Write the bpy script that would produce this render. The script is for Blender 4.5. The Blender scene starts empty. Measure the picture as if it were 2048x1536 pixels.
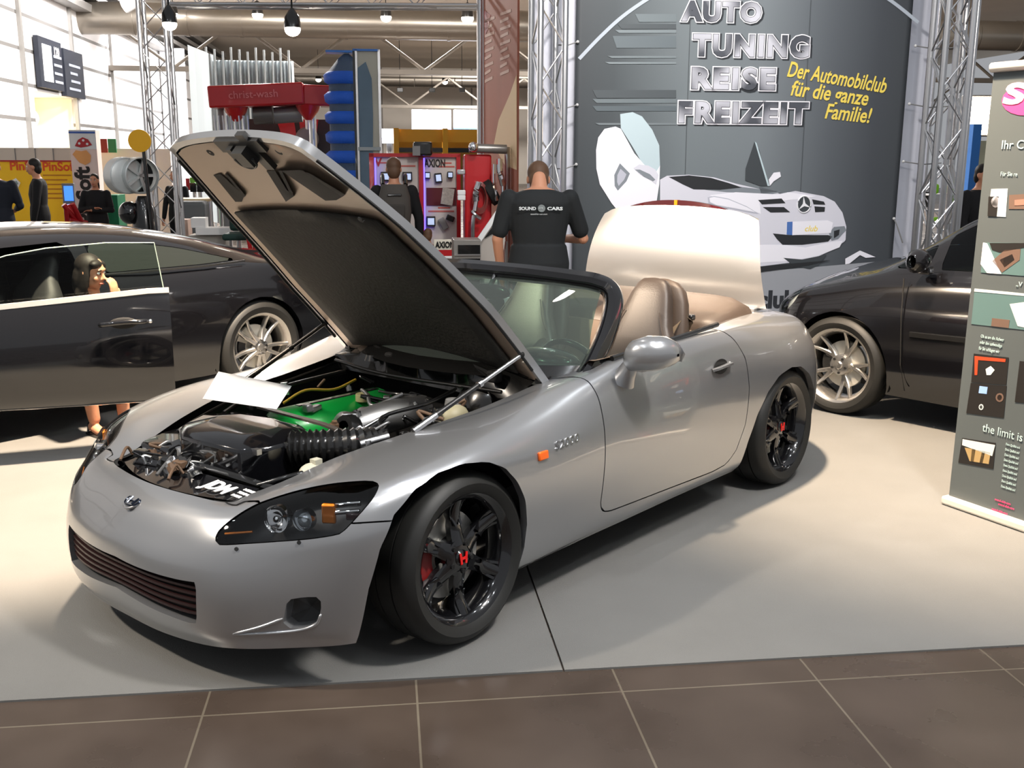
import bpy, bmesh, math, random
from mathutils import Vector as V, Matrix, noise
R = math.radians
SC = bpy.context.scene
COL = SC.collection
PI = math.pi
# ------------------------------------------------------------------ camera
CAMF, CPITCH, CROLL, CYAW = 2072.07, 0.2135, 0.0044, -2.43796
CPOS = V((2.460, 3.108, 1.646))
FW = V((math.cos(CYAW)*math.cos(CPITCH), math.sin(CYAW)*math.cos(CPITCH), -math.sin(CPITCH)))
_r = V((math.sin(CYAW), -math.cos(CYAW), 0)); _u = _r.cross(FW)
RT = _r*math.cos(CROLL) + _u*math.sin(CROLL)
UP = -_r*math.sin(CROLL) + _u*math.cos(CROLL)
cd = bpy.data.cameras.new('camera'); co = bpy.data.objects.new('camera', cd); COL.objects.link(co)
cd.sensor_fit = 'HORIZONTAL'; cd.sensor_width = 36.0; cd.lens = CAMF*36/2048; cd.clip_end = 300; cd.clip_start = .05
m = Matrix((RT, UP, -FW)).transposed().to_4x4(); m.translation = CPOS; co.matrix_world = m
SC.camera = co
FH = V((math.cos(CYAW), math.sin(CYAW), 0))
def pix(P):
    d = V(P) - CPOS; z = max(d.dot(FW), 1e-3)
    return 1024 + CAMF*d.dot(RT)/z, 768 - CAMF*d.dot(UP)/z
def ray(px, py): return FW + RT*((px-1024)/CAMF) - UP*((py-768)/CAMF)
def at(px, py, D):            # point on the sight line at horizontal distance D
    d = ray(px, py); return CPOS + d*(D/d.dot(FH))
def hit(px, py, ax, val):
    d = ray(px, py); return CPOS + d*((val-CPOS[ax])/d[ax])
HR = math.atan2(.678, -.735)   # the hall's own axes: +x right along the carpet edge, +y away
HALL = Matrix.Translation((CPOS.x, CPOS.y, 0)) @ Matrix.Rotation(HR, 4, 'Z')
HINV = HALL.inverted()
# ------------------------------------------------------------------ light
SC.view_settings.view_transform = 'Standard'; SC.view_settings.look = 'None'
SC.view_settings.gamma = 1; SC.view_settings.use_curve_mapping = False
SC.view_settings.exposure = 0.0
w = bpy.data.worlds.new('hall_air'); SC.world = w; w.use_nodes = True
w.node_tree.nodes['Background'].inputs[0].default_value = (.78, .80, .84, 1)
w.node_tree.nodes['Background'].inputs[1].default_value = .44
def lamp(kind, name, loc, tgt, energy, color=(1, 1, 1), size=.3, angle=50, blend=.5, sy=None):
    l = bpy.data.lights.new(name, kind); o = bpy.data.objects.new(name, l); COL.objects.link(o)
    o.location = loc; o.rotation_euler = (V(tgt)-V(loc)).to_track_quat('-Z', 'Y').to_euler()
    l.energy = energy; l.color = color
    if kind == 'AREA':
        l.size = size
        if sy: l.shape = 'RECTANGLE'; l.size_y = sy
        else: l.shape = 'DISK'
    else:
        l.shadow_soft_size = size
        if kind == 'SPOT': l.spot_size = R(angle); l.spot_blend = blend
    return o
WARM = (1, .80, .60); NEUT = (1, .95, .90); COOL = (.90, .95, 1)
# hall floodlights high under the roof
for i, (x, y) in enumerate([(4.5, 1.5), (1.5, 6.5), (-2.2, 4.6), (3.6, -3.2), (.8, 3.4), (-1.2, 1.6), (-3.6, 2.6), (2.6, .2), (-.8, 6.0)]):
    lamp('AREA', 'hall_floodlight', (x, y, 7.0), (x*.6, y*.6, 0), 40, COOL, .32)
lamp('AREA', 'stand_floodlight', (-.6, 3.0, 4.4), (.1, .4, .5), 230, NEUT, .45)
lamp('SPOT', 'truss_spotlight', (1.1, -2.4, 3.5), (-2.6, .05, 1.2), 4200, WARM, .10, 25, .6)
lamp('SPOT', 'aisle_spotlight', (3.6, -1.7, 4.4), (.25, -.25, .7), 1200, (1, .88, .74), .12, 42, .8)
lamp('SPOT', 'truss_spotlight', (-.6, -1.5, 4.4), (-.3, -2.5, 0), 5200, WARM, .12, 62, .5)
lamp('SPOT', 'truss_spotlight', (-1.9, .5, 4.6), (-3.4, 1.6, 0), 4200, (1, .78, .56), .12, 58, 1.0)
lamp('SPOT', 'backdrop_spotlight', (-3.2, -.9, 4.6), (-7.0, -2.0, 1.6), 650, NEUT, .2, 80, .8)
# ------------------------------------------------------------------ helpers
def srgb(h):
    if isinstance(h, str):
        h = h.lstrip('#'); h = [int(h[i:i+2], 16)/255 for i in (0, 2, 4)]
        return tuple(c/12.92 if c <= .04045 else ((c+.055)/1.055)**2.4 for c in h)
    return h
MATS = {}
def mat(name, col, rough=.5, metal=0, coat=0, emit=None, es=1, bump=0, bscale=40, var=0, vscale=8, trans=0, ior=1.45, alpha=1, spec=.5, crough=.03):
    if name in MATS: return MATS[name]
    m = bpy.data.materials.new(name); m.use_nodes = True; nt = m.node_tree; b = nt.nodes['Principled BSDF']
    c = srgb(col); b.inputs['Base Color'].default_value = (*c, 1)
    b.inputs['Roughness'].default_value = rough; b.inputs['Metallic'].default_value = metal
    b.inputs['Coat Weight'].default_value = coat; b.inputs['Coat Roughness'].default_value = crough
    b.inputs['IOR'].default_value = ior; b.inputs['Transmission Weight'].default_value = trans
    b.inputs['Alpha'].default_value = alpha; b.inputs['Specular IOR Level'].default_value = spec
    if emit: b.inputs['Emission Color'].default_value = (*srgb(emit), 1); b.inputs['Emission Strength'].default_value = es
    tc = None
    if bump or var: tc = nt.nodes.new('ShaderNodeTexCoord')
    if bump:
        n = nt.nodes.new('ShaderNodeTexNoise'); n.inputs['Scale'].default_value = bscale; n.inputs['Detail'].default_value = 3
        bp = nt.nodes.new('ShaderNodeBump'); bp.inputs['Strength'].default_value = bump; bp.inputs['Distance'].default_value = .01
        nt.links.new(tc.outputs['Object'], n.inputs['Vector']); nt.links.new(n.outputs['Fac'], bp.inputs['Height']); nt.links.new(bp.outputs['Normal'], b.inputs['Normal'])
    if var:
        n = nt.nodes.new('ShaderNodeTexNoise'); n.inputs['Scale'].default_value = vscale; n.inputs['Detail'].default_value = 4
        mx = nt.nodes.new('ShaderNodeMix'); mx.data_type = 'RGBA'
        mx.inputs['A'].default_value = (*[x*(1-var) for x in c], 1); mx.inputs['B'].default_value = (*[min(1, x*(1+var)) for x in c], 1)
        nt.links.new(tc.outputs['Object'], n.inputs['Vector']); nt.links.new(n.outputs['Fac'], mx.inputs['Factor']); nt.links.new(mx.outputs['Result'], b.inputs['Base Color'])
    MATS[name] = m; return m
def glass_mat(name, tint, opac):      # thin pane: mostly clear, tinted, with a mirror coat
    if name in MATS: return MATS[name]
    m = bpy.data.materials.new(name); m.use_nodes = True; nt = m.node_tree; nt.nodes.clear()
    out = nt.nodes.new('ShaderNodeOutputMaterial'); tr = nt.nodes.new('ShaderNodeBsdfTransparent'); tr.inputs[0].default_value = (*srgb(tint), 1)
    gl = nt.nodes.new('ShaderNodeBsdfGlossy'); gl.inputs['Roughness'].default_value = .02
    df = nt.nodes.new('ShaderNodeBsdfDiffuse'); df.inputs[0].default_value = (.25, .3, .28, 1)
    fr = nt.nodes.new('ShaderNodeFresnel'); fr.inputs[0].default_value = 1.5
    a = nt.nodes.new('ShaderNodeMixShader'); b = nt.nodes.new('ShaderNodeMixShader'); a.inputs[0].default_value = opac
    nt.links.new(tr.outputs[0], a.inputs[1]); nt.links.new(df.outputs[0], a.inputs[2])
    nt.links.new(fr.outputs[0], b.inputs[0]); nt.links.new(a.outputs[0], b.inputs[1]); nt.links.new(gl.outputs[0], b.inputs[2]); nt.links.new(b.outputs[0], out.inputs[0])
    MATS[name] = m; return m
def cr(pts, n, closed=False):         # Catmull-Rom through pts
    P = [V(p) for p in pts]; L = len(P); out = []
    segs = L if closed else L-1
    for i in range(segs):
        if closed: a, b, c, d = P[i-1], P[i], P[(i+1) % L], P[(i+2) % L]
        else:
            b, c = P[i], P[i+1]
            a = P[i-1] if i else b*2-c
            d = P[i+2] if i+2 < L else c*2-b
        for k in range(n):
            t = k/n; t2 = t*t; t3 = t2*t
            out.append((b*2 + (c-a)*t + (a*2-b*5+c*4-d)*t2 + (b*3-a-c*3+d)*t3)*.5)
    if not closed: out.append(P[-1].copy())
    return out
def frame(d, up=(0, 0, 1)):
    d = V(d).normalized(); u = V(up)
    if abs(d.dot(u)) > .98: u = V((1, 0, 0))
    s = d.cross(u).normalized(); return s, s.cross(d).normalized(), d
class MB:
    def __init__(s, M=None): s.v = []; s.f = []; s.m = []; s.M = M
    def add(s, vs, fs, mi=0):
        o = len(s.v)
        s.v += [(s.M @ V(v)) if s.M else V(v) for v in vs]
        s.f += [[i+o for i in f] for f in fs]; s.m += [mi]*len(fs); return s
    def box(s, c, d, rz=0, ry=0, rx=0, mi=0):
        T = Matrix.Translation(c) @ Matrix.Rotation(rz, 4, 'Z') @ Matrix.Rotation(ry, 4, 'Y') @ Matrix.Rotation(rx, 4, 'X')
        vs = [T @ V((x*d[0]/2, y*d[1]/2, z*d[2]/2)) for x in (-1, 1) for y in (-1, 1) for z in (-1, 1)]
        return s.add(vs, [(0, 1, 3, 2), (4, 6, 7, 5), (0, 4, 5, 1), (2, 3, 7, 6), (0, 2, 6, 4), (1, 5, 7, 3)], mi)
    def grid(s, rows, mi=0, cu=False, cv=False):
        nr = len(rows); nc = len(rows[0]); vs = [p for r in rows for p in r]; fs = []
        for i in range(nr if cv else nr-1):
            for j in range(nc if cu else nc-1):
                a = i*nc+j; b = i*nc+(j+1) % nc; c = ((i+1) % nr)*nc+(j+1) % nc; d = ((i+1) % nr)*nc+j
                fs.append((a, b, c, d))
        return s.add(vs, fs, mi)
    def tube(s, pts, r, n=8, cap=True, closed=False, mi=0, prof=None, up=(0, 0, 1)):
        P = [V(p) for p in pts]; L = len(P); rows = []
        for i, q in enumerate(P):
            d = (P[(i+1) % L]-P[i-1]) if closed else (P[min(i+1, L-1)]-P[max(i-1, 0)])
            if d.length < 1e-9: d = V((0, 0, 1))
            sx, sy, _ = frame(d, up); rr = r[i] if isinstance(r, (list, tuple)) else r
            if prof: rows.append([q+sx*a*rr+sy*b*rr for a, b in prof])
            else: rows.append([q+sx*math.cos(2*PI*k/n)*rr+sy*math.sin(2*PI*k/n)*rr for k in range(n)])
        o = len(s.v); s.grid(rows, mi, cu=True, cv=closed); n = len(rows[0])
        if cap and not closed:
            s.f.append([o+k for k in range(n)][::-1]); s.f.append([o+(L-1)*n+k for k in range(n)]); s.m += [mi, mi]
        return s
    def cyl(s, a, b, r, r2=None, n=16, mi=0): return s.tube([a, b], [r, r if r2 is None else r2], n, mi=mi)
    def lathe(s, prof, T=None, n=24, mi=0, a0=0, a1=2*PI):     # prof: (radius, height) about local z
        T = T or Matrix(); full = abs(a1-a0-2*PI) < 1e-6; k = n if full else n+1; rows = []
        for r, h in prof: rows.append([T @ V((r*math.cos(a0+(a1-a0)*i/n), r*math.sin(a0+(a1-a0)*i/n), h)) for i in range(k)])
        return s.grid(rows, mi, cu=full)
    def ball(s, c, r, n=16, m=10, mi=0, T=None):
        rr = r if isinstance(r, (list, tuple)) else (r, r, r); c = V(c); rows = []
        for i in range(m+1):
            t = PI*i/m; st = max(math.sin(t), 1e-4)
            rows.append([c + (T.to_3x3() if T else Matrix.Identity(3)) @ V((rr[0]*st*math.cos(2*PI*j/n), rr[1]*st*math.sin(2*PI*j/n), rr[2]*math.cos(t))) for j in range(n)])
        return s.grid(rows, mi, cu=True)
    def prism(s, poly, h0, h1, T=None, mi=0):     # polygon in local xy, extruded along z
        T = T or Matrix(); n = len(poly)
        vs = [T @ V((x, y, h0)) for x, y in poly]+[T @ V((x, y, h1)) for x, y in poly]
        fs = [list(range(n))[::-1], list(range(n, 2*n))]+[(i, (i+1) % n, (i+1) % n+n, i+n) for i in range(n)]
        return s.add(vs, fs, mi)
    def mirror(s): # add the mirror image across y=0
        n = len(s.v); vs = [V((q.x, -q.y, q.z)) for q in s.v]
        s.f += [[i+n for i in f][::-1] for f in s.f]; s.m += s.m[:]; s.v += vs; return s
    def build(s, name, mats, parent=None, smooth=35, bevel=0, sub=0, label=None, loc=None, solid=0, weld=0, bseg=2):
        me = bpy.data.meshes.new(name); bm = bmesh.new(); vv = [bm.verts.new(v) for v in s.v]
        for f, mi in zip(s.f, s.m):
            f2 = []
            for i in f:
                if not f2 or f2[-1] != i: f2.append(i)
            if len(set(f2)) < 3: continue
            try: bm.faces.new([vv[i] for i in f2]).material_index = mi
            except ValueError: pass
        if weld: bmesh.ops.remove_doubles(bm, verts=bm.verts, dist=weld)
        loose = [x for x in bm.verts if not x.link_faces]
        if loose: bmesh.ops.delete(bm, geom=loose, context='VERTS')
        bmesh.ops.recalc_face_normals(bm, faces=bm.faces); bm.to_mesh(me); bm.free()
        for x in (mats if isinstance(mats, (list, tuple)) else [mats]): me.materials.append(x)
        if smooth:
            me.polygons.foreach_set('use_smooth', [True]*len(me.polygons))
            if smooth < 180: me.set_sharp_from_angle(angle=R(smooth))
        o = bpy.data.objects.new(name, me); COL.objects.link(o)
        if parent: o.parent = parent
        if loc: o.location = loc
        if solid: q = o.modifiers.new('thick', 'SOLIDIFY'); q.thickness = solid; q.offset = -1
        if bevel: q = o.modifiers.new('bevel', 'BEVEL'); q.width = bevel; q.segments = bseg; q.limit_method = 'ANGLE'; q.angle_limit = R(40)
        if sub: q = o.modifiers.new('sub', 'SUBSURF'); q.levels = sub; q.render_levels = sub
        if label: o['label'] = label
        return o
def tag(o, label, cat, group=None):
    o['label'] = label; o['category'] = cat
    if group: o['group'] = group
    return o
def thing(name, label, cat, loc=(0, 0, 0), rz=0, group=None):
    o = bpy.data.objects.new(name, None); COL.objects.link(o); o.empty_display_size = .1
    o.location = loc; o.rotation_euler = (0, 0, rz); return tag(o, label, cat, group)
def dup(root, loc, rz=None, label=None):
    r = root.copy(); COL.objects.link(r); r.location = loc
    if rz is not None: r.rotation_euler = (0, 0, rz)
    if label: r['label'] = label
    for ch in list(root.children):
        c = ch.copy(); COL.objects.link(c); c.parent = r
        for g in ch.children:
            d = g.copy(); COL.objects.link(d); d.parent = c
    return r
def struct(o): o['kind'] = 'structure'; return o
def text_mesh(body, size, ext=.002, off=0, sx=1, shear=0, align='LEFT', sp=1):
    cu = bpy.data.curves.new('t', 'FONT'); cu.body = body; cu.size = size; cu.extrude = ext; cu.offset = off; cu.shear = shear; cu.align_x = align
    cu.resolution_u = 3; cu.space_character = sp
    o = bpy.data.objects.new('t', cu); COL.objects.link(o); bpy.context.view_layer.update()
    me = bpy.data.meshes.new_from_object(o.evaluated_get(bpy.context.evaluated_depsgraph_get())); bpy.data.objects.remove(o); bpy.data.curves.remove(cu)
    if sx != 1: me.transform(Matrix.Diagonal((sx, 1, 1, 1)))
    return me
def text(name, body, size, m, parent, T, **k):      # lettering as a mesh; local x along the line, y up
    me = text_mesh(body, size, **k); me.transform(T); me.materials.append(m); me.name = name
    o = bpy.data.objects.new(name, me); COL.objects.link(o); o.parent = parent; return o
# upright lettering facing the viewer in an object's frame (x right, z up, facing -y)
FACE = Matrix.Rotation(R(90), 4, 'X')
def TX(x, y, z, roll=0): return Matrix.Translation((x, y, z)) @ FACE @ Matrix.Rotation(roll, 4, 'Z')
# clipping an (approximate) surface by an implicit function: keeps g >= 0
def clip(vs, fs, g):
    val = [g(v) for v in vs]; nv = list(vs); nf = []; cache = {}; segs = []
    for f in fs:
        s = [val[i] >= 0 for i in f]
        if all(s): nf.append(f); continue
        if not any(s): continue
        poly = []; cut = []
        for k in range(len(f)):
            a, b = f[k], f[(k+1) % len(f)]
            if val[a] >= 0: poly.append(a)
            if (val[a] >= 0) != (val[b] >= 0):
                key = (min(a, b), max(a, b))
                if key not in cache:
                    t = val[a]/(val[a]-val[b]); cache[key] = len(nv); nv.append(nv[a].lerp(nv[b], t))
                poly.append(cache[key]); cut.append(cache[key])
        if len(poly) >= 3: nf.append(poly)
        if len(cut) == 2: segs.append((nv[cut[0]], nv[cut[1]]))
    return nv, nf, segs
def sdp(P):                          # signed distance to a closed polygon, + inside
    P = [(float(a), float(b)) for a, b in P]; n = len(P)
    def g(x, y):
        d = 1e18; ins = False
        for i in range(n):
            ax, ay = P[i]; bx, by = P[(i+1) % n]
            ex, ey = bx-ax, by-ay; wx, wy = x-ax, y-ay
            t = max(0, min(1, (wx*ex+wy*ey)/(ex*ex+ey*ey+1e-18)))
            dx, dy = wx-ex*t, wy-ey*t; d = min(d, dx*dx+dy*dy)
            if (ay > y) != (by > y) and x < (bx-ax)*(y-ay)/(by-ay)+ax: ins = not ins
        d = math.sqrt(d); return d if ins else -d
    return g
def smooth_poly(P, n=4): return [(q.x, q.y) for q in cr([(a, b, 0) for a, b in P], n, True)]
def lip(segs, d, mb, mi=0):           # a turned-in edge along a cut
    d = V(d)
    for a, b in segs: mb.add([a, b, b+d, a+d], [(0, 1, 2, 3)], mi)
    return mb
# ------------------------------------------------------------------ materials
M_silver = mat('silver_paint', (.385, .39, .40), .28, .74, coat=1, crough=.02)
M_black = mat('gloss_black', (.004, .004, .005), .12, 0, coat=1)
M_blackp = mat('black_plastic', (.012, .012, .012), .38)
M_satin = mat('satin_black', (.008, .008, .008), .22, 0, coat=.6)
M_rubber = mat('tyre_rubber', (.012, .012, .011), .55)
M_dark = mat('dark_void', (.004, .004, .004), .8)
M_chrome = mat('chrome', (.85, .85, .86), .08, 1)
M_alu = mat('aluminium', (.62, .62, .63), .28, 1)
M_alud = mat('cast_alloy', (.32, .32, .32), .4, .9)
M_steel = mat('brushed_steel', (.45, .44, .42), .35, 1)
M_white = mat('white_board', (.80, .80, .79), .5)
M_paper = mat('white_paper', (.88, .88, .88), .6)
M_red = mat('red_enamel', '#b3141c', .35, coat=.4)
M_yellow = mat('yellow_board', '#f2c21a', .5)
M_tan = mat('tan_leather', '#382f29', .45, bump=.08, bscale=160)
M_tan2 = mat('tan_vinyl', '#3e332b', .5, bump=.05, bscale=120)
M_grey = mat('mid_grey', (.2, .2, .2), .5)
M_ltgrey = mat('light_grey', (.5, .5, .5), .5)
M_green = mat('green_enamel', '#0f9a3c', .3, coat=.5)
M_orange = mat('orange_lens', '#f0640a', .15, coat=1)
M_amber = mat('amber_reflector', '#e8820f', .25, .3, coat=1)
M_redlens = mat('red_lens', '#33060a', .12, coat=1)
M_glass = glass_mat('car_glass', '#8fae9f', .13)
M_glassd = glass_mat('tinted_glass', '#506058', .05)
M_clear = glass_mat('clear_lens', '#f4f6f6', .0)
M_skin = mat('skin', '#c98e6f', .5)
M_hair = mat('dark_hair', '#17100c', .6)
M_hairb = mat('brown_hair', '#5d4330', .6)
# ------------------------------------------------------------------ floor, walls, ceiling
def tile_mat():
    m = bpy.data.materials.new('dark_floor_tile'); m.use_nodes = True; nt = m.node_tree; b = nt.nodes['Principled BSDF']; L = nt.links.new
    tc = nt.nodes.new('ShaderNodeTexCoord'); mp = nt.nodes.new('ShaderNodeMapping'); mp.inputs['Location'].default_value = (.58, -2.3, 0)
    br = nt.nodes.new('ShaderNodeTexBrick'); br.offset = 0; br.inputs['Scale'].default_value = 1; br.inputs['Brick Width'].default_value = .65; br.inputs['Row Height'].default_value = .65
    br.inputs['Mortar Size'].default_value = .004; br.inputs['Mortar Smooth'].default_value = .3
    br.inputs['Color1'].default_value = (*srgb('#4a4039'), 1); br.inputs['Color2'].default_value = (*srgb('#544941'), 1); br.inputs['Mortar'].default_value = (*srgb('#71695c'), 1)
    n = nt.nodes.new('ShaderNodeTexNoise'); n.inputs['Scale'].default_value = 2.2; n.inputs['Detail'].default_value = 8
    mx = nt.nodes.new('ShaderNodeMix'); mx.data_type = 'RGBA'; mx.blend_type = 'MULTIPLY'; mx.inputs['Factor'].default_value = .75
    cr_ = nt.nodes.new('ShaderNodeValToRGB'); cr_.color_ramp.elements[0].position = .3; cr_.color_ramp.elements[0].color = (.45, .42, .4, 1); cr_.color_ramp.elements[1].position = .7
    L(tc.outputs['Object'], mp.inputs['Vector']); L(mp.outputs[0], br.inputs['Vector']); L(tc.outputs['Object'], n.inputs['Vector'])
    L(n.outputs['Fac'], cr_.inputs[0]); L(br.outputs['Color'], mx.inputs['A']); L(cr_.outputs[0], mx.inputs['B']); L(mx.outputs['Result'], b.inputs['Base Color'])
    mr = nt.nodes.new('ShaderNodeMapRange'); mr.inputs['To Min'].default_value = .16; mr.inputs['To Max'].default_value = .42; L(n.outputs['Fac'], mr.inputs['Value']); L(mr.outputs[0], b.inputs['Roughness'])
    return m
fl = MB().box((5, 38, -.058), (60, 92, .1)).build('floor', tile_mat(), smooth=0); fl.matrix_world = HALL; struct(fl)
M_carpet = mat('grey_carpet', (.168, .167, .160), .95, bump=.35, bscale=420, var=.10, vscale=3, spec=.1)
cp = MB().box((-4.027, 8.6, -.0055), (9.16, 11, .009)).box((4.86, 8.6, -.0055), (8.6, 11, .009)).build('carpet', M_carpet, smooth=0); cp.matrix_world = HALL
tag(cp, 'light grey exhibition carpet laid over the dark tiles under the cars', 'carpet')
ce = MB().box((5, 52, 7.6), (60, 76, .1)).build('ceiling', mat('ceiling_panel', '#ddd2c2', .8, var=.1, vscale=.5), smooth=0); ce.matrix_world = HALL; struct(ce)
def panel_mat(name, col, bw, rh, mort, off=(0, 0, 0), ms=.02):
    m = bpy.data.materials.new(name); m.use_nodes = True; nt = m.node_tree; b = nt.nodes['Principled BSDF']; L = nt.links.new
    tc = nt.nodes.new('ShaderNodeTexCoord'); mp = nt.nodes.new('ShaderNodeMapping'); mp.inputs['Location'].default_value = off
    br = nt.nodes.new('ShaderNodeTexBrick'); br.offset = 0
    for k, v in (('Scale', 1), ('Brick Width', bw), ('Row Height', rh), ('Mortar Size', ms), ('Mortar Smooth', .1)): br.inputs[k].default_value = v
    br.inputs['Color1'].default_value = br.inputs['Color2'].default_value = (*srgb(col), 1); br.inputs['Mortar'].default_value = (*srgb(mort), 1)
    L(tc.outputs['Object'], mp.inputs['Vector']); L(mp.outputs[0], br.inputs['Vector']); L(br.outputs['Color'], b.inputs['Base Color']); b.inputs['Roughness'].default_value = .55
    return m
# left hall wall: local x runs into the depth, y up; portal opening between 29.3 and 33.3 m
M_wallp = panel_mat('white_wall_panel', '#e8e6e6', 4.45, .865, '#6f6d6b', (-2.0, -.0, 0), .05)
WL = HALL @ Matrix.Translation((-9, 0, 0)) @ Matrix.Rotation(R(90), 4, 'Z') @ Matrix.Rotation(R(90), 4, 'X')
mb = MB()
for a, b, c, d in ((6, 29.3, 0, 5.9), (29.3, 33.4, 3.35, 5.9), (33.4, 60, 0, 5.9)): mb.box(((a+b)/2, (c+d)/2, -.1), (b-a, d-c, .2))
wl = mb.build('wall_left', M_wallp, smooth=0); wl.matrix_world = WL; struct(wl)
mb = MB()
for a in (24.1, 28.55, 33.0, 37.6, 43.4): mb.box((a, 2.95, .04), (.14, 5.9, .1))
mb.box((33, 6.0, .2), (54, .22, .5)); mb.box((33, 6.35, .3), (54, .16, .5)); mb.box((33, 6.7, .35), (54, .16, .5)); mb.box((33, 7.05, .4), (54, .2, .6))
o = mb.build('trim_left', mat('wall_rail_grey', '#8d8b88', .5, .3), smooth=0); o.matrix_world = WL; struct(o)
mb = MB().box((31.35, 1.7, -1.4), (4.1, 3.4, .1)).box((29.25, 1.7, -.75), (.1, 3.4, 1.4)).box((33.45, 1.7, -.75), (.1, 3.4, 1.4)).box((31.35, 3.4, -.75), (4.1, .1, 1.4))
o = mb.build('trim_portal', mat('portal_cream', '#e6dcc8', .6), smooth=0); o.matrix_world = WL; struct(o)
wb = MB().box((5, 72, 3.8), (60, .3, 7.6)).build('wall_back', panel_mat('back_wall_panel', '#cfc6ba', 6, 1.6, '#8b847c', ms=.06), smooth=0); wb.matrix_world = HALL; struct(wb)
# pale partition behind the left truss and the wall wash lights under the roof edge
o = MB().box((-8.45, 45.5, 3.0), (.95, .2, 6.0)).build('wall_partition', mat('pale_partition', '#e9edf3', .6), smooth=0); o.matrix_world = HALL; struct(o)
for d, e in ((24, 260), (31, 420), (38, 640), (44, 520)):
    a = HALL @ V((-6.6, d, 6.6)); b = HALL @ V((-9, d+.5, 2.6)); lamp('AREA', 'wall_washer', a, b, e, (1, .97, .96), .8)
for d, x in ((31.3, -9.9),): lamp('POINT', 'portal_lamp', HALL @ V((x, d, 2.9)), (0, 0, 0), 45, (1, .85, .62), .2)
for u, d in ((-3, 24), (3, 22), (1, 40), (9, 36), (6, 55), (15, 30)):  # rightmost is an unseen fill, added to brighten the dark upper right
    lamp('AREA', 'hall_floodlight', HALL @ V((u, d, 6.9)), HALL @ V((u, d+1, 0)), 2600, NEUT, 1.2)
# ------------------------------------------------------------------ silver roadster (front axle above the origin, nose towards +x)
CAR = thing('roadster', 'silver open-top roadster with raised bonnet and black wheels in the foreground', 'car', (0, 0, 0))
STA = [  # control sections from the nose round the left side to the tail, each from sill to upper edge
 [(.81,0,.13),(.835,0,.18),(.84,0,.28),(.83,0,.385),(.80,0,.455),(.768,0,.508),(.74,0,.535),(.715,0,.553),(.69,0,.567)],
 [(.80,.24,.13),(.822,.24,.18),(.827,.24,.28),(.815,.24,.385),(.782,.235,.458),(.747,.23,.512),(.72,.22,.54),(.695,.215,.556),(.67,.205,.566)],
 [(.745,.46,.135),(.765,.465,.19),(.77,.47,.30),(.757,.467,.40),(.733,.458,.475),(.695,.44,.528),(.67,.415,.55),(.65,.385,.560),(.625,.355,.562)],
 [(.605,.64,.14),(.62,.65,.20),(.62,.655,.32),(.607,.652,.43),(.592,.64,.51),(.56,.60,.570),(.545,.54,.592),(.54,.46,.592),(.55,.37,.575)],
 [(.45,.775,.145),(.45,.79,.2),(.45,.80,.33),(.45,.80,.45),(.445,.79,.53),(.43,.755,.595),(.42,.68,.627),(.42,.56,.635),(.435,.408,.603)],
 [(.27,.80,.15),(.26,.835,.22),(.25,.855,.34),(.25,.862,.46),(.25,.855,.55),(.25,.83,.622),(.25,.76,.658),(.25,.62,.668),(.25,.455,.652)],
 [(0,.80,.155),(0,.845,.22),(0,.865,.34),(0,.874,.46),(0,.873,.57),(0,.855,.65),(0,.785,.692),(0,.66,.704),(0,.515,.692)],
 [(-.36,.80,.165),(-.36,.835,.21),(-.36,.855,.34),(-.36,.868,.46),(-.36,.865,.56),(-.36,.85,.64),(-.36,.79,.712),(-.36,.69,.737),(-.36,.55,.725)],
 [(-.76,.80,.17),(-.76,.832,.22),(-.76,.85,.34),(-.76,.862,.46),(-.76,.864,.57),(-.76,.852,.67),(-.76,.82,.765),(-.76,.75,.815),(-.76,.585,.785)],
 [(-.98,.80,.17),(-.98,.832,.22),(-.98,.852,.34),(-.98,.864,.46),(-.98,.866,.58),(-.98,.854,.69),(-.98,.825,.79),(-.98,.79,.845),(-.98,.725,.852)],
 [(-1.4,.80,.172),(-1.4,.832,.22),(-1.4,.852,.34),(-1.4,.866,.46),(-1.4,.87,.58),(-1.4,.857,.70),(-1.4,.83,.81),(-1.4,.795,.868),(-1.4,.735,.875)],
 [(-1.85,.80,.17),(-1.85,.835,.22),(-1.85,.856,.34),(-1.85,.87,.46),(-1.85,.872,.58),(-1.85,.86,.71),(-1.85,.832,.81),(-1.85,.79,.87),(-1.85,.71,.882)],
 [(-2.12,.81,.175),(-2.12,.845,.22),(-2.12,.868,.34),(-2.12,.88,.46),(-2.12,.882,.58),(-2.12,.866,.71),(-2.12,.825,.81),(-2.12,.765,.864),(-2.12,.66,.88)],
 [(-2.45,.81,.19),(-2.45,.85,.25),(-2.45,.874,.36),(-2.45,.884,.47),(-2.45,.88,.58),(-2.45,.855,.70),(-2.45,.80,.80),(-2.45,.715,.848),(-2.45,.60,.868)],
 [(-2.78,.765,.21),(-2.78,.80,.27),(-2.78,.818,.37),(-2.78,.822,.47),(-2.78,.815,.58),(-2.78,.785,.685),(-2.78,.73,.775),(-2.78,.66,.82),(-2.78,.56,.838)],
 [(-3.0,.63,.23),(-3.02,.65,.29),(-3.03,.66,.38),(-3.035,.66,.48),(-3.03,.655,.58),(-3.01,.635,.68),(-2.98,.60,.76),(-2.95,.56,.80),(-2.92,.49,.815)],
 [(-3.17,.38,.24),(-3.2,.39,.3),(-3.22,.39,.38),(-3.225,.39,.48),(-3.22,.39,.58),(-3.20,.385,.68),(-3.16,.375,.75),(-3.11,.36,.79),(-3.06,.34,.805)],
 [(-3.23,0,.24),(-3.28,0,.3),(-3.3,0,.38),(-3.305,0,.48),(-3.3,0,.58),(-3.27,0,.69),(-3.22,0,.78),(-3.17,0,.825),(-3.12,0,.84)]]
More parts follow.
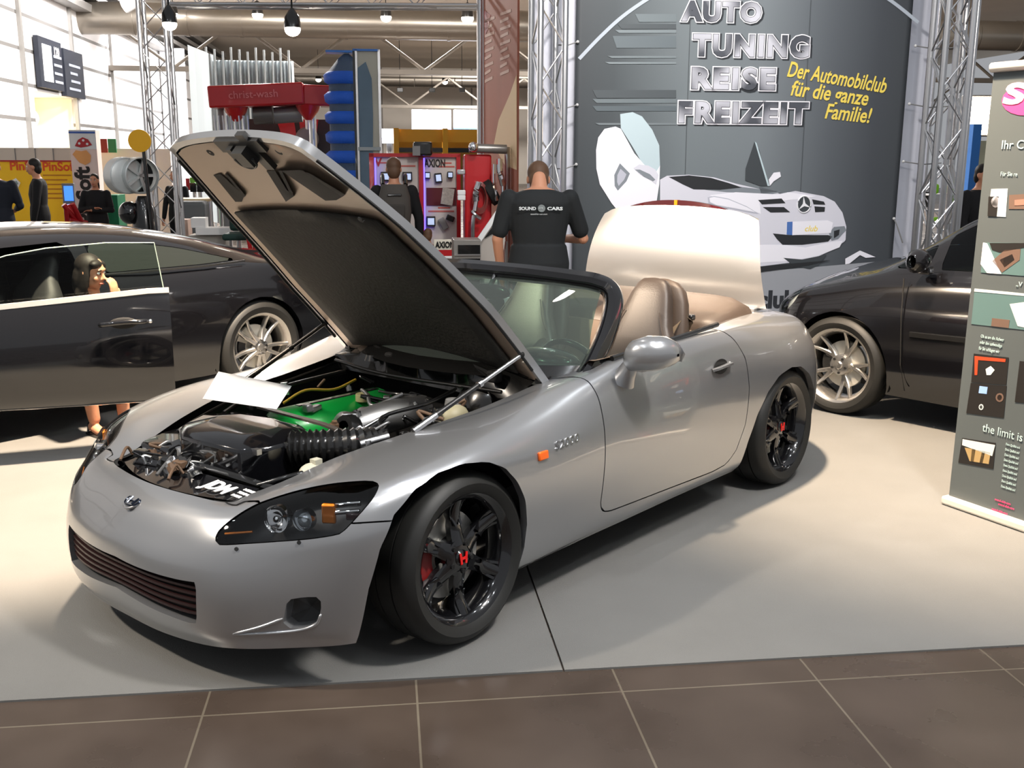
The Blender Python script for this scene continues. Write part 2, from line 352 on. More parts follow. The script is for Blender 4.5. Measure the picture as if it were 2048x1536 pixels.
def body_grid(sta, nu, nv):
    cols = []
    for s in sta: cols.append(cr(s, nv))
    nr = len(cols[0]); rows = []
    for k in range(nr):
        pts = [c[k] for c in cols]
        # mirror phantom points keep the centre line smooth
        a = V((pts[1].x, -pts[1].y, pts[1].z)); b = V((pts[-2].x, -pts[-2].y, pts[-2].z))
        r = cr([a]+pts+[b], nu)[nu:-nu]
        rows.append(r)
    return rows
BODY = body_grid(STA, 9, 6)
TOPEDGE = BODY[-1]
def grid_vf(rows):
    nc = len(rows[0]); vs = [p for r in rows for p in r]
    fs = [[i*nc+j, i*nc+j+1, (i+1)*nc+j+1, (i+1)*nc+j] for i in range(len(rows)-1) for j in range(nc-1)]
    return vs, fs
BV, BF = grid_vf(BODY)
_px = {}
def pxy(v):
    k = (round(v.x, 6), round(v.y, 6), round(v.z, 6))
    if k not in _px: _px[k] = pix(v)
    return _px[k]
def gpx(poly, sc=600.):               # outline as it appears on the near half of the body
    xs = [a for a, b in poly]; ys = [b for a, b in poly]; x0, x1, y0, y1 = min(xs)-25, max(xs)+25, min(ys)-25, max(ys)+25; g = sdp(poly)
    def f(v):
        x, y = pxy(v)
        if x < x0 or x > x1 or y < y0 or y > y1: return -.04
        return g(x, y)/sc
    return f
HEAD = smooth_poly([(432,1084),(438,1062),(470,1035),(506,1013),(540,999),(600,981),(660,969),(710,964),(742,963),(754,967),(756,974),(745,996),(722,1024),(702,1046),(686,1062),(672,1069),(620,1077),(560,1082),(500,1086),(445,1089)], 3)
GRILLE = smooth_poly([(186,1088),(215,1104),(260,1128),(310,1147),(360,1160),(392,1165),(400,1173),(402,1195),(401,1225),(396,1243),(384,1247),(350,1236),(300,1215),(250,1186),(215,1160),(198,1130),(188,1105),(150,1075),(150,1060)], 3)
FOG = smooth_poly([(574,1203),(590,1197),(618,1194),(637,1195),(642,1204),(641,1225),(633,1243),(618,1252),(596,1256),(572,1256),(566,1249),(570,1225)], 3)
gH = gpx(HEAD)
_gg = gpx(GRILLE)
gG = lambda v: _gg(v) if v.x > .5 and v.y < .4 else -.05
gF = gpx(FOG)
_af = sdp([(.47,.05),(.458,.19),(.437,.33),(.40,.46),(.345,.555),(.26,.615),(.155,.648),(.045,.658),(-.06,.645),(-.145,.605),(-.21,.54),(-.255,.46),(-.277,.36),(-.275,.27),(-.255,.18),(-.23,.05)])
gAF = lambda v: _af(v.x, v.z) if v.y > .5 and abs(v.x) < .7 else -.2
_ar = sdp([(-1.90,.05),(-1.915,.17),(-1.955,.33),(-2.0,.45),(-2.085,.55),(-2.2,.613),(-2.33,.634),(-2.46,.618),(-2.58,.56),(-2.67,.47),(-2.725,.36),(-2.74,.25),(-2.72,.05)])
gAR = lambda v: _ar(v.x, v.z) if v.y > .5 and -3 < v.x < -1.7 else -.2
_dr = sdp([(-.735,1.0),(-.74,.80),(-.75,.5),(-.75,.31),(-.77,.275),(-.83,.262),(-1.2,.25),(-1.65,.235),(-1.78,.245),(-1.85,.30),(-1.895,.42),(-1.905,.6),(-1.885,.74),(-1.83,.83),(-1.755,.89),(-1.74,1.0)])
gD = lambda v: _dr(v.x, v.z) if v.y > .5 else -.2
_bp = sdp([(830,1041),(798,1041),(700,1047),(640,1040),(530,1018),(517,1002),(490,1003),(470,1012),(452,1006),(400,900),(0,800),(0,1420),(830,1420)])
def gB(v):
    if v.x < .2 or v.y < -.01: return -.05
    return _bp(*pxy(v))/600.
_rb = sdp([(-3.6,.05),(-3.6,.70),(-2.95,.66),(-2.70,.565),(-2.6,.05)])
gR = lambda v: _rb(v.x, v.z)
GAP = .0028
def cut(vs, fs, gs):
    segs = []
    for g in gs:
        vs, fs, s = clip(vs, fs, g); segs.append(s)
    return vs, fs, segs
def part(vs, fs, mb=None, mirror=False):
    mb = mb or MB(); mb.add(vs, fs)
    return mb
neg = lambda g, o=0: (lambda v: -g(v)-o)
pos = lambda g, o=0: (lambda v: g(v)-o)
hv, hf, hs = cut(BV, BF, [neg(gAF), neg(gAR)])
ARCHF, ARCHR = hs
# front bumper
v1, f1, s1 = cut(hv, hf, [pos(gB, GAP), neg(gG), neg(gF), neg(gH, GAP)])
mb = part(v1, f1); lip(s1[1], (-.05, 0, 0), mb); lip(s1[2], (-.05, -.02, 0), mb); lip(s1[3], (-.02, -.02, -.01), mb); lip(s1[0], (-.008, -.01, -.004), mb)
lip([s for s in ARCHF if gB(s[0]) > 0], (0, -.03, 0), mb)
bumper = mb.mirror().build('front_bumper', M_silver, CAR, smooth=50, weld=.0008)
GRS, FOS = s1[1], s1[2]
# fenders, doors, quarters
v2, f2, s2 = cut(hv, hf, [neg(gB, GAP), neg(gH, GAP), neg(gD, GAP), lambda v: v.x+1.3])
mb = part(v2, f2); lip(s2[1], (-.02, -.02, -.01), mb); lip(s2[2], (0, -.015, 0), mb); lip([s for s in ARCHF if gB(s[0]) <= 0], (0, -.03, 0), mb)
fl_ = mb; fb = MB().add(fl_.v, fl_.f)
fb.build('front_fender', M_silver, CAR, smooth=50, weld=.0008)
fr = MB().add([V((q.x, -q.y, q.z)) for q in fl_.v], [f[::-1] for f in fl_.f]); fr.build('front_fender', M_silver, CAR, smooth=50, weld=.0008)
v3, f3, s3 = cut(hv, hf, [pos(gD, GAP)])
mb = part(v3, f3); lip(s3[0], (0, -.02, 0), mb)
DOOR = mb.build('door', M_silver, CAR, smooth=50, weld=.0008)
DOORR = MB().add([V((q.x, -q.y, q.z)) for q in mb.v], [f[::-1] for f in mb.f]).build('door', M_silver, CAR, smooth=50, weld=.0008)
v4, f4, s4 = cut(hv, hf, [neg(gD, GAP), lambda v: -1.3-v.x, neg(gR, GAP)])
mb = part(v4, f4); lip(s4[0], (0, -.015, 0), mb); lip([s for s in ARCHR if gR(s[0]) < 0], (0, -.03, 0), mb)
mb.build('rear_quarter', M_silver, CAR, smooth=50, weld=.0008)
MB().add([V((q.x, -q.y, q.z)) for q in mb.v], [f[::-1] for f in mb.f]).build('rear_quarter', M_silver, CAR, smooth=50, weld=.0008)
v5, f5, s5 = cut(hv, hf, [pos(gR, GAP)])
mb = part(v5, f5); lip([s for s in ARCHR if gR(s[0]) > 0], (0, -.03, 0), mb); mb.mirror().build('rear_bumper', M_silver, CAR, smooth=50, weld=.0008)
# dark inner shell behind the panel gaps, arch liners, floor pan
def inward(q, d): 
    c = V((max(-2.8, min(.35, q.x)), 0, .45)); n = (c-q); n.z *= .6; return q+n.normalized()*d
iv = [inward(q, .016) for q in BV]
seam = lambda v: .035-min(abs(gD(v)), abs(gB(v)), abs(gR(v)))
v6, f6, _ = cut(BV, BF, [seam, neg(gAF, .012), neg(gAR, .012), neg(gH, .02), neg(gG, .02), neg(gF, .02)])
mb = MB().add([inward(q, .014) for q in v6], f6).mirror()
for x0 in (.085, -2.33):
    for sgn in (1, -1):
        T = Matrix.Translation((x0, sgn*.52, .30)) @ Matrix.Rotation(R(-90), 4, 'X')
        r = .365 if x0 > 0 else .40
        mb.lathe([(.1, 0), (r, 0), (r, sgn*.245)], T, 28, a0=PI*.95, a1=2.05*PI)
mb.box((-.5, 0, .19), (.5, 1.5, .04)).box((-1.35, 0, .20), (1.3, 1.56, .06)).box((-2.78, 0, .3), (.4, 1.0, .06)).box((.48, 0, .17), (.3, .8, .02))
mb.build('underbody', M_dark, CAR, smooth=50)
# grille recess and slats
mb = MB()
pts = [a for a, b in GRS]
rows = []
vb, fb_, _ = cut(BV, BF, [lambda v: _gg(v)+.035 if v.x > .5 and v.y < .46 else -.05]); mb.add([q+V((-.05, -.0, 0)) for q in vb], fb_).mirror()
mb.build('grille_backing', M_dark, CAR)
for sg in (1, -1):                    # dark pocket behind each lower opening
    mb = MB(); ctr = sum((a for a, b in FOS), V())/len(FOS)+V((-.06, -.03, 0))
    for a, b in FOS:
        mb.add([V((q.x, q.y*sg, q.z)) for q in (a+V((-.045, -.018, 0)), b+V((-.045, -.018, 0)), ctr)], [(0, 1, 2)])
    mb.build('fog_duct', M_blackp, CAR)
def on_body(px, py, off=0.0, near=True):   # point on the near half where a sight line meets the body
    d = ray(px, py); best = None
    for f in BF:
        a, b, c = BV[f[0]], BV[f[1]], BV[f[2]]
        for tri in ((BV[f[0]], BV[f[1]], BV[f[2]]), (BV[f[0]], BV[f[2]], BV[f[3]])):
            e1 = tri[1]-tri[0]; e2 = tri[2]-tri[0]; h = d.cross(e2); det = e1.dot(h)
            if abs(det) < 1e-12: continue
            u = (CPOS-tri[0]).dot(h)/det
            if u < -.001 or u > 1.001: continue
            q = (CPOS-tri[0]).cross(e1); v = d.dot(q)/det
            if v < -.001 or u+v > 1.001: continue
            t = e2.dot(q)/det
            if best is None or t < best[0]:
                n = e1.cross(e2).normalized()
                if n.dot(d) > 0: n = -n
                best = (t, CPOS+d*t, n)
    if best is None:                       # just over the centre line: nearest body point
        q = min(BV, key=lambda v: (pxy(v)[0]-px)**2+(pxy(v)[1]-py)**2); return q.copy(), V((.45, 0, .9)).normalized()
    return best[1]+best[2]*off, best[2]
def on_frame(px, py, along=(-1, 0, 0), off=.001):
    q, n = on_body(px, py, off); x = V(along); x = (x-n*x.dot(n)).normalized(); y = n.cross(x)
    return Matrix((x, y, n)).transposed().to_4x4(), q
GT = [(252,1126),(290,1141),(330,1153),(370,1162),(399,1169)]; GBm = [(252,1188),(290,1209),(330,1228),(370,1242),(397,1246)]
for k in range(1, 6):
    P = [on_body(a[0]+(b[0]-a[0])*k/6, a[1]+(b[1]-a[1])*k/6, -.022)[0] for a, b in zip(GT, GBm)]; P = [V((q.x, -q.y, q.z)) for q in P[::-1]]+P
    MB().tube(cr(P, 3), 1, prof=[(-.006, -.004), (.006, -.004), (.006, .004), (-.006, .004)]).build('grille_slat', mat('grille_black', (.022, .009, .009), .4), CAR, smooth=60)
# lower fog scoop blades
for sg in (1, -1):
    for L_ in ([(466,1268),(520,1254),(566,1237)], [(466,1269),(540,1266),(600,1260),(632,1248),(642,1228)]):
        P = cr([on_body(x, y, .001)[0] for x, y in L_], 5)
        MB().tube([(q.x, q.y*sg, q.z) for q in P], [.002]+[.0055]*(len(P)-2)+[.003], 6).build('duct_blade', M_silver, CAR, smooth=80)
# headlights: housing bowl, projector, chrome ring, amber turn signal, clear cover
for sg in (1, -1):
    s = lambda q: V((q[0], q[1]*sg, q[2]))
    cv, cf, cs = cut(BV, BF, [pos(gH, .0005), lambda v: v.x-.2])
    housing = MB().add([s(q+V((-.075, -.06, -.04))) for q in cv], cf)
    for a, b in cs[0]: housing.add([s(a), s(b), s(b+V((-.075, -.06, -.04))), s(a+V((-.075, -.06, -.04)))], [(0, 1, 2, 3)])
    HL = housing.build('headlight', mat('lamp_housing', (.03, .03, .032), .3, .4), CAR, smooth=50)
    ax = V((.86, .30, .12)).normalized()
    def beh(px, py, dep): q, n = on_body(px, py); return q-n*dep*.7-V((.5, .2, .1))*dep*.5
    def bowl(px, py, dep, r, name, m, depth=.03):
        c = beh(px, py, dep); T = Matrix.Translation(s(c)) @ V((ax.x, ax.y*sg, ax.z)).to_track_quat('Z', 'Y').to_matrix().to_4x4()
        return MB().lathe([(.004, -depth), (r*.6, -depth*.8), (r*.9, -depth*.3), (r, 0), (r*1.1, .004), (r*1.1, -depth*.9)], T, 24).build(name, m, HL, smooth=60)
    bowl(548, 1034, .022, .040, 'reflector', M_chrome, .032)
    bowl(600, 1036, .026, .032, 'reflector_ring', M_chrome, .028)
    MB().ball(s(beh(604, 1036, .034)), .026, 20, 12).build('projector_lens', mat('lens_glass', (.6, .65, .7), .02, .6, coat=1), HL, smooth=180)
    MB().ball(s(beh(548, 1034, .026)), .013, 12, 8).build('bulb', M_chrome, HL, smooth=180)
    MB().box(s(beh(652, 1022, .03)), (.02, .045, .065), rz=.6*sg).build('turn_signal', M_amber, HL, bevel=.006)
    MB().box(s(beh(690, 1003, .026)), (.09, .014, .018), rz=-.9*sg, ry=.1).build('reflector_blade', M_chrome, HL, bevel=.005)
    MB().box(s(beh(688, 1021, .026)), (.09, .014, .014), rz=-.9*sg, ry=.1).build('reflector_blade', M_chrome, HL, bevel=.005)
    MB().box(s(beh(704, 1032, .022)), (.045, .01, .022), rz=-.9*sg).build('side_reflector', M_redlens, HL, bevel=.004)
    MB().tube([s(beh(446, 1066, .012)), s(beh(502, 1062, .012))], .004, 6).build('light_strip', M_amber, HL)
    MB().add([s(q+V((-.002, -.002, -.001))) for q in cv], cf).build('lens_cover', M_clear, HL, smooth=80)
# emblem, side marker, script badge, washers
r_, q_ = on_frame(264, 1003, (0, 1, 0), .002); T = Matrix.Translation(q_) @ r_
mb = MB(T); mb.lathe([(.0, .0), (.026, .002), (.031, .004), (.034, .002), (.034, -.004)], None, 20)
em = mb.build('emblem_base', M_silver, CAR)
mb = MB(T @ Matrix.Diagonal((1.15, .8, 1, 1)))
mb.tube(cr([(-.027, .018, .004), (-.03, 0, .004), (-.018, -.022, .004), (.018, -.022, .004), (.03, 0, .004), (.027, .018, .004)], 4), .003, 6)
mb.tube([(-.017, .02, .005), (-.012, -.016, .005)], .0035, 6).tube([(.017, .02, .005), (.012, -.016, .005)], .0035, 6).tube([(-.014, 0, .005), (.014, 0, .005)], .003, 6)
mb.build('emblem', mat('emblem_dark', (.05, .06, .09), .15, 1), CAR)
for sg in (1, -1):
    r_, q_ = on_frame(1085, 911, (-1, 0, 0), .003)
    o = MB(Matrix.Translation(q_) @ r_).box((0, 0, 0), (.056, .034, .014)).v
    mb = MB(); mb.add([V((q.x, q.y*sg, q.z)) for q in o], [(0, 1, 3, 2), (4, 6, 7, 5), (0, 4, 5, 1), (2, 3, 7, 6), (0, 2, 6, 4), (1, 5, 7, 3)]); mb.build('side_marker', M_orange, CAR, bevel=.006)
r_, q_ = on_frame(1110, 901, (-1, 0, .04), .002)
text('script_badge', 'S2000', .044, M_chrome, CAR, Matrix.Translation(q_) @ r_, ext=.002, shear=.2, sx=1.2, sp=1.15, off=.0008)
for x, y in ((473, 1098), (598, 1085)):
    r_, q_ = on_frame(x, y, (0, 1, 0), .001); MB(Matrix.Translation(q_) @ r_).lathe([(0, .003), (.006, .003), (.007, -.002)], None, 10).build('bumper_clip', M_blackp, CAR)
# sill highlight strip and door handle
r_, q_ = on_frame(1441, 733, (-1, 0, .05), .0); T = Matrix.Translation(q_) @ r_
hd = MB(T).tube(cr([(-.075, -.004, .004), (-.06, .0, .022), (0, .002, .028), (.055, 0, .022), (.07, -.004, .004)], 4), 1, prof=[(-.012, -.006), (.012, -.006), (.014, .004), (0, .009), (-.014, .004)], up=(0, 1, 0))
hd.build('door_handle', M_silver, DOOR, smooth=50)
MB(T).lathe([(.001, .0015), (.035, .002), (.045, .003)], Matrix.Diagonal((1.35, .75, 1, 1)), 24).build('handle_recess', mat('recess_grey', (.06, .06, .06), .3, .8), DOOR)
MB(T).ball((.085, .0, 0), .008, 10, 6).build('key_lock', M_chrome, DOOR)
# ------------------------------------------------------------------ wheels
def wheel(parent, c, out, Rt, wt, rr, style, rim_m, camber=0, steer=0, cap=None, caliper=None, name='wheel'):
    T = Matrix.Translation(c) @ Matrix.Rotation(steer, 4, 'Z') @ Matrix.Rotation(camber*out, 4, 'X') @ (Matrix() if out > 0 else Matrix.Rotation(PI, 4, 'Z')) @ Matrix.Rotation(R(-90), 4, 'X')
    h = wt/2; s = Rt-rr
    mb = MB(T).lathe([(rr-.004, -h*.85), (rr+.1*s, -h*.95), (rr+.5*s, -h), (Rt-.012, -h*.86), (Rt-.002, -h*.68), (Rt, -h*.34), (Rt-.008, -h*.33), (Rt-.008, -h*.29), (Rt, -h*.28), (Rt, h*.28), (Rt-.008, h*.29), (Rt-.008, h*.33), (Rt, h*.34), (Rt-.002, h*.68), (Rt-.012, h*.86), (rr+.55*s, h), (rr+.5*s, h+.002), (rr+.45*s, h), (rr+.1*s, h*.93), (rr-.004, h*.82)], None, 56)
    W = mb.build(name, M_rubber, parent, smooth=40)
    rm = MB(T)
    rm.lathe([(rr-.006, -h*.8), (rr-.03, -h*.5), (rr-.035, h*.3), (rr-.022, h*.66), (rr-.014, h*.80), (rr+.003, h*.90), (rr+.006, h*.86), (rr, h*.80)], None, 56)
    r1 = rr-.018
    def spoke(a, w0, w1, r0=.045, z0=.62, z1=.70, th=.03, off0=0, off1=0):
        rows = []
        for k in range(6):
            t = k/5; r = r0+(r1-r0)*t; w = (w0+(w1-w0)*t)*.5; z = h*(z0+(z1-z0)*t-.18*math.sin(PI*t)); o = off0+(off1-off0)*t
            rows.append([V((r*math.cos(a)-(o+x)*math.sin(a), r*math.sin(a)+(o+x)*math.cos(a), zz)) for x, zz in ((-w, z-th), (-w, z-.006), (-w*.6, z), (w*.6, z), (w, z-.006), (w, z-th))])
        rm.grid(rows, cu=True)
    if style == 'six':
        for k in range(6): spoke(PI/2+k*PI/3, .062, .034); 
        for k in range(6):
            a = PI/2+k*PI/3
            for s2 in (-1, 1): spoke(a, .016, .016, .115, .58, .68, .03, .012*s2, .03*s2)
    elif style == 'twinfive':
        for k in range(5):
            a = PI/2+k*2*PI/5+.1
            for s2 in (-1, 1): spoke(a, .03, .024, .05, .72, .8, .03, .012*s2, .05*s2)
    else:
        for k in range(5):
            a = PI/2+k*2*PI/5+.25
            for s2 in (-1, 1): spoke(a+s2*.22, .036, .018, .06, .3, .78, .028, -.018*s2, .0)
    rm.lathe([(.001, h*.60), (.05, h*.60), (.066, h*.56), (.07, h*.4), (.07, h*.1)], None, 28)
    rim = rm.build('rim', rim_m, W, smooth=40)
    for k in range(5):
        a = k*2*PI/5+.4; MB(T).lathe([(.001, h*.66), (.008, h*.66), (.009, h*.55)], Matrix.Translation((.05*math.cos(a), .05*math.sin(a), 0)), 8).build('lug_nut', M_dark if style != 'twinfive' else M_alud, W)
    cp_ = MB(T).lathe([(.001, h*.68), (.022, h*.67), (.028, h*.62), (.028, h*.55)], None, 20).build('centre_cap', cap or rim_m, W)
    MB(T).lathe([(.05, .0), (.155, .0), (.157, -.02), (.05, -.02)], None, 40).lathe([(.001, .012), (.07, .01), (.075, -.005)], None, 24).build('brake_disc', mat('brake_disc', (.7, .68, .62), .38, .7), W)
    a = 0.1 if out > 0 else PI-.1
    MB(T).lathe([(.095, .022), (.15, .022), (.152, -.03), (.095, -.03)], None, 10, a0=a-.45, a1=a+.45).build('brake_caliper', caliper or M_grey, W)
    return W
M_rimb = mat('gloss_black_rim', (.006, .006, .007), .16, .2, coat=1)
M_rims = mat('silver_rim', (.52, .50, .47), .25, .9, coat=.5)
M_cal = mat('red_caliper', (.18, .01, .01), .4)
def red_badge(W, c, out, camber, h):
    T = Matrix.Translation(c) @ Matrix.Rotation(camber*out, 4, 'X') @ Matrix.Rotation(R(-90), 4, 'X')
    mb = MB(T)
    for x in (-.013, .013): mb.box((x, 0, h), (.009, .04, .004), rz=.12*x/.013)
    mb.box((0, 0, h), (.026, .009, .004)); mb.build('red_badge', mat('badge_red', '#e01818', .4), W)
for x0, y0, cam_, st in ((.012, .735, -.055, 0), (-2.385, .745, -.035, 0)):
    for out in (1, -1):
        W = wheel(CAR, (x0, y0*out, .303), out, (.302 if x0 > -1 else .302), .23, .226, 'six', M_rimb, -cam_ if out > 0 else -cam_, st, M_rimb, M_cal)
        if out > 0: red_badge(W, (x0, y0, .303), 1, -cam_, .082)
# ------------------------------------------------------------------ bonnet
HX, HZ, HA = -.735, .772, R(50.9)
def lerp_tab(tab, x):
    for a, b in zip(tab[:-1], tab[1:]):
        if a[0] <= x <= b[0]:
            t = (x-a[0])/(b[0]-a[0]); return [p+(q-p)*t for p, q in zip(a, b)]
    return list(tab[0] if x < tab[0][0] else tab[-1])
HT = [(-.775,.582,.788),(-.36,.547,.727),(0,.512,.694),(.25,.452,.654),(.435,.404,.605),(.55,.366,.577),(.62,.345,.563)]
def hood_rot(x, y, z):
    dx, dz = x-HX, z-HZ; return V((HX+dx*math.cos(HA)-dz*math.sin(HA), y, HZ+dx*math.sin(HA)+dz*math.cos(HA)))
def hood_pt(s, t, dz=0, ins=0):        # s 0 hinge..1 tip, t -1..1 across; dz below the skin, ins inset of the edge
    w = lerp_tab([(0,.600),(.35,.588),(.7,.512),(1,.405)], s)[1]-ins
    xf = .666-ins-.022*t*t-.02*abs(t)**9
    x = HX+ins+(xf-HX-ins)*s
    z = HZ+(.573-HZ)*s+.115*s*(1-s)+(1-t*t)*(.035-.022*s)
    return hood_rot(x, t*w*(1-.04*s**8), z-dz)
NS, NT = 30, 20
def hood_rows(dz, ins=0, s0=0, s1=1, t0=-1, t1=1): return [[hood_pt(s0+(s1-s0)*i/NS, t0+(t1-t0)*j/NT, dz, ins) for j in range(NT+1)] for i in range(NS+1)]
mb = MB(); top = hood_rows(0); bot = hood_rows(.032, .004)
mb.grid(top)
def rim_loop(rows): return [r for r in rows[0]]+[rows[i][-1] for i in range(1, NS+1)]+[rows[-1][j] for j in range(NT-1, -1, -1)]+[rows[i][0] for i in range(NS-1, 0, -1)]
a, b = rim_loop(top), rim_loop(bot); c = rim_loop(hood_rows(.030, .024))
mb.grid([a, b, c], cu=True)
HOOD = mb.build('bonnet', M_silver, CAR, smooth=50, weld=.0005)
M_under = mat('underside_warm_silver', '#9c8a7a', .45, .35, coat=.3)  # silver paint; the tan of the warm light is put into its colour
UN = MB().grid(hood_rows(.026, .03)); UNDER = UN.build('inner_frame', M_under, HOOD, smooth=60)
# flat insulating pad on the rear part
ir = []
for i in range(16):
    s = .045+.675*i/15; ir.append([hood_pt(s, -.86+1.72*j/14, .038+.010*(1 if 0 < i < 15 and 0 < j < 14 else 0), .02) for j in range(15)])
M_pad = mat('insulation_pad', (.022, .020, .016), .8, bump=.3, bscale=60)
MB().grid(ir).build('insulation_pad', M_pad, HOOD, smooth=60, solid=.008)
# plane of the underside, for placing the stiffening slots and the latch on it
_p0, _p1, _p2 = hood_pt(.1, 0, .03), hood_pt(.9, -.6, .03), hood_pt(.9, .6, .03)
HN = (_p1-_p0).cross(_p2-_p0).normalized()
if HN.dot(CPOS-_p0) < 0: HN = -HN
HU = (hood_pt(.9, 0)-hood_pt(.1, 0)).normalized(); HV = HN.cross(HU)
def hood_hit(px, py, off=0):
    d = ray(px, py); o = _p1+HN*off; return CPOS+d*((o-CPOS).dot(HN)/d.dot(HN))
z4 = lambda a, b: (330+a/4.551, 240+b/4.551)
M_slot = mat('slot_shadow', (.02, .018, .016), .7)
def slot(poly, name='stiffener_slot', m=None, h0=-.02, h1=.004):
    top = [hood_hit(*z4(*q), h1) for q in poly]; bt = [hood_hit(*z4(*q), h0) for q in poly]; n = len(poly)
    MB().add(top+bt, [list(range(n))]+[(i, (i+1) % n, n+(i+1) % n, n+i) for i in range(n)]).build(name, m or M_slot, HOOD)
slot([(440,500),(505,490),(720,690),(700,745),(640,745)]); slot([(545,495),(565,490),(735,690),(715,705)])
slot([(925,465),(1000,460),(1110,640),(1180,690),(1100,745)]); slot([(1030,460),(1060,460),(1165,670),(1150,690)])
slot([(1060,462),(1250,455),(1300,500),(1630,690),(1560,730),(1460,735)], h1=.03)
slot([(1275,480),(1310,480),(1640,680),(1610,700)], h1=.034)
mb = MB()
def hb(px, py, off, dims): 
    q = hood_hit(*z4(px, py), off); r_ = Matrix((HU, HV, HN)).transposed().to_4x4(); mb.M = Matrix.Translation(q) @ r_; mb.box((0, 0, 0), dims)
hb(690, 225, .01, (.055, .25, .02)); hb(830, 280, .01, (.17, .045, .02)); hb(740, 320, .03, (.07, .06, .05)); hb(640, 280, .02, (.05, .03, .04))
mb.M = None; q = hood_hit(*z4(715, 355), .04)
mb.tube(cr([q+HV*.05, q+HV*.04-HU*.03, q-HU*.045, q-HV*.04-HU*.03, q-HV*.05], 4), .006, 8)
mb.build('bonnet_latch', mat('latch_grey', (.06, .06, .06), .35, .6), HOOD)
for px, py in ((410, 295), (1035, 285)):
    q = hood_hit(*z4(px, py), .004); MB(Matrix.Translation(q) @ Matrix((HU, HV, HN)).transposed().to_4x4()).lathe([(.004, .001), (.014, .002), (.018, 0)], None, 12).build('frame_hole', M_slot, HOOD)
q = hood_hit(*z4(1785, 905), .03); MB(Matrix.Translation(q) @ Matrix((HU, HV, HN)).transposed().to_4x4()).lathe([(.001, .004), (.012, .004), (.014, 0)], None, 12).build('pad_clip', M_satin, HOOD)
E_ = [hood_pt(s/24, 1, .034, .006) for s in range(2, 24)]
for sg in (1, -1): MB().tube([V((q.x, q.y*sg, q.z)) for q in E_], .006, 6).build('weather_seal', M_dark, HOOD)
# gas struts
for sg in (1, -1):
    top = hood_pt(.155, .985*sg, .03); lo = V((-.03, .535*sg, .70)); mid = top.lerp(lo, .40)
    S = MB().cyl(mid, lo, .010).cyl(lo.lerp(mid, .02), lo.lerp(mid, .42), .0115).build('gas_strut', M_blackp, CAR)
    MB().cyl(top, mid, .0085, n=12).cyl(mid.lerp(lo, -.02), mid.lerp(lo, .03), .014).build('strut_rod', M_alu if sg > 0 else M_satin, S)
    MB().cyl(lo, lo.lerp(mid, .33), .0125).build('strut_sleeve', M_alu if sg > 0 else M_satin, S)
    MB().ball(top, .014, 10, 8).build('ball_joint', M_dark, S)
    # hinge
    MB().box((-.745, .575*sg, .775), (.12, .03, .04)).build('bonnet_hinge', M_satin, CAR)
# ------------------------------------------------------------------ windscreen, cowl
WB = [(-.55,0,.80),(-.58,.2,.80),(-.66,.42,.80),(-.80,.62,.80),(-.88,.675,.80)]
WF = [(-.76,.715,.735),(-.82,.70,.785),(-.90,.685,.835),(-1.02,.655,.92),(-1.11,.625,1.0),(-1.165,.595,1.065),(-1.185,.555,1.108),(-1.175,.49,1.130),(-1.155,.38,1.138),(-1.13,.2,1.145),(-1.12,0,1.147)]
wf = cr(WF, 6); full = wf+[V((q.x, -q.y, q.z)) for q in wf[-2::-1]]
n_ = len(full); rows = []
for i, q in enumerate(full):
    d = (full[min(i+1, n_-1)]-full[max(i-1, 0)]).normalized()
    out = V((.12, q.y*.9, q.z-.72)); out = (out-d*out.dot(d)).normalized(); fwd = d.cross(out).normalized()
    if fwd.x < 0: fwd = -fwd
    k = .040
    e = min(1, abs(q.y)/.6)**6; rows.append([q+out*a+fwd*(b*(1+.12*e)) for a, b in ((.032,-.014*e-.014),(.040,-.01),(.034,.02),(.012,.030),(.008,.022),(-.002,.022),(-.006,.030),(-.030,.026),(-.042,.008),(-.038,-.02),(0,-.030-.01*e))])
mb = MB().grid(rows, cu=True)
WFR = mb.build('windscreen_frame', mat('frame_black', (.006, .006, .007), .1, .0, coat=1), CAR, smooth=50)
rows = []
for i in range(17):
    t = -1+2*i/16; a = abs(t); k = a*(len(WB)-1); j = min(int(k), len(WB)-2); lo = cr(WB, 8); lo = lo[min(int(round(a*(len(lo)-1))), len(lo)-1)].copy(); lo.y *= (1 if t >= 0 else -1)
    hi = V((-1.12-.05*a*a, .53*t, 1.13-.03*a**4)); rows.append([lo.lerp(hi, s/10)+V((.02, 0, .012))*math.sin(PI*s/10) for s in range(11)])
MB().grid(rows).build('windscreen', M_glass, CAR, smooth=180)
wb = cr(WB, 6); wbf = [V((q.x, -q.y, q.z)) for q in wb[:0:-1]]+wb
MB().grid([[q+V((.03, 0, -.012)) for q in wbf], [q+V((-.035, 0, .03)) for q in wbf], [q+V((-.06, 0, .02)) for q in wbf]]).build('glass_surround', M_satin, CAR, smooth=60)
mb = MB().grid([[V((-.86, y*.92, .80-.01)) if abs(y) > .55 else V((q.x-.02, y, .79)) for y, q in [(yy*.07-.56, V((-.56-.35*(yy*.07-.56)**2, 0, 0))) for yy in range(17)]], [V((-.62+.02*math.cos(yy), yy*.07-.56, .765)) for yy in range(17)], [V((-.60, yy*.07-.56, .70)) for yy in range(17)]])
mb.build('cowl', M_satin, CAR, smooth=60)
for ya, yb in ((.42, -.1), (-.18, -.55)):
    P = [V((-.60, ya, .80)), V((-.66, (ya+yb)/2, .825)), V((-.74, yb, .842))]
    w_ = MB().tube(cr(P, 5), [.010]*5+[.007]*6, 6).build('wiper', M_satin, CAR)
    MB().box((-.60, ya, .795), (.05, .05, .05)).build('wiper_pivot', M_dark, w_, bevel=.01)
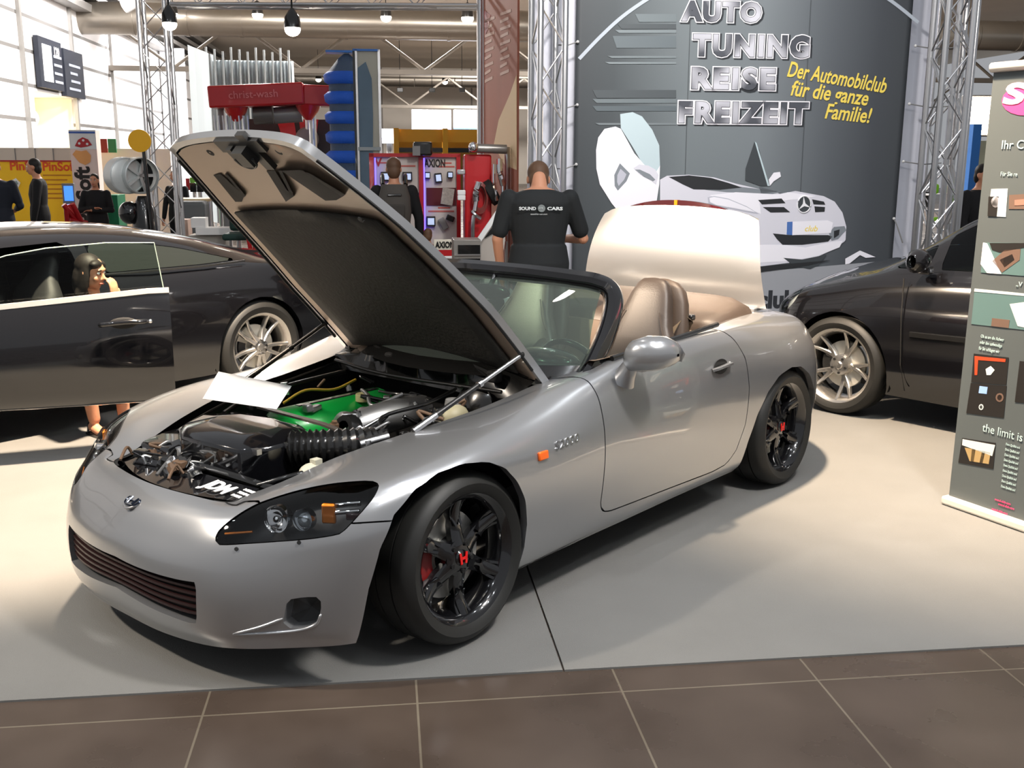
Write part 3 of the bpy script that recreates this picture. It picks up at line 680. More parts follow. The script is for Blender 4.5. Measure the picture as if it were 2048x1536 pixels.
MB().lathe([(.002, .0), (.03, .005), (.04, -.02)], Matrix.Translation((-.60, -.30, .79)), 14).build('cowl_cap', M_satin, CAR)
# rear-view mirror inside, side mirrors
mb = MB().ball((-1.075, -.02, 1.055), (.02, .115, .036), 20, 10); RV = mb.build('rear_view_mirror', M_satin, CAR, smooth=80)
MB().tube([(-1.07, -.02, 1.08), (-1.10, -.02, 1.12), (-1.12, -.02, 1.15)], .012, 8).build('mirror_arm', M_satin, RV)
for sg in (1, -1):
    rows = []
    for k, (y, cx, cz, rx, rz) in enumerate([(.845,-.925,.880,.020,.016),(.855,-.925,.886,.056,.045),(.88,-.925,.894,.082,.064),(.925,-.935,.903,.092,.072),(.975,-.95,.908,.088,.066),(1.01,-.965,.908,.068,.050),(1.03,-.975,.905,.040,.030),(1.036,-.98,.904,.008,.006)]):
        rows.append([V((cx+rx*math.copysign(abs(math.cos(a))**.8, math.cos(a)), y*sg, cz+rz*math.copysign(abs(math.sin(a))**.8, math.sin(a)))) for a in [2*PI*i/20 for i in range(20)]])
    MI = MB().grid(rows, cu=True).build('side_mirror', M_silver, CAR, smooth=80)
    MB().tube([(-.925, .815*sg, .782), (-.925, .835*sg, .815), (-.925, .86*sg, .855), (-.925, .885*sg, .875)], [.056, .040, .032, .036], 16).build('mirror_stalk', M_silver, MI, smooth=80)
    MB().add([V((-1.035, y*sg, z)) for y, z in ((.88, .86), (1.02, .868), (1.035, .9), (1.01, .935), (.90, .935), (.87, .9))], [(0, 1, 2, 3, 4, 5)]).build('mirror_glass', M_chrome, MI)
# ------------------------------------------------------------------ cabin
def sup(w, d, n=20, e=.6): return [(w*math.copysign(abs(math.cos(a))**e, math.cos(a)), d*math.copysign(abs(math.sin(a))**e, math.sin(a))) for a in [2*PI*i/n for i in range(n)]]
def seat(y0):
    rows = []
    lean = V((-.40, 0, .92)).normalized(); b = V((-1.55, y0, .36)); nrm = V((.92, 0, .40)).normalized()
    for h, w, d in ((0,.23,.06),(.12,.245,.075),(.28,.25,.07),(.40,.235,.062),(.48,.19,.055),(.54,.155,.05),(.62,.132,.048),(.70,.110,.045),(.75,.088,.04),(.775,.065,.028),(.785,.02,.01)):
        rows.append([b+lean*h+V((0, a, 0))+nrm*c for a, c in sup(w, d, 24)])
    s = MB().grid(rows, cu=True).build('seat', M_tan, CAR, smooth=80)
    rows = []
    for x, w, d in ((-1.62,.20,.05),(-1.5,.23,.075),(-1.3,.24,.08),(-1.12,.235,.075),(-1.05,.21,.05),(-1.03,.15,.02)):
        rows.append([V((x, y0+a, .36+c+(x+1.5)*.12)) for a, c in sup(w, d, 24)])
    MB().grid(rows, cu=True).build('seat_cushion', M_tan, s, smooth=80)
    for q in (-1, 1):
        P = [b+lean*h+V((0, q*w, 0))+nrm*c for h, w, c in ((.02,.20,.06),(.12,.215,.085),(.24,.215,.085),(.34,.20,.065),(.40,.18,.03))]
        MB().tube(cr(P, 4), [.03]*2+[.045]*11+[.035, .03, .02, .012], 12).build('side_bolster', M_tan, s, smooth=80)
    for q in (-1, 1): MB().tube(cr([b+lean*h+V((0, w*q, 0))+nrm*d for h, w, d in ((.44,.2,.068),(.5,.15,.06),(.6,.1,.054))], 4), .003, 5).build('seam', mat('seam_dark', (.05, .035, .028), .7), s)
    # padded roll hoop behind
    rows = []
    for h, w, d in ((.25,.20,.05),(.42,.19,.05),(.52,.172,.05),(.61,.152,.05),(.67,.125,.047),(.705,.085,.035),(.72,.03,.015)):
        rows.append([b+V((-.18, 0, .02))+V((-.30, 0, .95)).normalized()*h+V((0, a, 0))+nrm*c for a, c in sup(w, d, 24, .7)])
    MB().grid(rows, cu=True).build('roll_hoop', M_tan2, CAR, smooth=80)
for y in (.365, -.365): seat(y)
MB().box((-1.35, 0, .245), (1.3, 1.40, .03)).build('cabin_floor', mat('cabin_carpet', (.03, .026, .023), .9), CAR)
MB().box((-1.3, 0, .40), (.9, .2, .30)).build('centre_console', M_satin, CAR, bevel=.03)
mb = MB(); rows = []
for x, z in ((-.66, .77), (-.80, .795), (-.95, .805), (-1.04, .785), (-1.07, .72), (-1.02, .6), (-.9, .45)): rows.append([V((x-.03*math.cos(y*2), y, z+.01*math.cos(y*3))) for y in [i*.09-.675 for i in range(16)]])
mb.grid(rows); mb.build('dashboard', mat('dash_grey', (.05, .055, .052), .6), CAR, smooth=60)
MB().ball((-1.0, .37, .80), (.1, .17, .05), 18, 10).build('instrument_hood', M_satin, CAR, smooth=80)
T = Matrix.Translation((-1.19, .37, .70)) @ Matrix.Rotation(R(-68), 4, 'Y')
mb = MB(T).tube([(.175*math.cos(a), .175*math.sin(a), 0) for a in [2*PI*i/36 for i in range(36)]], .014, 10, closed=True)
for a in (PI*.5, PI*1.5, PI): mb.tube([(.04*math.cos(a), .04*math.sin(a), -.02), (.17*math.cos(a), .17*math.sin(a), 0)], .014, 8)
mb.ball((0, 0, -.015), (.06, .06, .025), 16, 8); mb.build('steering_wheel', M_satin, CAR, smooth=60)
for sg in (1, -1):
    rows = [[V((x, y*sg, z)) for x in [-.85-.1*i for i in range(11)]] for y, z in ((.735, .862), (.70, .858), (.68, .84), (.665, .70), (.67, .5), (.69, .25))]
    MB().grid(rows).build('door_lining', mat('lining_tan', '#6f5d4d', .6), DOOR if sg > 0 else DOORR, smooth=60)
    MB().tube(cr([(-.95, .745*sg, .858), (-1.4, .757*sg, .882), (-1.80, .745*sg, .898)], 6), .012, 8).build('window_seal', M_satin, DOOR if sg > 0 else DOORR)
# folded hood cover behind the seats, rear deck, belt buckle
rows = []
for i in range(-1, 14):
    t = max(-1, min(1, -1+2*i/12)); a = abs(t)
    if i in (-1, 13): rows.append([V((x, .625*t, z-.05)) for x, z in ((-1.99,.80),(-2.03,.84),(-2.08,.85),(-2.2,.85),(-2.34,.85),(-2.42,.85),(-2.45,.85),(-2.47,.82))]); continue
    rows.append([V((-1.98-.04*a, .62*t, .80)), V((-2.0-.03*a, .62*t, .85)), V((-2.06, .615*t, .875)), V((-2.2, .61*t, .905+.01*a**2-.03*a**10)), V((-2.34, .60*t, .935+.01*a-.04*a**10)), V((-2.42+.02*a, .59*t, .95-.045*a**10)), V((-2.48+.05*a*a, .585*t, .93-.04*a**10)), V((-2.53+.07*a*a, .58*t, .84))])
MB().grid(rows).build('hood_cover', M_tan2, CAR, smooth=80)
MB().grid([[V((x, y, z)) for y in [i*.1-.7 for i in range(15)]] for x, z in ((-1.90, .30), (-1.93, .70), (-1.97, .815), (-2.1, .82))]).build('rear_bulkhead', mat('bulkhead_tan', '#5d4d40', .7), CAR)
rows = []
for q in TOPEDGE:
    if q.x < -1.92:
        wi = .03+.17*max(0, min(1, (-2.42-q.x)/.12)); rows.append([V((q.x, q.y, q.z)), V((q.x+.0, max(0, q.y-wi), q.z-.006)), V((max(q.x, -2.99)+.02, max(0, q.y-wi-.03), q.z-.05))])
MB().grid(rows).mirror().build('deck_edge', M_silver, CAR, smooth=60, weld=.001)
MB().box((-2.60, 0, .868), (.12, 1.10, .02)).build('deck_panel', M_silver, CAR, bevel=.006)
MB().box((-2.83, 0, .55), (.52, 1.05, .3)).build('boot_well', M_dark, CAR)
for sg in (1, -1):
    bk = MB().tube(cr([(-1.93, .50*sg, .82), (-1.92, .52*sg, .88), (-1.88, .50*sg, .90), (-1.80, .48*sg, .80), (-1.7, .47*sg, .6)], 4), 1, prof=[(-.024, -.002), (.024, -.002), (.024, .002), (-.024, .002)])
    bk.build('seat_belt', mat('belt_web', (.12, .09, .06), .7), CAR)
    MB().box((-1.93, .52*sg, .895), (.04, .05, .03)).build('belt_guide', M_satin, CAR, bevel=.008)
# raised boot lid with the high stop lamp along its edge
lo, hi = -2.56, -2.63
def lid(u, v, off=0):        # u -1..1 across, v 0 foot..1 top
    w = .60-.08*v-.02*v**6; x = lo+(hi-lo)*v+.05*math.sin(PI*v*.9)-.02*u*u; z = .875+(1.40-.035*u*u-.03*abs(u)**8-.875)*v
    return V((x-off, u*w, z))
mb = MB(); f_ = [[lid(-1+j/9, i/12) for j in range(19)] for i in range(13)]; g_ = [[lid((-1+j/9)*.97, i/12*.985+.008, .03) for j in range(19)] for i in range(13)]
mb.grid(f_); mb.grid(g_)
rl = lambda r: r[0]+[x[-1] for x in r[1:]]+r[-1][-2::-1]+[x[0] for x in r[-2:0:-1]]
mb.grid([rl(f_), rl(g_)], cu=True)
LID = mb.build('boot_lid', M_silver, CAR, smooth=50, weld=.0005)
P = [lid(u*.62/6, 1.0) for u in range(-6, 7)]
rows = [[q+V((.004, 0, 0)) for q in P], [q+V((.0, 0, .028*(1-(abs(i-6)/6)**2.2))) for i, q in enumerate(P)], [q+V((-.03, 0, .026*(1-(abs(i-6)/6)**2.2))) for i, q in enumerate(P)], [q+V((-.034, 0, 0)) for q in P]]
MB().grid(rows).build('stop_lamp', M_redlens, LID, smooth=60)
MB().box(lid(0, 1)+V((-.01, 0, .014)), (.03, .02, .028)).build('lamp_joint', M_amber, LID)
# tail lamp
for sg in (1, -1):
    cv, cf, _ = cut(BV, BF, [lambda v: .03-abs(v.z-.70)+.0*v.x, lambda v: -2.98-v.x, lambda v: v.y-.45])
    MB().add([V((q.x-.002, (q.y+.002)*sg, q.z)) for q in cv], cf).build('tail_lamp', M_redlens, CAR)
# ------------------------------------------------------------------ engine bay
random.seed(4)
HE = [(x, y) for x, y, z in HT]
rows = []
for dz, ins in ((-.03, .02), (-.10, .035), (-.40, .05)):
    L = [V((q.x, q.y, q.z+dz)) for q in TOPEDGE if q.x > -.80]
    L = [q-V((q.x*.0+ins if q.y < .3 else ins*.3, ins*min(1, q.y/.2), 0)) for q in L]
    rows.append([V((q.x, -q.y, q.z)) for q in L[::-1]]+L)
MB().grid(rows).build('engine_bay', M_blackp, CAR, smooth=60)
MB().box((-.05, 0, .34), (1.3, .9, .02)).build('engine_tray', M_dark, CAR)
MB().grid([[V((-.72, y, z)) for y in (-.56, 0, .56)] for z in (.35, .755)]).build('firewall', M_blackp, CAR)
# gutter rail along the far and near edges
for sg in (1, -1):
    L = [V((q.x-.01, (q.y-.028)*sg, q.z-.022)) for q in TOPEDGE if -.74 < q.x < .58]
    MB().tube(L, .006, 6).build('gutter_rail', M_satin, CAR)
# air box: a black lidded case with a bevelled top, then its ribbed hose
def case(name, pts, z0, z1, inset, m, dome=.012):
    c = sum((V(p) for p in pts), V())/len(pts); P0 = [V((p[0], p[1], z0)) for p in pts]
    P1 = [V((p[0], p[1], z1-.02)) for p in pts]; P2 = [V((p[0], p[1], z1)).lerp(V((c.x, c.y, z1)), inset) for p in pts]; P3 = [V((p[0], p[1], z1+dome)).lerp(V((c.x, c.y, z1+dome)), .45) for p in pts]
    mb = MB().grid([P0, P1, P2, P3], cu=True); mb.add(P3, [list(range(len(P3)))]); return mb.build(name, m, CAR, bevel=.008)
AB = case('air_box', [(.50,-.10,0),(.44,-.22,0),(.30,-.30,0),(.17,-.24,0),(.10,.02,0),(.14,.16,0),(.22,.24,0),(.38,.25,0),(.47,.20,0)], .50, .69, .12, M_black)
mb = MB()
for x, y in ((.46, .12), (.45, .0), (.46, -.1), (.42, .23), (.30, .24)): mb.box((x, y, .665), (.02, .035, .02))
mb.build('box_clips', M_alu, AB)
P = cr([(.27, .22, .64), (.20, .30, .645), (.10, .38, .645), (.0, .41, .63)], 10)
MB().tube(P, [.062+(.006 if i % 2 else -.004) for i in range(len(P))], 18).build('intake_hose', M_satin, CAR, smooth=60)
MB().box((.17, .24, .66), (.09, .12, .03), rz=.5).build('hose_clamp', M_satin, CAR, bevel=.008)
# radiator shroud at the nose with white lettering, front beam, washer reservoir
MB().grid([[V((.665-.28*y*y*2.2, y, .556)) for y in [i*.05-.35 for i in range(15)]], [V((.52-.2*y*y, y*.98, .574)) for y in [i*.05-.35 for i in range(15)]], [V((.50, y*.95, .50)) for y in [i*.05-.35 for i in range(15)]]]).build('radiator_cover', M_black, CAR, smooth=50)
q = hit(405, 992, 2, .571); r_ = Matrix.Rotation(R(112), 4, 'Z')
text('cover_lettering', 'JDM', .085, M_paper, CAR, Matrix.Translation((.598, .165, .571)) @ Matrix.Rotation(R(88), 4, 'Z') @ Matrix.Rotation(R(7), 4, 'X'), ext=.001, off=.003, sx=.85)
for i, s_ in enumerate(('S-SERIES', 'TUNING', 'PARTS')):
    text('cover_lettering', s_, .017, M_paper, CAR, Matrix.Translation((.54+i*.024, .315, .575-.003*i)) @ Matrix.Rotation(R(88), 4, 'Z') @ Matrix.Rotation(R(7), 4, 'X'), ext=.001, off=.001)
MB().tube(cr([(.52, -.36, .56), (.50, 0, .585), (.45, .36, .565)], 5), .014, 8).build('slam_rail', M_satin, CAR)
MB().ball((.315, .395, .605), (.05, .035, .028), 16, 10).box((.30, .40, .635), (.03, .03, .02)).build('washer_tank', mat('translucent_tank', '#b9b6a4', .4), CAR, smooth=60)
MB().lathe([(.001, .02), (.024, .02), (.028, .012), (.028, -.02)], Matrix.Translation(hit(486, 918, 2, .61)), 16).build('radiator_cap', M_steel, CAR)
case('battery_cover', [(.50,-.40,0),(.40,-.46,0),(.22,-.50,0),(.22,-.30,0),(.36,-.26,0),(.5,-.2,0)], .45, .60, .1, M_black)
case('fuse_box', [(.56,-.05,0),(.60,-.28,0),(.54,-.33,0),(.48,-.10,0)], .45, .575, .1, M_black)
# green rocker cover with filler cap and coil pack
rows = []
for x, w, hgt in ((.105, .07, .035), (.10, .10, .075), (.085, .115, .09), (-.1, .115, .09), (-.42, .115, .09), (-.44, .10, .075), (-.445, .07, .03)):
    rows.append([V((x, -.07+w*math.cos(a)*(1 if abs(math.cos(a)) < .8 else 1), .615+hgt*max(-.6, math.sin(a))**1 if math.sin(a) > 0 else .615+.06*math.sin(a))) for a in [2*PI*i/24 for i in range(24)]])
VC = MB().grid(rows, cu=True); VC.add(rows[0], [list(range(24))]).add(rows[-1], [list(range(24))[::-1]]); VC = VC.build('rocker_cover', M_green, CAR, smooth=45)
MB().lathe([(.001, .03), (.028, .03), (.03, .024), (.03, 0)], Matrix.Translation((-.26, .01, .69)), 14).build('filler_cap', mat('cap_cream', '#8f8b62', .5), VC)
MB().box((-.2, -.07, .70), (.42, .03, .014)).build('coil_cover', M_satin, VC, bevel=.004)
MB().box((-.02, .0, .70), (.07, .03, .02), rz=.4).box((.02, .01, .71), (.03, .03, .03)).build('sensor_plug', M_alud, VC, bevel=.004)
# intake plenum, throttle, brace bar, loom
MB().tube(cr([(-.05, .17, .64), (-.2, .2, .66), (-.42, .2, .665)], 4), [.05, .06, .062, .064, .064, .064, .062, .058, .05], 14).build('intake_plenum', M_alud, CAR, smooth=60)
for k in range(4): MB().tube(cr([(-.08-.1*k, .05, .62), (-.08-.1*k, .10, .67), (-.08-.1*k, .17, .66)], 4), .024, 10).build('intake_runner', M_alud, CAR, smooth=60)
MB().lathe([(.03, 0), (.055, 0), (.06, .02), (.05, .05), (.03, .05)], Matrix.Translation((-.02, .22, .65)) @ Matrix.Rotation(R(70), 4, 'Y'), 20).build('throttle_body', M_satin, CAR)
MB().tube([(.135, -.14, .712), (.145, .25, .712), (.135, .33, .70), (.10, .45, .672)], 1, prof=[(-.012, -.004), (.012, -.004), (.012, .004), (-.012, .004)]).build('brace_bar', mat('brace_brown', (.12, .10, .085), .4, .5), CAR)
MB().cyl((.13, .43, .665), (.03, .47, .68), .018).cyl((.11, .45, .68), (.11, .46, .63), .012).build('brace_mount', M_alu, CAR)
MB().ball((-.385, .40, .665), (.065, .05, .05), 16, 10).build('brake_reservoir', mat('reservoir_cream', '#9b9478', .5), CAR, smooth=60)
MB().lathe([(.001, .05), (.03, .05), (.034, .03), (.034, 0)], Matrix.Translation((-.40, .38, .68)), 14).build('reservoir_cap', M_grey, CAR)
MB().lathe([(.03, 0), (.09, .0), (.10, .02), (.06, .05), (.001, .06)], Matrix.Translation((-.56, .36, .66)) @ Matrix.Rotation(R(80), 4, 'Y'), 20).build('brake_servo', M_satin, CAR)
def hose(pts, r, m, name): MB().tube(cr(pts, 5), r, 8).build(name, m, CAR, smooth=60)
hose([(-.1, -.3, .66), (-.2, -.28, .70), (-.32, -.24, .69), (-.45, -.25, .71)], .006, mat('loom_yellow', '#a98a2a', .5), 'wire')
hose([(-.30, -.04, .72), (-.24, .06, .725), (-.20, .14, .70), (-.3, .2, .74)], .008, M_alud, 'fuel_line')
hose([(-.36, 0, .71), (-.34, .1, .72), (-.38, .2, .72)], .007, M_satin, 'vacuum_hose')
hose([(.12, -.4, .64), (0, -.42, .67), (-.2, -.40, .70), (-.5, -.38, .72)], .012, M_satin, 'heater_hose')
hose([(-.05, .36, .65), (-.1, .3, .70), (-.3, .33, .72), (-.5, .3, .74)], .008, M_satin, 'wire_loom')
hose([(.47, .30, .57), (.4, .38, .60), (.25, .43, .62), (.1, .46, .65)], .010, M_satin, 'wire_loom')
hose([(-.55, -.5, .75), (-.5, -.1, .745), (-.55, .5, .75)], .008, M_satin, 'washer_hose')
hose([(.13, .36, .66), (.10, .41, .62), (.07, .42, .58)], .015, mat('hose_grey', (.3, .3, .28), .5), 'coolant_hose')
ms = (M_alud, M_satin, M_satin, M_alu, M_blackp, mat('rust_brown', (.12, .07, .04), .6))
for k in range(96):
    if k < 36: x, y, z = random.uniform(-.45, .08), random.uniform(.07, .42), random.uniform(.63, .70)
    elif k < 46: x, y, z = random.uniform(-.55, .05), random.uniform(-.48, -.22), random.uniform(.62, .70)
    else: x, y, z = random.uniform(.42, .58), random.uniform(-.33, .08), random.uniform(.565, .59)
    mm = random.choice(ms); s_ = random.uniform(.012, .03)
    if k % 3 == 0: MB().lathe([(.001, s_), (s_*.6, s_), (s_*.6, s_*.4), (s_, s_*.4), (s_, -s_)], Matrix.Translation((x, y, z)) @ Matrix.Rotation(random.uniform(-1, 1), 4, 'X'), 8).build('fitting', mm, CAR)
    elif k % 3 == 1: MB().box((x, y, z), (s_*2, s_*1.2, s_), rz=random.uniform(0, 3)).build('bracket', mm, CAR, bevel=.003)
    else: hose([(x, y, z), (x+random.uniform(-.06, .06), y+random.uniform(-.04, .04), z+.03), (x+random.uniform(-.1, .1), y+random.uniform(-.06, .06), z)], random.uniform(.004, .008), mm, 'small_pipe')
# sheet of paper lying over the bay
pq = [(437, 743, .80), (583, 772, .80), (553, 818, .775), (405, 797, .745)]
c_ = [hit(x, y, 2, z) for x, y, z in pq]
rows = [[c_[0].lerp(c_[1], j/6).lerp(c_[3].lerp(c_[2], j/6), i/6)+V((0, 0, .006*math.sin(PI*i/6)*math.sin(PI*j/6))) for j in range(7)] for i in range(7)]
ps = MB().grid(rows).build('paper_sheet', M_paper, solid=.0015); tag(ps, 'blank white sheet of paper lying across the open engine bay of the silver roadster', 'paper')
# ------------------------------------------------------------------ other cars, each in its own frame (front axle at the origin, +x forward, +y left)
def car_grid(sta, nu=6, nv=4):
    cols = [cr(s, nv) for s in sta]; return [cr([c[k] for c in cols], nu) for k in range(len(cols[0]))]
def rsec(x, ys, zs, zb, zr, yr=.52, yb=None, tum=None):
    yb = yb if yb is not None else ys*.91; h = zb-zs
    return [(x,ys*.92,zs),(x,ys*.985,zs+h*.18),(x,ys,zs+h*.42),(x,ys*.995,zs+h*.68),(x,ys*.965,zs+h*.9),(x,yb,zb),(x,(yb+yr)/2+.02,(zb*.5+zr*.5)),(x,yr,zr),(x,yr*.55,zr+.045),(x,0,zr+.06)]
# black coupe parked parallel on the far side, its near door swung open
CP = thing('coupe', 'black two-door coupe with open door and silver wheel, parked behind the silver roadster', 'car', (.79, -3.80, 0))
CS = [rsec(-3.66,.42,.42,.70,.73,.25), rsec(-3.62,.62,.36,.76,.79,.40), rsec(-3.5,.80,.30,.82,.845,.52), rsec(-3.28,.87,.25,.875,.885,.60), rsec(-2.99,.90,.22,.905,.93,.60), rsec(-2.69,.905,.20,.92,1.01,.58), rsec(-2.29,.90,.19,.925,1.10,.57), rsec(-1.89,.895,.19,.92,1.155,.57), rsec(-1.4,.89,.19,.91,1.175,.57), rsec(-1.0,.89,.19,.90,1.16,.58), rsec(-.6,.89,.19,.885,1.08,.58), rsec(-.2,.89,.19,.87,.95,.60), rsec(.1,.895,.20,.85,.88,.60), rsec(.5,.88,.22,.78,.81,.55), rsec(.8,.78,.26,.68,.71,.45), rsec(.92,.55,.32,.58,.60,.30)]
CV, CF = grid_vf(car_grid(CS))
c1 = sdp(smooth_poly([(.36*math.cos(a)-2.70, .33+.37*math.sin(a)) for a in [2*PI*i/24 for i in range(24)]], 1)); c2 = sdp([(.36*math.cos(a), .33+.37*math.sin(a)) for a in [2*PI*i/24 for i in range(24)]])
gw1 = lambda v: c1(v.x, v.z) if v.y > .6 else -.2
gw2 = lambda v: c2(v.x, v.z) if v.y > .6 else -.2
_do = sdp([(-1.46,1.14),(-1.0,1.12),(-.6,1.05),(-.2,.93),(-.10,.85),(-.10,.30),(-1.46,.30)])
gdo = lambda v: _do(v.x, v.z) if v.y > .55 else -.2
_qw = sdp([(-1.56,1.125),(-1.9,1.11),(-2.2,1.06),(-2.5,.985),(-2.62,.955),(-2.3,.945),(-1.56,.94)])
gqw = lambda v: _qw(v.x, v.z) if v.y > .5 else -.2
def gws(v): return min(v.x+.62-.9*max(0, 1.02-v.z)*0, .56-v.y, v.z-.90, .02-v.x) if v.x > -.75 else -.2
def mir(vs): return [V((q.x, -q.y, q.z)) for q in vs]
v_, f_, s_ = cut(CV, CF, [neg(gw1), neg(gw2), neg(gdo), neg(gqw), neg(gws)])
lp = MB(); lip(s_[0]+s_[1], (0, -.06, 0), lp); lip(s_[2], (0, -.05, 0), lp)
mb = MB().add(v_, f_).add(lp.v, lp.f)
vr, fr_, _ = cut(CV, CF, [neg(gw1), neg(gw2), neg(gqw), neg(gws)])
mb.add(mir(vr), [f[::-1] for f in fr_]); CB = mb.build('body', M_black, CP, smooth=50, weld=.001)
for sg in (1, -1):
    v_, f_, _ = cut(CV, CF, [pos(gqw, .004)]); MB().add([V((q.x, q.y*sg, q.z)) for q in v_], f_).build('quarter_window', M_glassd, CP, smooth=80)
    MB().tube([(-1.46, .80*sg, .935), (-1.9, .835*sg, .938), (-2.3, .84*sg, .94), (-2.62, .83*sg, .952)], .007, 6).build('window_trim', M_satin, CP)
v_, f_, _ = cut(CV, CF, [pos(gws, .004)]); MB().add(v_, f_).mirror().build('windscreen', M_glassd, CP, smooth=80, weld=.001)
MB().box((-1.2, 0, .25), (2.6, 1.6, .05)).box((-2.35, 0, .55), (.06, 1.6, .6)).box((.1, 0, .55), (.06, 1.6, .6)).build('cabin_tub', M_dark, CP)
mb = MB().grid([[V((x, .868, z)) for x in (-1.5, -.8, -.1)] for z in (.22, .30)]); mb.build('door_sill', M_satin, CP)
for y in (.37, -.37):
    rows = []
    for h, w, d in ((0,.22,.07),(.2,.25,.09),(.42,.24,.08),(.5,.16,.06),(.56,.13,.05),(.68,.12,.045),(.71,.06,.02)): rows.append([V((-1.25-.32*h, y+a, .42+h*.93+c*.3)) + V((c*.9, 0, 0)) for a, c in sup(w, d, 16)])
    s_ = MB().grid(rows, cu=True).build('seat', mat('dark_seat', (.02, .02, .021), .6), CP, smooth=80)
    MB().box((-1.0, y, .42), (.52, .48, .15)).build('seat_cushion', mat('dark_seat', (.02, .02, .021), .6), s_, bevel=.05)
for out in (1, -1):
    wheel(CP, (-2.70, .785*out, .335), out, .335, .23, .245, 'twinten' if False else 'twinfive', M_rims, 0, 0, M_rims, M_dark)
    wheel(CP, (0, .785*out, .335), out, .335, .23, .245, 'twinfive', M_rims, 0, 0, M_rims, M_dark)
    mb = MB()
    for x0 in (0, -2.7): MB().lathe([(.1, 0), (.385, 0), (.385, .3*out)], Matrix.Translation((x0, .55*out, .33)) @ Matrix.Rotation(R(-90), 4, 'X'), 24, a0=PI*.9, a1=PI*2.1).build('arch_liner', M_dark, CP)
    v_, f_, _ = cut(CV, CF, [lambda v: .10-abs(v.z-.70), lambda v: -3.3-v.x, lambda v: v.y-.42, lambda v: v.x+3.58]); MB().add([V((q.x-.003, (q.y+.003)*out, q.z)) for q in v_], f_).build('tail_lamp', mat('smoked_lamp', (.03, .012, .012), .08, coat=1), CP)
# the open door, built along its own hinge line
hx, hy = .66-.79, -2.86+3.80
DA = math.atan2(-2.10+2.86, -.70-.66)
DT = Matrix.Translation((hx, hy, 0)) @ Matrix.Rotation(DA, 4, 'Z')     # local x from the hinge to the rear edge, -y outward
def belt(u): return .815+.105*min(1, u/1.45)
rows = []
for k, (off, f) in enumerate([(.02, 0), (-.015, .03), (-.045, .2), (-.055, .45), (-.05, .7), (-.03, .9), (.0, 1), (.05, 1.0), (.09, .97), (.10, .6), (.09, .2), (.05, 0)]):
    rows.append([V((u, off-.03*math.sin(PI*u/1.56)*(1 if off < .03 else 0), .285+.025*(1-u/1.56)+f*(belt(u)-.285))) for u in [1.56*i/14 for i in range(15)]])
mb = MB(DT).grid(rows, cv=True); nr = len(rows); 
mb.add([r[0] for r in rows], [list(range(nr))]).add([r[-1] for r in rows], [list(range(nr))])
CD = mb.build('open_door', M_black, CP, smooth=50)
MB(DT).tube([(u, -.008-.03*math.sin(PI*u/1.56), belt(u)+.004) for u in [1.56*i/14 for i in range(15)]], 1, prof=[(-.008, -.014), (.008, -.014), (.008, .014), (-.008, .014)]).build('belt_trim', mat('trim_chrome', (.9, .88, .84), .25, .55), CD)
gl = [(1.535, 0), (1.50, .265), (1.25, .285), (.95, .285), (.75, .265), (.5, .20), (.25, .10), (.05, 0)]
gp = [(a, belt(a)+b) for a, b in gl]; n = len(gp)
MB(DT).add([V((a, .03, z)) for a, z in gp], [list(range(n))]).build('door_window', glass_mat('door_glass', '#c8d4cc', .0), CD)
MB(DT).tube([V((a, .03, z)) for a, z in gp[:1]+gp[1:]], .0035, 6).build('glass_edge', mat('glass_edge', '#9fb0a0', .2), CD)
hm = MB(DT).tube(cr([(1.19, -.085, .755), (1.22, -.115, .762), (1.32, -.12, .77), (1.40, -.115, .768), (1.43, -.085, .765)], 4), .014, 8).build('door_handle', M_black, CD, smooth=60)
MB(DT).ball((1.31, -.08, .76), (.075, .012, .032), 16, 8).build('handle_recess', M_dark, CD, smooth=80)
MB(DT).ball((1.45, -.09, .765), .012, 10, 6).build('key_lock', M_chrome, CD)
# dark hatchback on the right, nose to the far left
HB = thing('hatchback', 'black hatchback with pale multi-spoke wheel standing behind the upright grey banner', 'car', (-4.91, .46, 0), R(-98.6))
HS = [rsec(.60,.40,.30,.56,.60,.25), rsec(.57,.62,.24,.63,.67,.40), rsec(.46,.78,.20,.71,.755,.52), rsec(.28,.86,.18,.79,.835,.60), rsec(.0,.885,.18,.86,.93,.62), rsec(-.25,.885,.18,.92,.99,.64), rsec(-.5,.885,.18,.955,1.12,.62), rsec(-.8,.885,.18,.985,1.30,.60), rsec(-1.15,.885,.18,1.0,1.42,.56), rsec(-1.7,.885,.18,1.01,1.46,.56), rsec(-2.4,.885,.18,1.03,1.44,.56), rsec(-2.9,.87,.20,1.04,1.33,.54), rsec(-3.15,.82,.28,1.0,1.12,.5), rsec(-3.22,.7,.34,.9,.95,.4)]
HVv, HF = grid_vf(car_grid(HS))
for o_ in range(1):
    k1 = sdp([(.36*math.cos(a)-.07, .32+.365*math.sin(a)) for a in [2*PI*i/28 for i in range(28)]]); k2 = sdp([(.36*math.cos(a)-2.6, .32+.365*math.sin(a)) for a in [2*PI*i/28 for i in range(28)]])
gk1 = lambda v: k1(v.x, v.z) if v.y > .6 else -.2
gk2 = lambda v: k2(v.x, v.z) if v.y > .6 else -.2
_q1 = sdp([(-.36,.985),(-.60,.995),(-.60,1.15),(-.56,1.13)]); _q2 = sdp([(-.68,1.0),(-.68,1.20),(-.9,1.32),(-1.15,1.385),(-1.62,1.41),(-1.62,1.03)]); _q3 = sdp([(-1.70,1.03),(-1.70,1.41),(-2.4,1.38),(-2.75,1.28),(-2.6,1.05)])
gq = lambda v: max(_q1(v.x, v.z), _q2(v.x, v.z), _q3(v.x, v.z)) if v.y > .5 else -.2
_hl = sdp(smooth_poly([(.60,.58),(.58,.69),(.42,.81),(.29,.81),(.32,.70),(.46,.59)], 3)); ghl = lambda v: _hl(v.x, v.z) if v.y > .3 else -.2
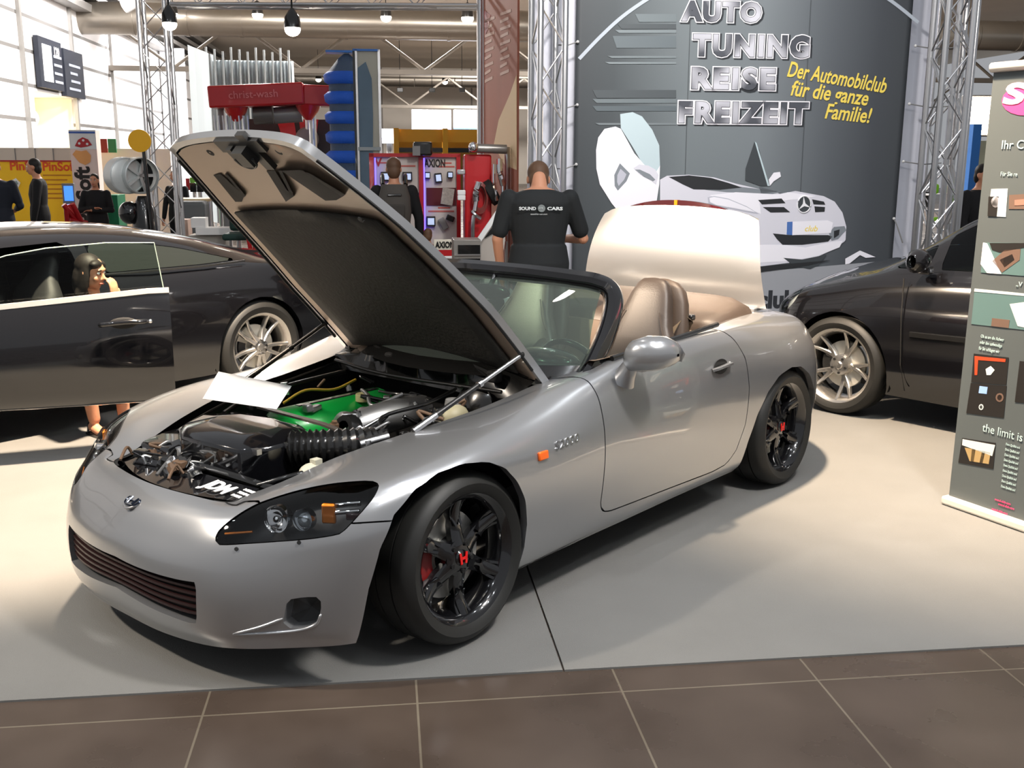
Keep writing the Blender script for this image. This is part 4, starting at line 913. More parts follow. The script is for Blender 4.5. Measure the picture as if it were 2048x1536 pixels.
gw = lambda v: min(-.34-v.x, v.x+1.05, .575-v.y, v.z-1.0)
v_, f_, s_ = cut(HVv, HF, [neg(gk1), neg(gk2), neg(gq), neg(gw), neg(ghl, .003)])
lp = MB().add(v_, f_); lip(s_[0]+s_[1], (0, -.06, 0), lp); lip(s_[4], (-.03, -.03, 0), lp)
lp.mirror().build('body', M_black, HB, smooth=50, weld=.001)
for sg in (1, -1):
    v_, f_, _ = cut(HVv, HF, [pos(gq, .003)]); MB().add([V((q.x, q.y*sg, q.z)) for q in v_], f_).build('side_window', glass_mat('clear_side_glass', '#b9cabd', .0), HB, smooth=80)
    v_, f_, _ = cut(HVv, HF, [pos(ghl, .002)]); L_ = MB().add([V((q.x-.04, (q.y-.04)*sg, q.z)) for q in v_], f_).build('headlight', mat('bright_reflector', (.62, .68, .68), .25, .3, coat=1, bump=.6, bscale=60), HB)
    MB().add([V((q.x, q.y*sg, q.z)) for q in v_], f_).build('lens_cover', M_clear, L_, smooth=80)
    wheel(HB, (-.07, .775*sg, .325), sg, .325, .225, .245, 'ten', M_rims, 0, 0, M_rims, M_dark); wheel(HB, (-2.6, .775*sg, .325), sg, .325, .225, .245, 'ten', M_rims, 0, 0, M_rims, M_dark)
    for x0 in (-.07, -2.6): MB().lathe([(.1, 0), (.38, 0), (.38, .3*sg)], Matrix.Translation((x0, .55*sg, .32)) @ Matrix.Rotation(R(-90), 4, 'X'), 24, a0=PI*.9, a1=PI*2.1).build('arch_liner', M_dark, HB)
    MB().tube([(-.50, .885*sg, .94), (-.51, .897*sg, .7), (-.53, .895*sg, .4), (-.56, .875*sg, .24)], .004, 6).build('door_gap', M_dark, HB)
    MB().tube([(-.57, .893*sg, .60), (-1.3, .895*sg, .62), (-2.1, .893*sg, .62)], 1, prof=[(-.012, -.02), (.004, -.014), (.004, .014), (-.012, .02)]).build('side_moulding', M_satin, HB)
    rows = [[V((-.62+rx*math.cos(a), y*sg, 1.06+rz*math.sin(a))) for a in [2*PI*i/16 for i in range(16)]] for y, rx, rz in ((.86, .02, .02), (.88, .05, .05), (.94, .065, .075), (1.0, .06, .07), (1.04, .03, .04))]
    MB().grid(rows, cu=True).build('side_mirror', M_black, HB, smooth=80); MB().box((-.62, .86*sg, 1.0), (.08, .06, .05)).build('mirror_foot', M_satin, HB, bevel=.01)
v_, f_, _ = cut(HVv, HF, [pos(gw, .003)]); MB().add(v_, f_).mirror().build('windscreen', glass_mat('clear_side_glass', '#b9cabd', .0), HB, smooth=80, weld=.001)
MB().box((-1.5, 0, .24), (2.6, 1.55, .05)).build('cabin_floor', M_dark, HB)
rows = [[V((x, y, z)) for y in [i*.2-.8 for i in range(9)]] for x, z in ((-.4, .95), (-.7, .99), (-.85, .93), (-.85, .6))]; MB().grid(rows).build('dashboard', M_satin, HB)
for y in (.36, -.36):
    rows = []
    for h, w, d in ((0,.22,.07),(.25,.25,.09),(.5,.23,.07),(.57,.14,.05),(.72,.13,.05),(.78,.06,.02)): rows.append([V((-1.45-.25*h+c, y+a, .5+h)) for a, c in sup(w, d, 16)])
    s_ = MB().grid(rows, cu=True).build('seat', mat('dark_seat', (.02, .02, .021), .6), HB, smooth=80); MB().box((-1.2, y, .48), (.5, .48, .15)).build('seat_cushion', mat('dark_seat', (.02, .02, .021), .6), s_, bevel=.05)
# ------------------------------------------------------------------ the stand: backdrop, truss towers, upright banner
class Loc:                           # metres per pixel at a distance, for sizes measured on the photograph
    def __init__(s, px, py, D):
        s.P = at(px, py, D); s.px, s.py = px, py; s.s = (s.P-CPOS).dot(FW)/CAMF; s.base = (s.P.x, s.P.y, 0)
    def x(s, px): return (px-s.px)*s.s
    def z(s, py): return s.P.z-(py-s.py)*s.s
def hl(P): return HINV @ V(P)
class Plane:                         # an upright plane with local x right, z up, facing -y
    def __init__(s, base, rz): s.T = Matrix.Translation(base) @ Matrix.Rotation(rz, 4, 'Z'); s.I = s.T.inverted()
    def q(s, px, py):
        c = s.I @ CPOS; d = s.I.to_3x3() @ ray(px, py); t = -c.y/d.y; h = c+d*t; return (h.x, h.z)
def flat(mb, pts, y, t=.0015):       # thin plate in a plane: local (x,z) outline at depth y
    n = len(pts); mb.add([V((a, y-t, b)) for a, b in pts]+[V((a, y, b)) for a, b in pts], [list(range(n)), list(range(n, 2*n))[::-1]]+[(i, (i+1) % n, (i+1) % n+n, i+n) for i in range(n)]); return mb
BDW = HALL @ V((3.185, 9.2, 0))
BD = thing('backdrop', 'tall grey printed backdrop with silver lettering and a picture of a white car', 'backdrop', BDW, HR)
BP = Plane(BDW, HR); bq = BP.q
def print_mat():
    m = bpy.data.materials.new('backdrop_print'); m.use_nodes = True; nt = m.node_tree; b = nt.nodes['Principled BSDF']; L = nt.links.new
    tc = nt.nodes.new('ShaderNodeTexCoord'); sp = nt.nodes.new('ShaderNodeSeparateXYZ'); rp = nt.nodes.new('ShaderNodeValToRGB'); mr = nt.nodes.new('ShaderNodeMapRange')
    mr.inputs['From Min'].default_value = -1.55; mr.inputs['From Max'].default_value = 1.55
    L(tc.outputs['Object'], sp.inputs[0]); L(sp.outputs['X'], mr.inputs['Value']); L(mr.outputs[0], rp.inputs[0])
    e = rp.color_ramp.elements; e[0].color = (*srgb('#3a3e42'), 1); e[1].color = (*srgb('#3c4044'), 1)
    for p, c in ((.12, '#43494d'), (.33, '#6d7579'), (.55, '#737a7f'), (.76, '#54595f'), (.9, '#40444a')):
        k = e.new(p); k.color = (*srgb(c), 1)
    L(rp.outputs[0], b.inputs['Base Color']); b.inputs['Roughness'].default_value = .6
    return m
rows = [[V((-1.515+3.03*i/60, .012*math.sin(i*.9)*(.4+.6*abs(i-30)/30) if 0 < i < 60 else 0, .05+3.75*k/12)) for i in range(61)] for k in range(13)]
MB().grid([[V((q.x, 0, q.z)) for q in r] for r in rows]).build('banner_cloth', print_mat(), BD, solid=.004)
def ink(name, c, rough=.55, **k): return mat('ink_'+name, c, rough, **k)
def bpart(name, polys, m, y=-.004):
    mb = MB()
    for p in polys: flat(mb, [(a, max(b, .06)) for a, b in [bq(*q) for q in p]], y)
    return mb.build(name, m, BD, smooth=0)
# the big silver ring, speed streaks, panel seams
def arc(pts, wpx):
    P = cr([(x, y, 0) for x, y in pts], 6); o = []
    for i, q in enumerate(P):
        d = (P[min(i+1, len(P)-1)]-P[max(i-1, 0)]).normalized(); o.append(((q.x-d.y*wpx, q.y+d.x*wpx), (q.x+d.y*wpx, q.y-d.x*wpx)))
    return [[a[0], b[0], b[1], a[1]] for a, b in zip(o[:-1], o[1:])]
M_ring = ink('ring', '#a9b1bb')
bpart('printed_ring', arc([(1158,118),(1200,74),(1245,33),(1300,-5),(1360,-38),(1430,-60),(1510,-68),(1600,-66),(1680,-50),(1740,-25),(1790,8),(1836,45)], 3.5), M_ring)
for i, (y0, y1, c, x0) in enumerate([(28, 44, '#6b7478', 1270), (48, 58, '#4a5054', 1235), (60, 66, '#757e82', 1230), (72, 96, '#616a6f', 1225), (112, 116, '#737c80', 1215), (124, 128, '#788185', 1210), (180, 196, '#4c5256', 1185), (198, 206, '#6b7478', 1185), (212, 222, '#596267', 1185), (246, 250, '#737b7f', 1190)]):
    bpart('printed_streak', [[(x0, y0), (1352, y0), (1352, y1), (x0+8, y1)]], ink('streak'+c[1:], c), -.003)
for x0, x1 in ((1381, 1367), (1621, 1598)):
    bpart('panel_seam', [[(x0, 0), (x0+1.2, 0), (x1+1.2, 420), (x1, 420)]], ink('seam', '#4a4f53'), -.003)
# lettering: dark drop, white outline, silver face
M_lo = ink('outline', '#f1eef4'); M_ldrop = ink('drop', '#2b2e33')
def silver_ink():
    m = bpy.data.materials.new('ink_silver'); m.use_nodes = True; nt = m.node_tree; b = nt.nodes['Principled BSDF']; L = nt.links.new
    tc = nt.nodes.new('ShaderNodeTexCoord'); wv = nt.nodes.new('ShaderNodeTexNoise'); wv.inputs['Scale'].default_value = 3.4; wv.inputs['Detail'].default_value = 0
    rp = nt.nodes.new('ShaderNodeValToRGB'); rp.color_ramp.elements[0].position = .36; rp.color_ramp.elements[0].color = (*srgb('#4a4d55'), 1); rp.color_ramp.elements[1].position = .62; rp.color_ramp.elements[1].color = (*srgb('#c9c9d2'), 1)
    L(tc.outputs['Object'], wv.inputs['Vector']); L(wv.outputs['Fac'], rp.inputs[0]); L(rp.outputs[0], b.inputs['Base Color']); b.inputs['Roughness'].default_value = .5; return m
M_lf = silver_ink()
for word, x0, x1, y0, y1 in (('AUTO', 1357, 1531, -2, 47), ('TUNING', 1379, 1627, 65, 117), ('REISE', 1377, 1559, 130, 183), ('FREIZEIT', 1351, 1624, 199, 250)):
    ax, az = bq(x0, y1); bx, bz = bq(x1, y0); H_ = bz-az; size = H_/.73*.86
    me = text_mesh(word, size, .0005, .012, sp=1.2); xs = [v.co.x for v in me.vertices]; w0, w1 = min(xs), max(xs); ys = [v.co.y for v in me.vertices]; h0, h1 = min(ys), max(ys)
    kx = (bx-ax-.06)/(w1-w0); ky = (H_-.05)/(h1-h0); bpy.data.meshes.remove(me)
    for nm, m_, off, dy, dx in (('letter_shadow', M_ldrop, .031, -.0035, .014), ('letter_outline', M_lo, .028, -.0055, 0), ('letter_rim', M_ldrop, .0175, -.0075, 0), ('letter_face', M_lf, .013, -.0095, 0)):
        T = Matrix.Translation((ax+.025-w0*kx+dx, dy, az+.02-h0*ky-dx*.6)) @ FACE @ Matrix.Diagonal((kx, ky, 1, 1))
        text(nm, word, size, m_, BD, T, ext=.0005, off=off, sp=1.2)
M_hand = ink('yellow', '#e9cf5c')
for word, x0, y0, x1, y1 in (('Der Automobilclub', 1572, 152, 1770, 186), ('für die ganze', 1579, 190, 1734, 211), ('Familie!', 1647, 236, 1740, 246)):
    ax, az = bq(x0, y0); bx, bz = bq(x1, y1); L_ = math.hypot(bx-ax, bz-az); me = text_mesh(word, .16, .0005, .003, shear=.18); w1 = max(v.co.x for v in me.vertices); bpy.data.meshes.remove(me)
    text('handwritten_line', word, .16, M_hand, BD, TX(ax, -.006, az, math.atan2(bz-az, bx-ax)) @ Matrix.Diagonal((L_/w1, 1.15, 1, 1)), ext=.0005, off=.003, shear=.18)
# the printed car
K = lambda *p: [(1940*0+a, b) for a, b in p]
zA = lambda a, b: (940+a/3.2, b/3.2); zB = lambda a, b: (1500+a/3.2007, b/3.2); zC = lambda a, b: (1480+a/3.072, 400+b/3.072)
W1, W2, W3, DK, DG, MG = ink('w1', '#eceaf2'), ink('w2', '#d3d2dc'), ink('w3', '#b7b8c4'), ink('dk', '#26282b'), ink('dg', '#3d4246'), ink('mg', '#7f858c')
BLG = ink('window', '#b9cad0')
bpart('printed_door', [[zA(*q) for q in ((960,730),(1040,718),(1100,745),(1165,830),(1210,930),(1215,1060),(1195,1100),(1110,1060),(1040,940),(965,820))]], BLG, -.004)
bpart('printed_door', [[zA(*q) for q in ((820,880),(860,825),(930,810),(965,825),(1050,980),(1120,1060),(1190,1100),(1215,1060),(1210,1180),(1190,1310),(1040,1340),(950,1355),(905,1300),(830,1180),(808,1080),(806,960))]], W1, -.005)
bpart('printed_badge', [[zA(*q) for q in ((958,1045),(1022,1110),(1000,1160),(945,1220),(925,1190),(922,1120))]], MG, -.006)
bpart('printed_badge', [[zA(*q) for q in ((962,1080),(1000,1115),(985,1150),(950,1190),(940,1165),(942,1120))]], W3, -.007)
bpart('printed_mirror', [[zA(*q) for q in ((1045,1075),(1080,1052),(1140,1060),(1185,1085),(1205,1120),(1190,1180),(1150,1150),(1090,1120))]], W2, -.0065)
bpart('printed_mirror', [[zA(*q) for q in ((1055,1085),(1085,1085),(1150,1115),(1185,1150),(1170,1160),(1110,1130))]], MG, -.0075)
bpart('printed_body', [[zA(*q) for q in ((1215,1150),(1260,1125),(1400,1118),(1560,1135),(1700,1175),(1984,1240)) ]+[zB(*q) for q in ((290,1222),(470,1255),(540,1290),(590,1360),(615,1450),(610,1536))]+[zC(*q) for q in ((640,255),(560,310),(470,350),(300,385),(110,410))]+[(1430, 530), (1320, 440)]], W2, -.0045)
bpart('printed_bonnet', [[zA(*q) for q in ((1530,1250),(1700,1230),(1984,1245)) ]+[zB(*q) for q in ((240,1230),(420,1255),(300,1275),(60,1300))]+[zA(*q) for q in ((1860,1370),(1750,1320),(1600,1270))]], W1, -.0055)
bpart('printed_windscreen', [[zA(*q) for q in ((1270,1132),(1400,1122),(1540,1138),(1650,1170),(1740,1200),(1600,1215),(1430,1212),(1360,1180))]], DK, -.0055)
bpart('printed_roof', [[zA(*q) for q in ((1500,1215),(1680,1190),(1984,1225))]+[zB(*q) for q in ((60,1195),(200,1230),(60,1260))]+[zA(*q) for q in ((1860,1240),(1640,1230))]], MG, -.005)
bpart('printed_far_door', [[zA(*q) for q in ((1820,905),(1850,960),(1905,1190),(1860,1190),(1760,1155),(1762,1080))]], DG, -.005)
bpart('printed_far_door', [[zA(*q) for q in ((1820,905),(1832,915),(1915,1190),(1903,1190))]], BLG, -.006)
bpart('printed_mirror', [[zB(*q) for q in ((118,1150),(150,1105),(190,1100),(196,1130),(150,1160),(125,1190))]], W1, -.006)
for pl in (((50,1280),(200,1270),(225,1300),(75,1308)), ((80,1325),(215,1325),(255,1358),(130,1360)), ((395,1275),(470,1290),(480,1310),(405,1308)), ((410,1320),(478,1325),(475,1355),(415,1358))):
    bpart('printed_grille', [[zB(*q) for q in pl]], DK, -.0065)
def star():
    c = bq(*zB(344, 1308)); mb = MB(); r = .075
    mb.tube([V((c[0]+r*.85*math.cos(a), -.009, c[1]+r*math.sin(a))) for a in [2*PI*i/28 for i in range(28)]], .006, 6, closed=True)
    for k in range(3):
        a = PI/2+k*2*PI/3+.15; b2 = .30
        mb.add([V((c[0]+rr*.85*math.cos(t), -.0095, c[1]+rr*math.sin(t))) for rr, t in ((r, a), (.016, a+1.05), (0, a), (.016, a-1.05))], [(0, 1, 2, 3)])
    mb.build('star_emblem', ink('star', '#e8e8ec', metal=.0), BD)
    mb = MB(); mb.add([V((c[0]+r*.85*math.cos(a), -.0075, c[1]+r*math.sin(a))) for a in [2*PI*i/28 for i in range(28)]], [list(range(28))]); mb.build('emblem_disc', DG, BD)
star()
bpart('number_plate', [[zB(*q) for q in ((235,1420),(495,1410),(530,1425),(515,1490),(270,1505),(232,1490))]], W1, -.0075)
bpart('plate_band', [[zB(*q) for q in ((235,1420),(270,1418),(268,1505),(232,1500))]], ink('blue', '#4a6fb0'), -.0085)
ax, az = bq(*zB(345, 1480)); text('plate_lettering', 'club', .075, M_hand, BD, TX(ax, -.009, az), ext=.0005, off=.001, shear=.2)
bpart('printed_intake', [[zC(*q) for q in ((200,205),(300,215),(540,215),(565,225),(540,255),(380,275),(260,275),(225,240))]], DK, -.0065)
bpart('printed_intake', [[zC(*q) for q in ((265,355),(380,365),(530,335),(480,400),(430,425),(330,405))]], DG, -.0065)
bpart('printed_corner', [[zC(*q) for q in ((545,205),(575,165),(640,160),(650,185),(600,240),(560,250))]], MG, -.0065)
bpart('printed_corner', [[zC(*q) for q in ((575,190),(610,180),(605,215),(575,235))]], DK, -.0075)
bpart('printed_bumper', [[zC(*q) for q in ((110,275),(260,275),(400,292),(560,258),(630,250),(610,290),(470,345),(300,375),(110,385))]], W1, -.0055)
bpart('printed_headlight', [[zA(*q) for q in ((1520,1262),(1560,1254),(1650,1270),(1770,1320),(1845,1368),(1800,1362),(1690,1340),(1570,1320),(1525,1300))]], W3, -.0065)
bpart('printed_headlight', [[zA(*q) for q in ((1530,1267),(1560,1260),(1650,1276),(1770,1326),(1825,1358),(1690,1332),(1575,1312),(1535,1294))]], W1, -.0075)
# printed ground: dark line, pale sweep, chevrons, club name
bpart('printed_ground', [[(1180, 548), (1520, 543), (1640, 533), (1790, 520), (1790, 680), (1180, 680)]], ink('ground', '#9a9ca2'), -.0035)
bpart('printed_ground', [[(1180, 552), (1515, 545), (1615, 531), (1660, 520), (1515, 533), (1180, 536)]], DK, -.0085)
bpart('printed_chevron', [[zC(*q) for q in ((645,360),(735,310),(830,350),(770,355),(735,338),(670,390),(645,395))]], W1, -.0065)
ax, az = bq(1514, 615); text('club_lettering', 'club', .22, ink('clubtext', '#2c2e33'), BD, TX(ax, -.006, az), ext=.0005, off=.010)
# pale side panels, eyelet straps
for u0, u1 in ((1.28, 1.72), (4.66, 5.02)):
    P = HALL @ V(((u0+u1)/2, 9.34, 0)); o = MB().box((0, 0, 1.9), (u1-u0, .02, 3.8)).build('side_panel', mat('panel_lilac', '#c9cbd6', .6), loc=P); o.rotation_euler = (0, 0, HR)
    tag(o, 'pale side panel left of the grey backdrop, behind the truss' if u0 < 2 else 'pale side panel right of the grey backdrop, behind the two trusses', 'panel')
def truss(name, label, P, rz, H, w=.29, h0=0, base=True):
    t = thing(name, label, 'truss', (P[0], P[1], 0), rz)
    C = [(-w/2, -w/2), (w/2, -w/2), (w/2, w/2), (-w/2, w/2)]
    for x, y in C: MB().cyl((x, y, h0), (x, y, H), .027, n=10).build('chord', M_alu, t)
    for k in range(4):
        a, b = C[k], C[(k+1) % 4]; n = int((H-h0)/.32); pts = []
        for i in range(n+1): q = a if (i+k) % 2 else b; pts.append(V((q[0], q[1], h0+.08+i*(H-h0-.16)/n)))
        MB().tube(pts, .009, 6).build('lattice', M_alu, t)
    if base: MB().box((0, 0, h0+.006), (w+.06, w+.06, .012)).build('base_plate', M_steel, t)
    return t
P = HALL @ V((1.40, 9.02, 0)); truss('truss_tower', 'aluminium truss tower left of the grey backdrop, behind the man in the printed shirt', P, HR+R(12), 3.9, .22)
P = HALL @ V((4.97, 8.98, 0)); truss('truss_tower', 'aluminium truss tower close to the right edge of the grey backdrop', P, HR, 3.9, .24)
P = HALL @ V((5.35, 9.6, 0)); truss('truss_tower', 'outermost aluminium truss tower right of the backdrop, next to the grey upright banner', P, HR-R(8), 3.9, .26)
P = at(326, 300, 13); truss('truss_tower', 'lone aluminium truss tower at the left, rising behind the black coupe', P, HR, 3.9, .30)
def hol(u, d, z): return HALL @ V((u, d, z))
A_ = at(340, 8, 13.1); B_ = at(975, 14, 13.1); L_ = (B_-A_).length; t = thing('truss_beam', 'horizontal aluminium truss beam overhead between the left and middle towers', 'truss', (A_.x, A_.y, A_.z), math.atan2(B_.y-A_.y, B_.x-A_.x))
for y, z in ((0, 0), (.28, 0), (0, .28), (.28, .28)): MB().cyl((0, y, z), (L_, y, z), .026, n=10).build('chord', M_alu, t)
for (ya, za), (yb, zb) in (((0, 0), (.28, 0)), ((0, 0), (0, .28)), ((.28, 0), (.28, .28)), ((0, .28), (.28, .28))):
    MB().tube([((i+.3)*.26, ya if i % 2 else yb, za if i % 2 else zb) for i in range(int(L_/.26)-1)], .009, 6).build('lattice', M_alu, t)
straps = [((1155, 84), (1108, 90)), ((1154, 210), (1103, 215)), ((1152, 329), (1105, 337)), ((1830, 92), (1905, 96)), ((1818, 208), (1895, 213)), ((1806, 323), (1878, 326))]
side_ = ['left', 'left', 'left', 'right', 'right', 'right']; lev = ['uppermost', 'middle', 'lowest']*2
for k, (a, b) in enumerate(straps):
    x, z = bq(*a); A = BP.T @ V((x, -.01, z)); x, z = bq(*b); B = BP.T @ V((x, -.04, z))
    S = thing('bungee_strap', f'{lev[k]} thin elastic strap from the {side_[k]} backdrop edge to the truss', 'strap', A, group='backdrop straps'); S['group'] = 'backdrop straps'
    MB().tube([V(), (B-A)*.5+V((0, 0, -.02)), B-A], .006, 6).build('cord', M_grey, S); MB().ball(V(), .014, 10, 8).build('knob', M_ltgrey, S)
A = BP.T @ V((bq(1785, 437)[0], -.03, bq(1785, 437)[1])); B = BP.T @ V((bq(1800, 485)[0], -.05, bq(1800, 485)[1]))
S = thing('bungee_strap', 'loose strap hanging down at the lower right edge of the backdrop', 'strap', A, group='backdrop straps')
MB().tube(cr([V(), (B-A)*.5+V((.02, -.01, .05)), B-A], 5), .006, 6).build('cord', M_grey, S); MB().ball(V(), .014, 10, 8).build('knob', M_ltgrey, S)
# upright roll-up banner on the right
RW = V((-2.63, 1.604, 0)); RA = math.atan2(.928, .373); RP = Plane(RW, RA); rq = RP.q
RB = thing('roll_up_banner', 'grey upright roll-up banner with small photographs at the right edge, before the black hatchback', 'banner', RW, RA)
TOPZ = rq(1990, 135)[1]; x00 = rq(1988, 140)[0]
MB().add([V((x, y, z)) for x, z in ((.0, .03), (.86, .03), (x00+.86, TOPZ), (x00, TOPZ)) for y in (0, .003)], [(0, 2, 4, 6), (1, 3, 5, 7), (0, 2, 3, 1), (2, 4, 5, 3), (4, 6, 7, 5), (6, 0, 1, 7)]).build('print_panel', ink('banner_grey', '#505657'), RB, smooth=0)
M_rail = mat('rail_white', '#d8d4cc', .35, .3)
MB().cyl((x00-.01, 0, TOPZ), (x00+.87, 0, TOPZ), .022).build('top_rail', M_rail, RB)
MB().box((.43, 0, .022), (.90, .07, .044)).build('base_rail', M_rail, RB, bevel=.012)
MB().cyl((.43, .02, .03), (.43+x00, .02, TOPZ), .012).build('support_pole', M_alu, RB)
def rpoly(name, pts, m, y=-.001): return flat(MB(), [rq(*q) for q in pts], y, .001).build(name, m, RB, smooth=0)
def rtext(s, px, py, capx, m, sx=1, roll=0, off=0, name='lettering'):
    x, z = rq(px, py); x2, z2 = rq(px, py-capx); return text(name, s, abs(z2-z)/.72, m, RB, TX(x, -.0025, z, roll), ext=.0006, sx=sx, off=off)
T_ = ink('pale_text', '#b4cac8'); PKK = ink('magenta', '#e0407a')
x, z = rq(2003, 208)
text('logo_lettering', 'so', .30, ink('logo_white', '#f0b8cc'), RB, TX(x, -.0035, z) @ Matrix.Diagonal((1, .62, 1, 1)), ext=.0006, off=.006, shear=.1)
x, z = rq(2016, 200)
flat(MB(), [(x+.10+.13*math.cos(a), z+.0+.07*math.sin(a)) for a in [2*PI*i/20 for i in range(20)]], -.001, .001).build('logo_swash', PKK, RB, smooth=0)
rtext('Ihr C', 2002, 298, 18, T_); rtext('Für Sie re', 2001, 352, 9, T_, .8); rtext('„V', 2032, 572, 10, T_)
for k, s_ in enumerate(('Ob es um die Aufwer', 'oder den aufwendige', 'für Sie schlagen wir')): rtext(s_, 1962+k*-2, 675+k*12, 7, T_, .62)
rtext('the limit is', 1965, 862, 17, T_, .9)
for k in range(9): rtext('Denn Qualität und', 2012-k*1.2, 890+k*10.5, 5, T_, .6)
for k in range(4): rtext('sound-club-cars', 1990-k*3+(10 if k % 2 else 0), 1000+k*9.5, 5, PKK, .8)
P1, P2, P3, P4 = ink('photo_dark', '#1d1a18'), ink('photo_pale', '#c9d0cd'), ink('photo_teal', '#55706f'), ink('photo_brown', '#6a5448')
def photo(q0, q1, q2, q3, base, bits):
    rpoly('photo_print', [q0, q1, q2, q3], base)
    for pts, m in bits: rpoly('photo_detail', pts, m, -.002)
photo((1983, 378), (2016, 377), (2012, 434), (1976, 432), P2, [([(1978, 393), (1998, 393), (1994, 433), (1976, 432)], P1), ([(1992+9*math.cos(a), 404+11*math.sin(a)) for a in [i*PI/6 for i in range(12)]], W1), ([(1993+5*math.cos(a), 405+6*math.sin(a)) for a in [i*PI/4 for i in range(8)]], P1)])
photo((2019, 390), (2050, 388), (2050, 418), (2018, 418), P4, [([(2030, 400), (2050, 398), (2050, 410), (2030, 411)], ink('photo_red', '#a07060'))])
photo((1967, 485), (2050, 486), (2050, 552), (1962, 545), P3, [([(1967, 485), (1975, 487), (2003, 548), (1975, 546), (1962, 528)], W1), ([(1985, 522), (2010, 500), (2042, 498), (2040, 520), (2005, 545)], P4), ([(2000, 520), (2025, 508), (2030, 520), (2010, 535)], P1), ([(1980, 486), (2050, 486), (2050, 495), (2000, 505), (1985, 500)], P1)])
photo((1950, 577), (2050, 587), (2050, 660), (1943, 648), P3, [([(1950, 577), (2050, 587), (2050, 592), (1949, 583)], P2), ([(2020, 608), (2050, 604), (2050, 655), (2036, 652)], P2), ([(1985, 636), (2020, 640), (2018, 656), (1983, 652)], P4)])
photo((1948, 707), (2018, 715), (2013, 770), (1943, 764), P1, [([(1950, 712), (2012, 718), (2011, 724), (1957, 720), (1955, 750), (1950, 750)], ink('photo_orange', '#c0421f')), ([(1972, 738), (1982, 732), (1990, 740), (1982, 750), (1974, 750)], P2)])
photo((1942, 766), (2014, 772), (2008, 836), (1933, 826), P1, [([(1960, 772), (1976, 774), (1974, 788), (1958, 786)], ink('photo_blue', '#8fb0e8')), ([(2000+8*math.cos(a), 795+9*math.sin(a)) for a in [i*PI/6 for i in range(12)]], P4), ([(2000+5*math.cos(a), 795+6*math.sin(a)) for a in [i*PI/4 for i in range(8)]], P1), ([(1963+5*math.cos(a), 814+6*math.sin(a)) for a in [i*PI/4 for i in range(8)]], P2), ([(1963+3*math.cos(a), 814+4*math.sin(a)) for a in [i*PI/4 for i in range(8)]], P1)])
photo((2040, 722), (2050, 723), (2050, 806), (2030, 804), P1, [])
photo((1925, 876), (1992, 886), (1987, 938), (1917, 925), P1, [([(1926, 878), (1991, 890), (1985, 912), (1925, 890)], P2), ([(1930, 895), (1982, 905), (1978, 928), (1940, 922)], ink('photo_wood', '#a58a5c')), ([(1945, 897), (1952, 899), (1948, 924), (1942, 922)], P1), ([(1965, 901), (1971, 903), (1966, 927), (1960, 925)], P1)])
# ------------------------------------------------------------------ the hall behind: booths, machines, lamps
M_blue = mat('brush_blue', '#1f5fd0', .6, bump=.8, bscale=70)
M_blued = mat('brush_blue_dark', '#4a5c74', .7, bump=.8, bscale=70)
def boxthing(name, label, cat, px0, py0, px1, py1, D, dep, m, part='panel', group=None, bevel=.004):
    L = Loc((px0+px1)/2, (py0+py1)/2, D); t = thing(name, label, cat, L.base, HR, group)
    MB().box((0, dep/2, (L.z(py0)+L.z(py1))/2), (abs(L.x(px1)-L.x(px0)), dep, abs(L.z(py0)-L.z(py1)))).build(part, m, t, bevel=bevel); return t, L
def rect(mb, L, x0, y0, x1, y1, yo, t=.01): return mb.box(((L.x(x0)+L.x(x1))/2, yo, (L.z(y0)+L.z(y1))/2), (abs(L.x(x1)-L.x(x0)), t, abs(L.z(y0)-L.z(y1))))
def poly(L, pts, yo, t=.004): return flat(MB(), [(L.x(a), L.z(b)) for a, b in pts], yo, t)
# yellow poster wall, far left
t, L = boxthing('poster_wall', 'yellow poster wall with red headline behind the two men at the far left', 'wall', -60, 322, 150, 470, 18, .12, M_yellow)
rect(MB(), L, -60, 298, 150, 322, .04, .16).build('fascia', mat('fascia_pale', '#c9bfb2', .6), t)
for x in (40, 78, 112): rect(MB(), L, x, 299, x+1.5, 322, -.045, .01).build('fascia_joint', M_grey, t)
rect(MB(), L, 10, 322, 150, 325, -.01, .03).build('red_edge', M_red, t)
for x, y, s_, b in ((88, 342, 17, 'PinSoft'), (26, 341, 17, 'PinSo')): text('headline', b, s_*L.s/.72, mat('headline_red', '#d8501e', .5), t, TX(L.x(x), -.004, L.z(y)), ext=.001, off=.006)
for k in range(6): rect(MB(), L, 88, 350+k*9, 142-(k % 3)*8, 352.5+k*9, -.004, .004).build('small_print', mat('print_orange', '#b9771a', .6), t)
poly(L, [(27, 362), (36, 357), (44, 366), (38, 378), (28, 377)], -.004).build('white_picture', M_white, t); poly(L, [(30, 365), (37, 362), (40, 368), (34, 374)], -.008).build('picture_detail', mat('pic_grey', '#7f9a98', .6), t)
t, L = boxthing('banner_pillar', 'tall white and pink pillar sign with red mushroom and dark upright lettering', 'sign', 147, 263, 198, 470, 16.5, .25, mat('pillar_pink', '#f0d6cd', .6))
rect(MB(), L, 147, 263, 198, 300, -.004, .008).build('white_head', M_white, t); rect(MB(), L, 147, 266, 197, 269.5, -.010, .006).build('blue_stripe', mat('stripe_blue', '#3a5fb0', .5), t)
poly(L, [(157, 294), (164, 282), (173, 277), (183, 281), (190, 292), (180, 295), (168, 297)], -.012).build('mushroom_picture', M_red, t)
for x, y in ((166, 289), (174, 283), (181, 290)): poly(L, [(x+2.5*math.cos(a), y+2.5*math.sin(a)) for a in [i*PI/4 for i in range(8)]], -.018).build('white_dot', M_white, t)
poly(L, [(151, 310), (158, 302), (168, 304), (178, 302), (186, 312), (184, 325), (174, 331), (163, 326), (157, 318)], -.006).build('orange_picture', mat('pic_orange', '#eda766', .6), t)
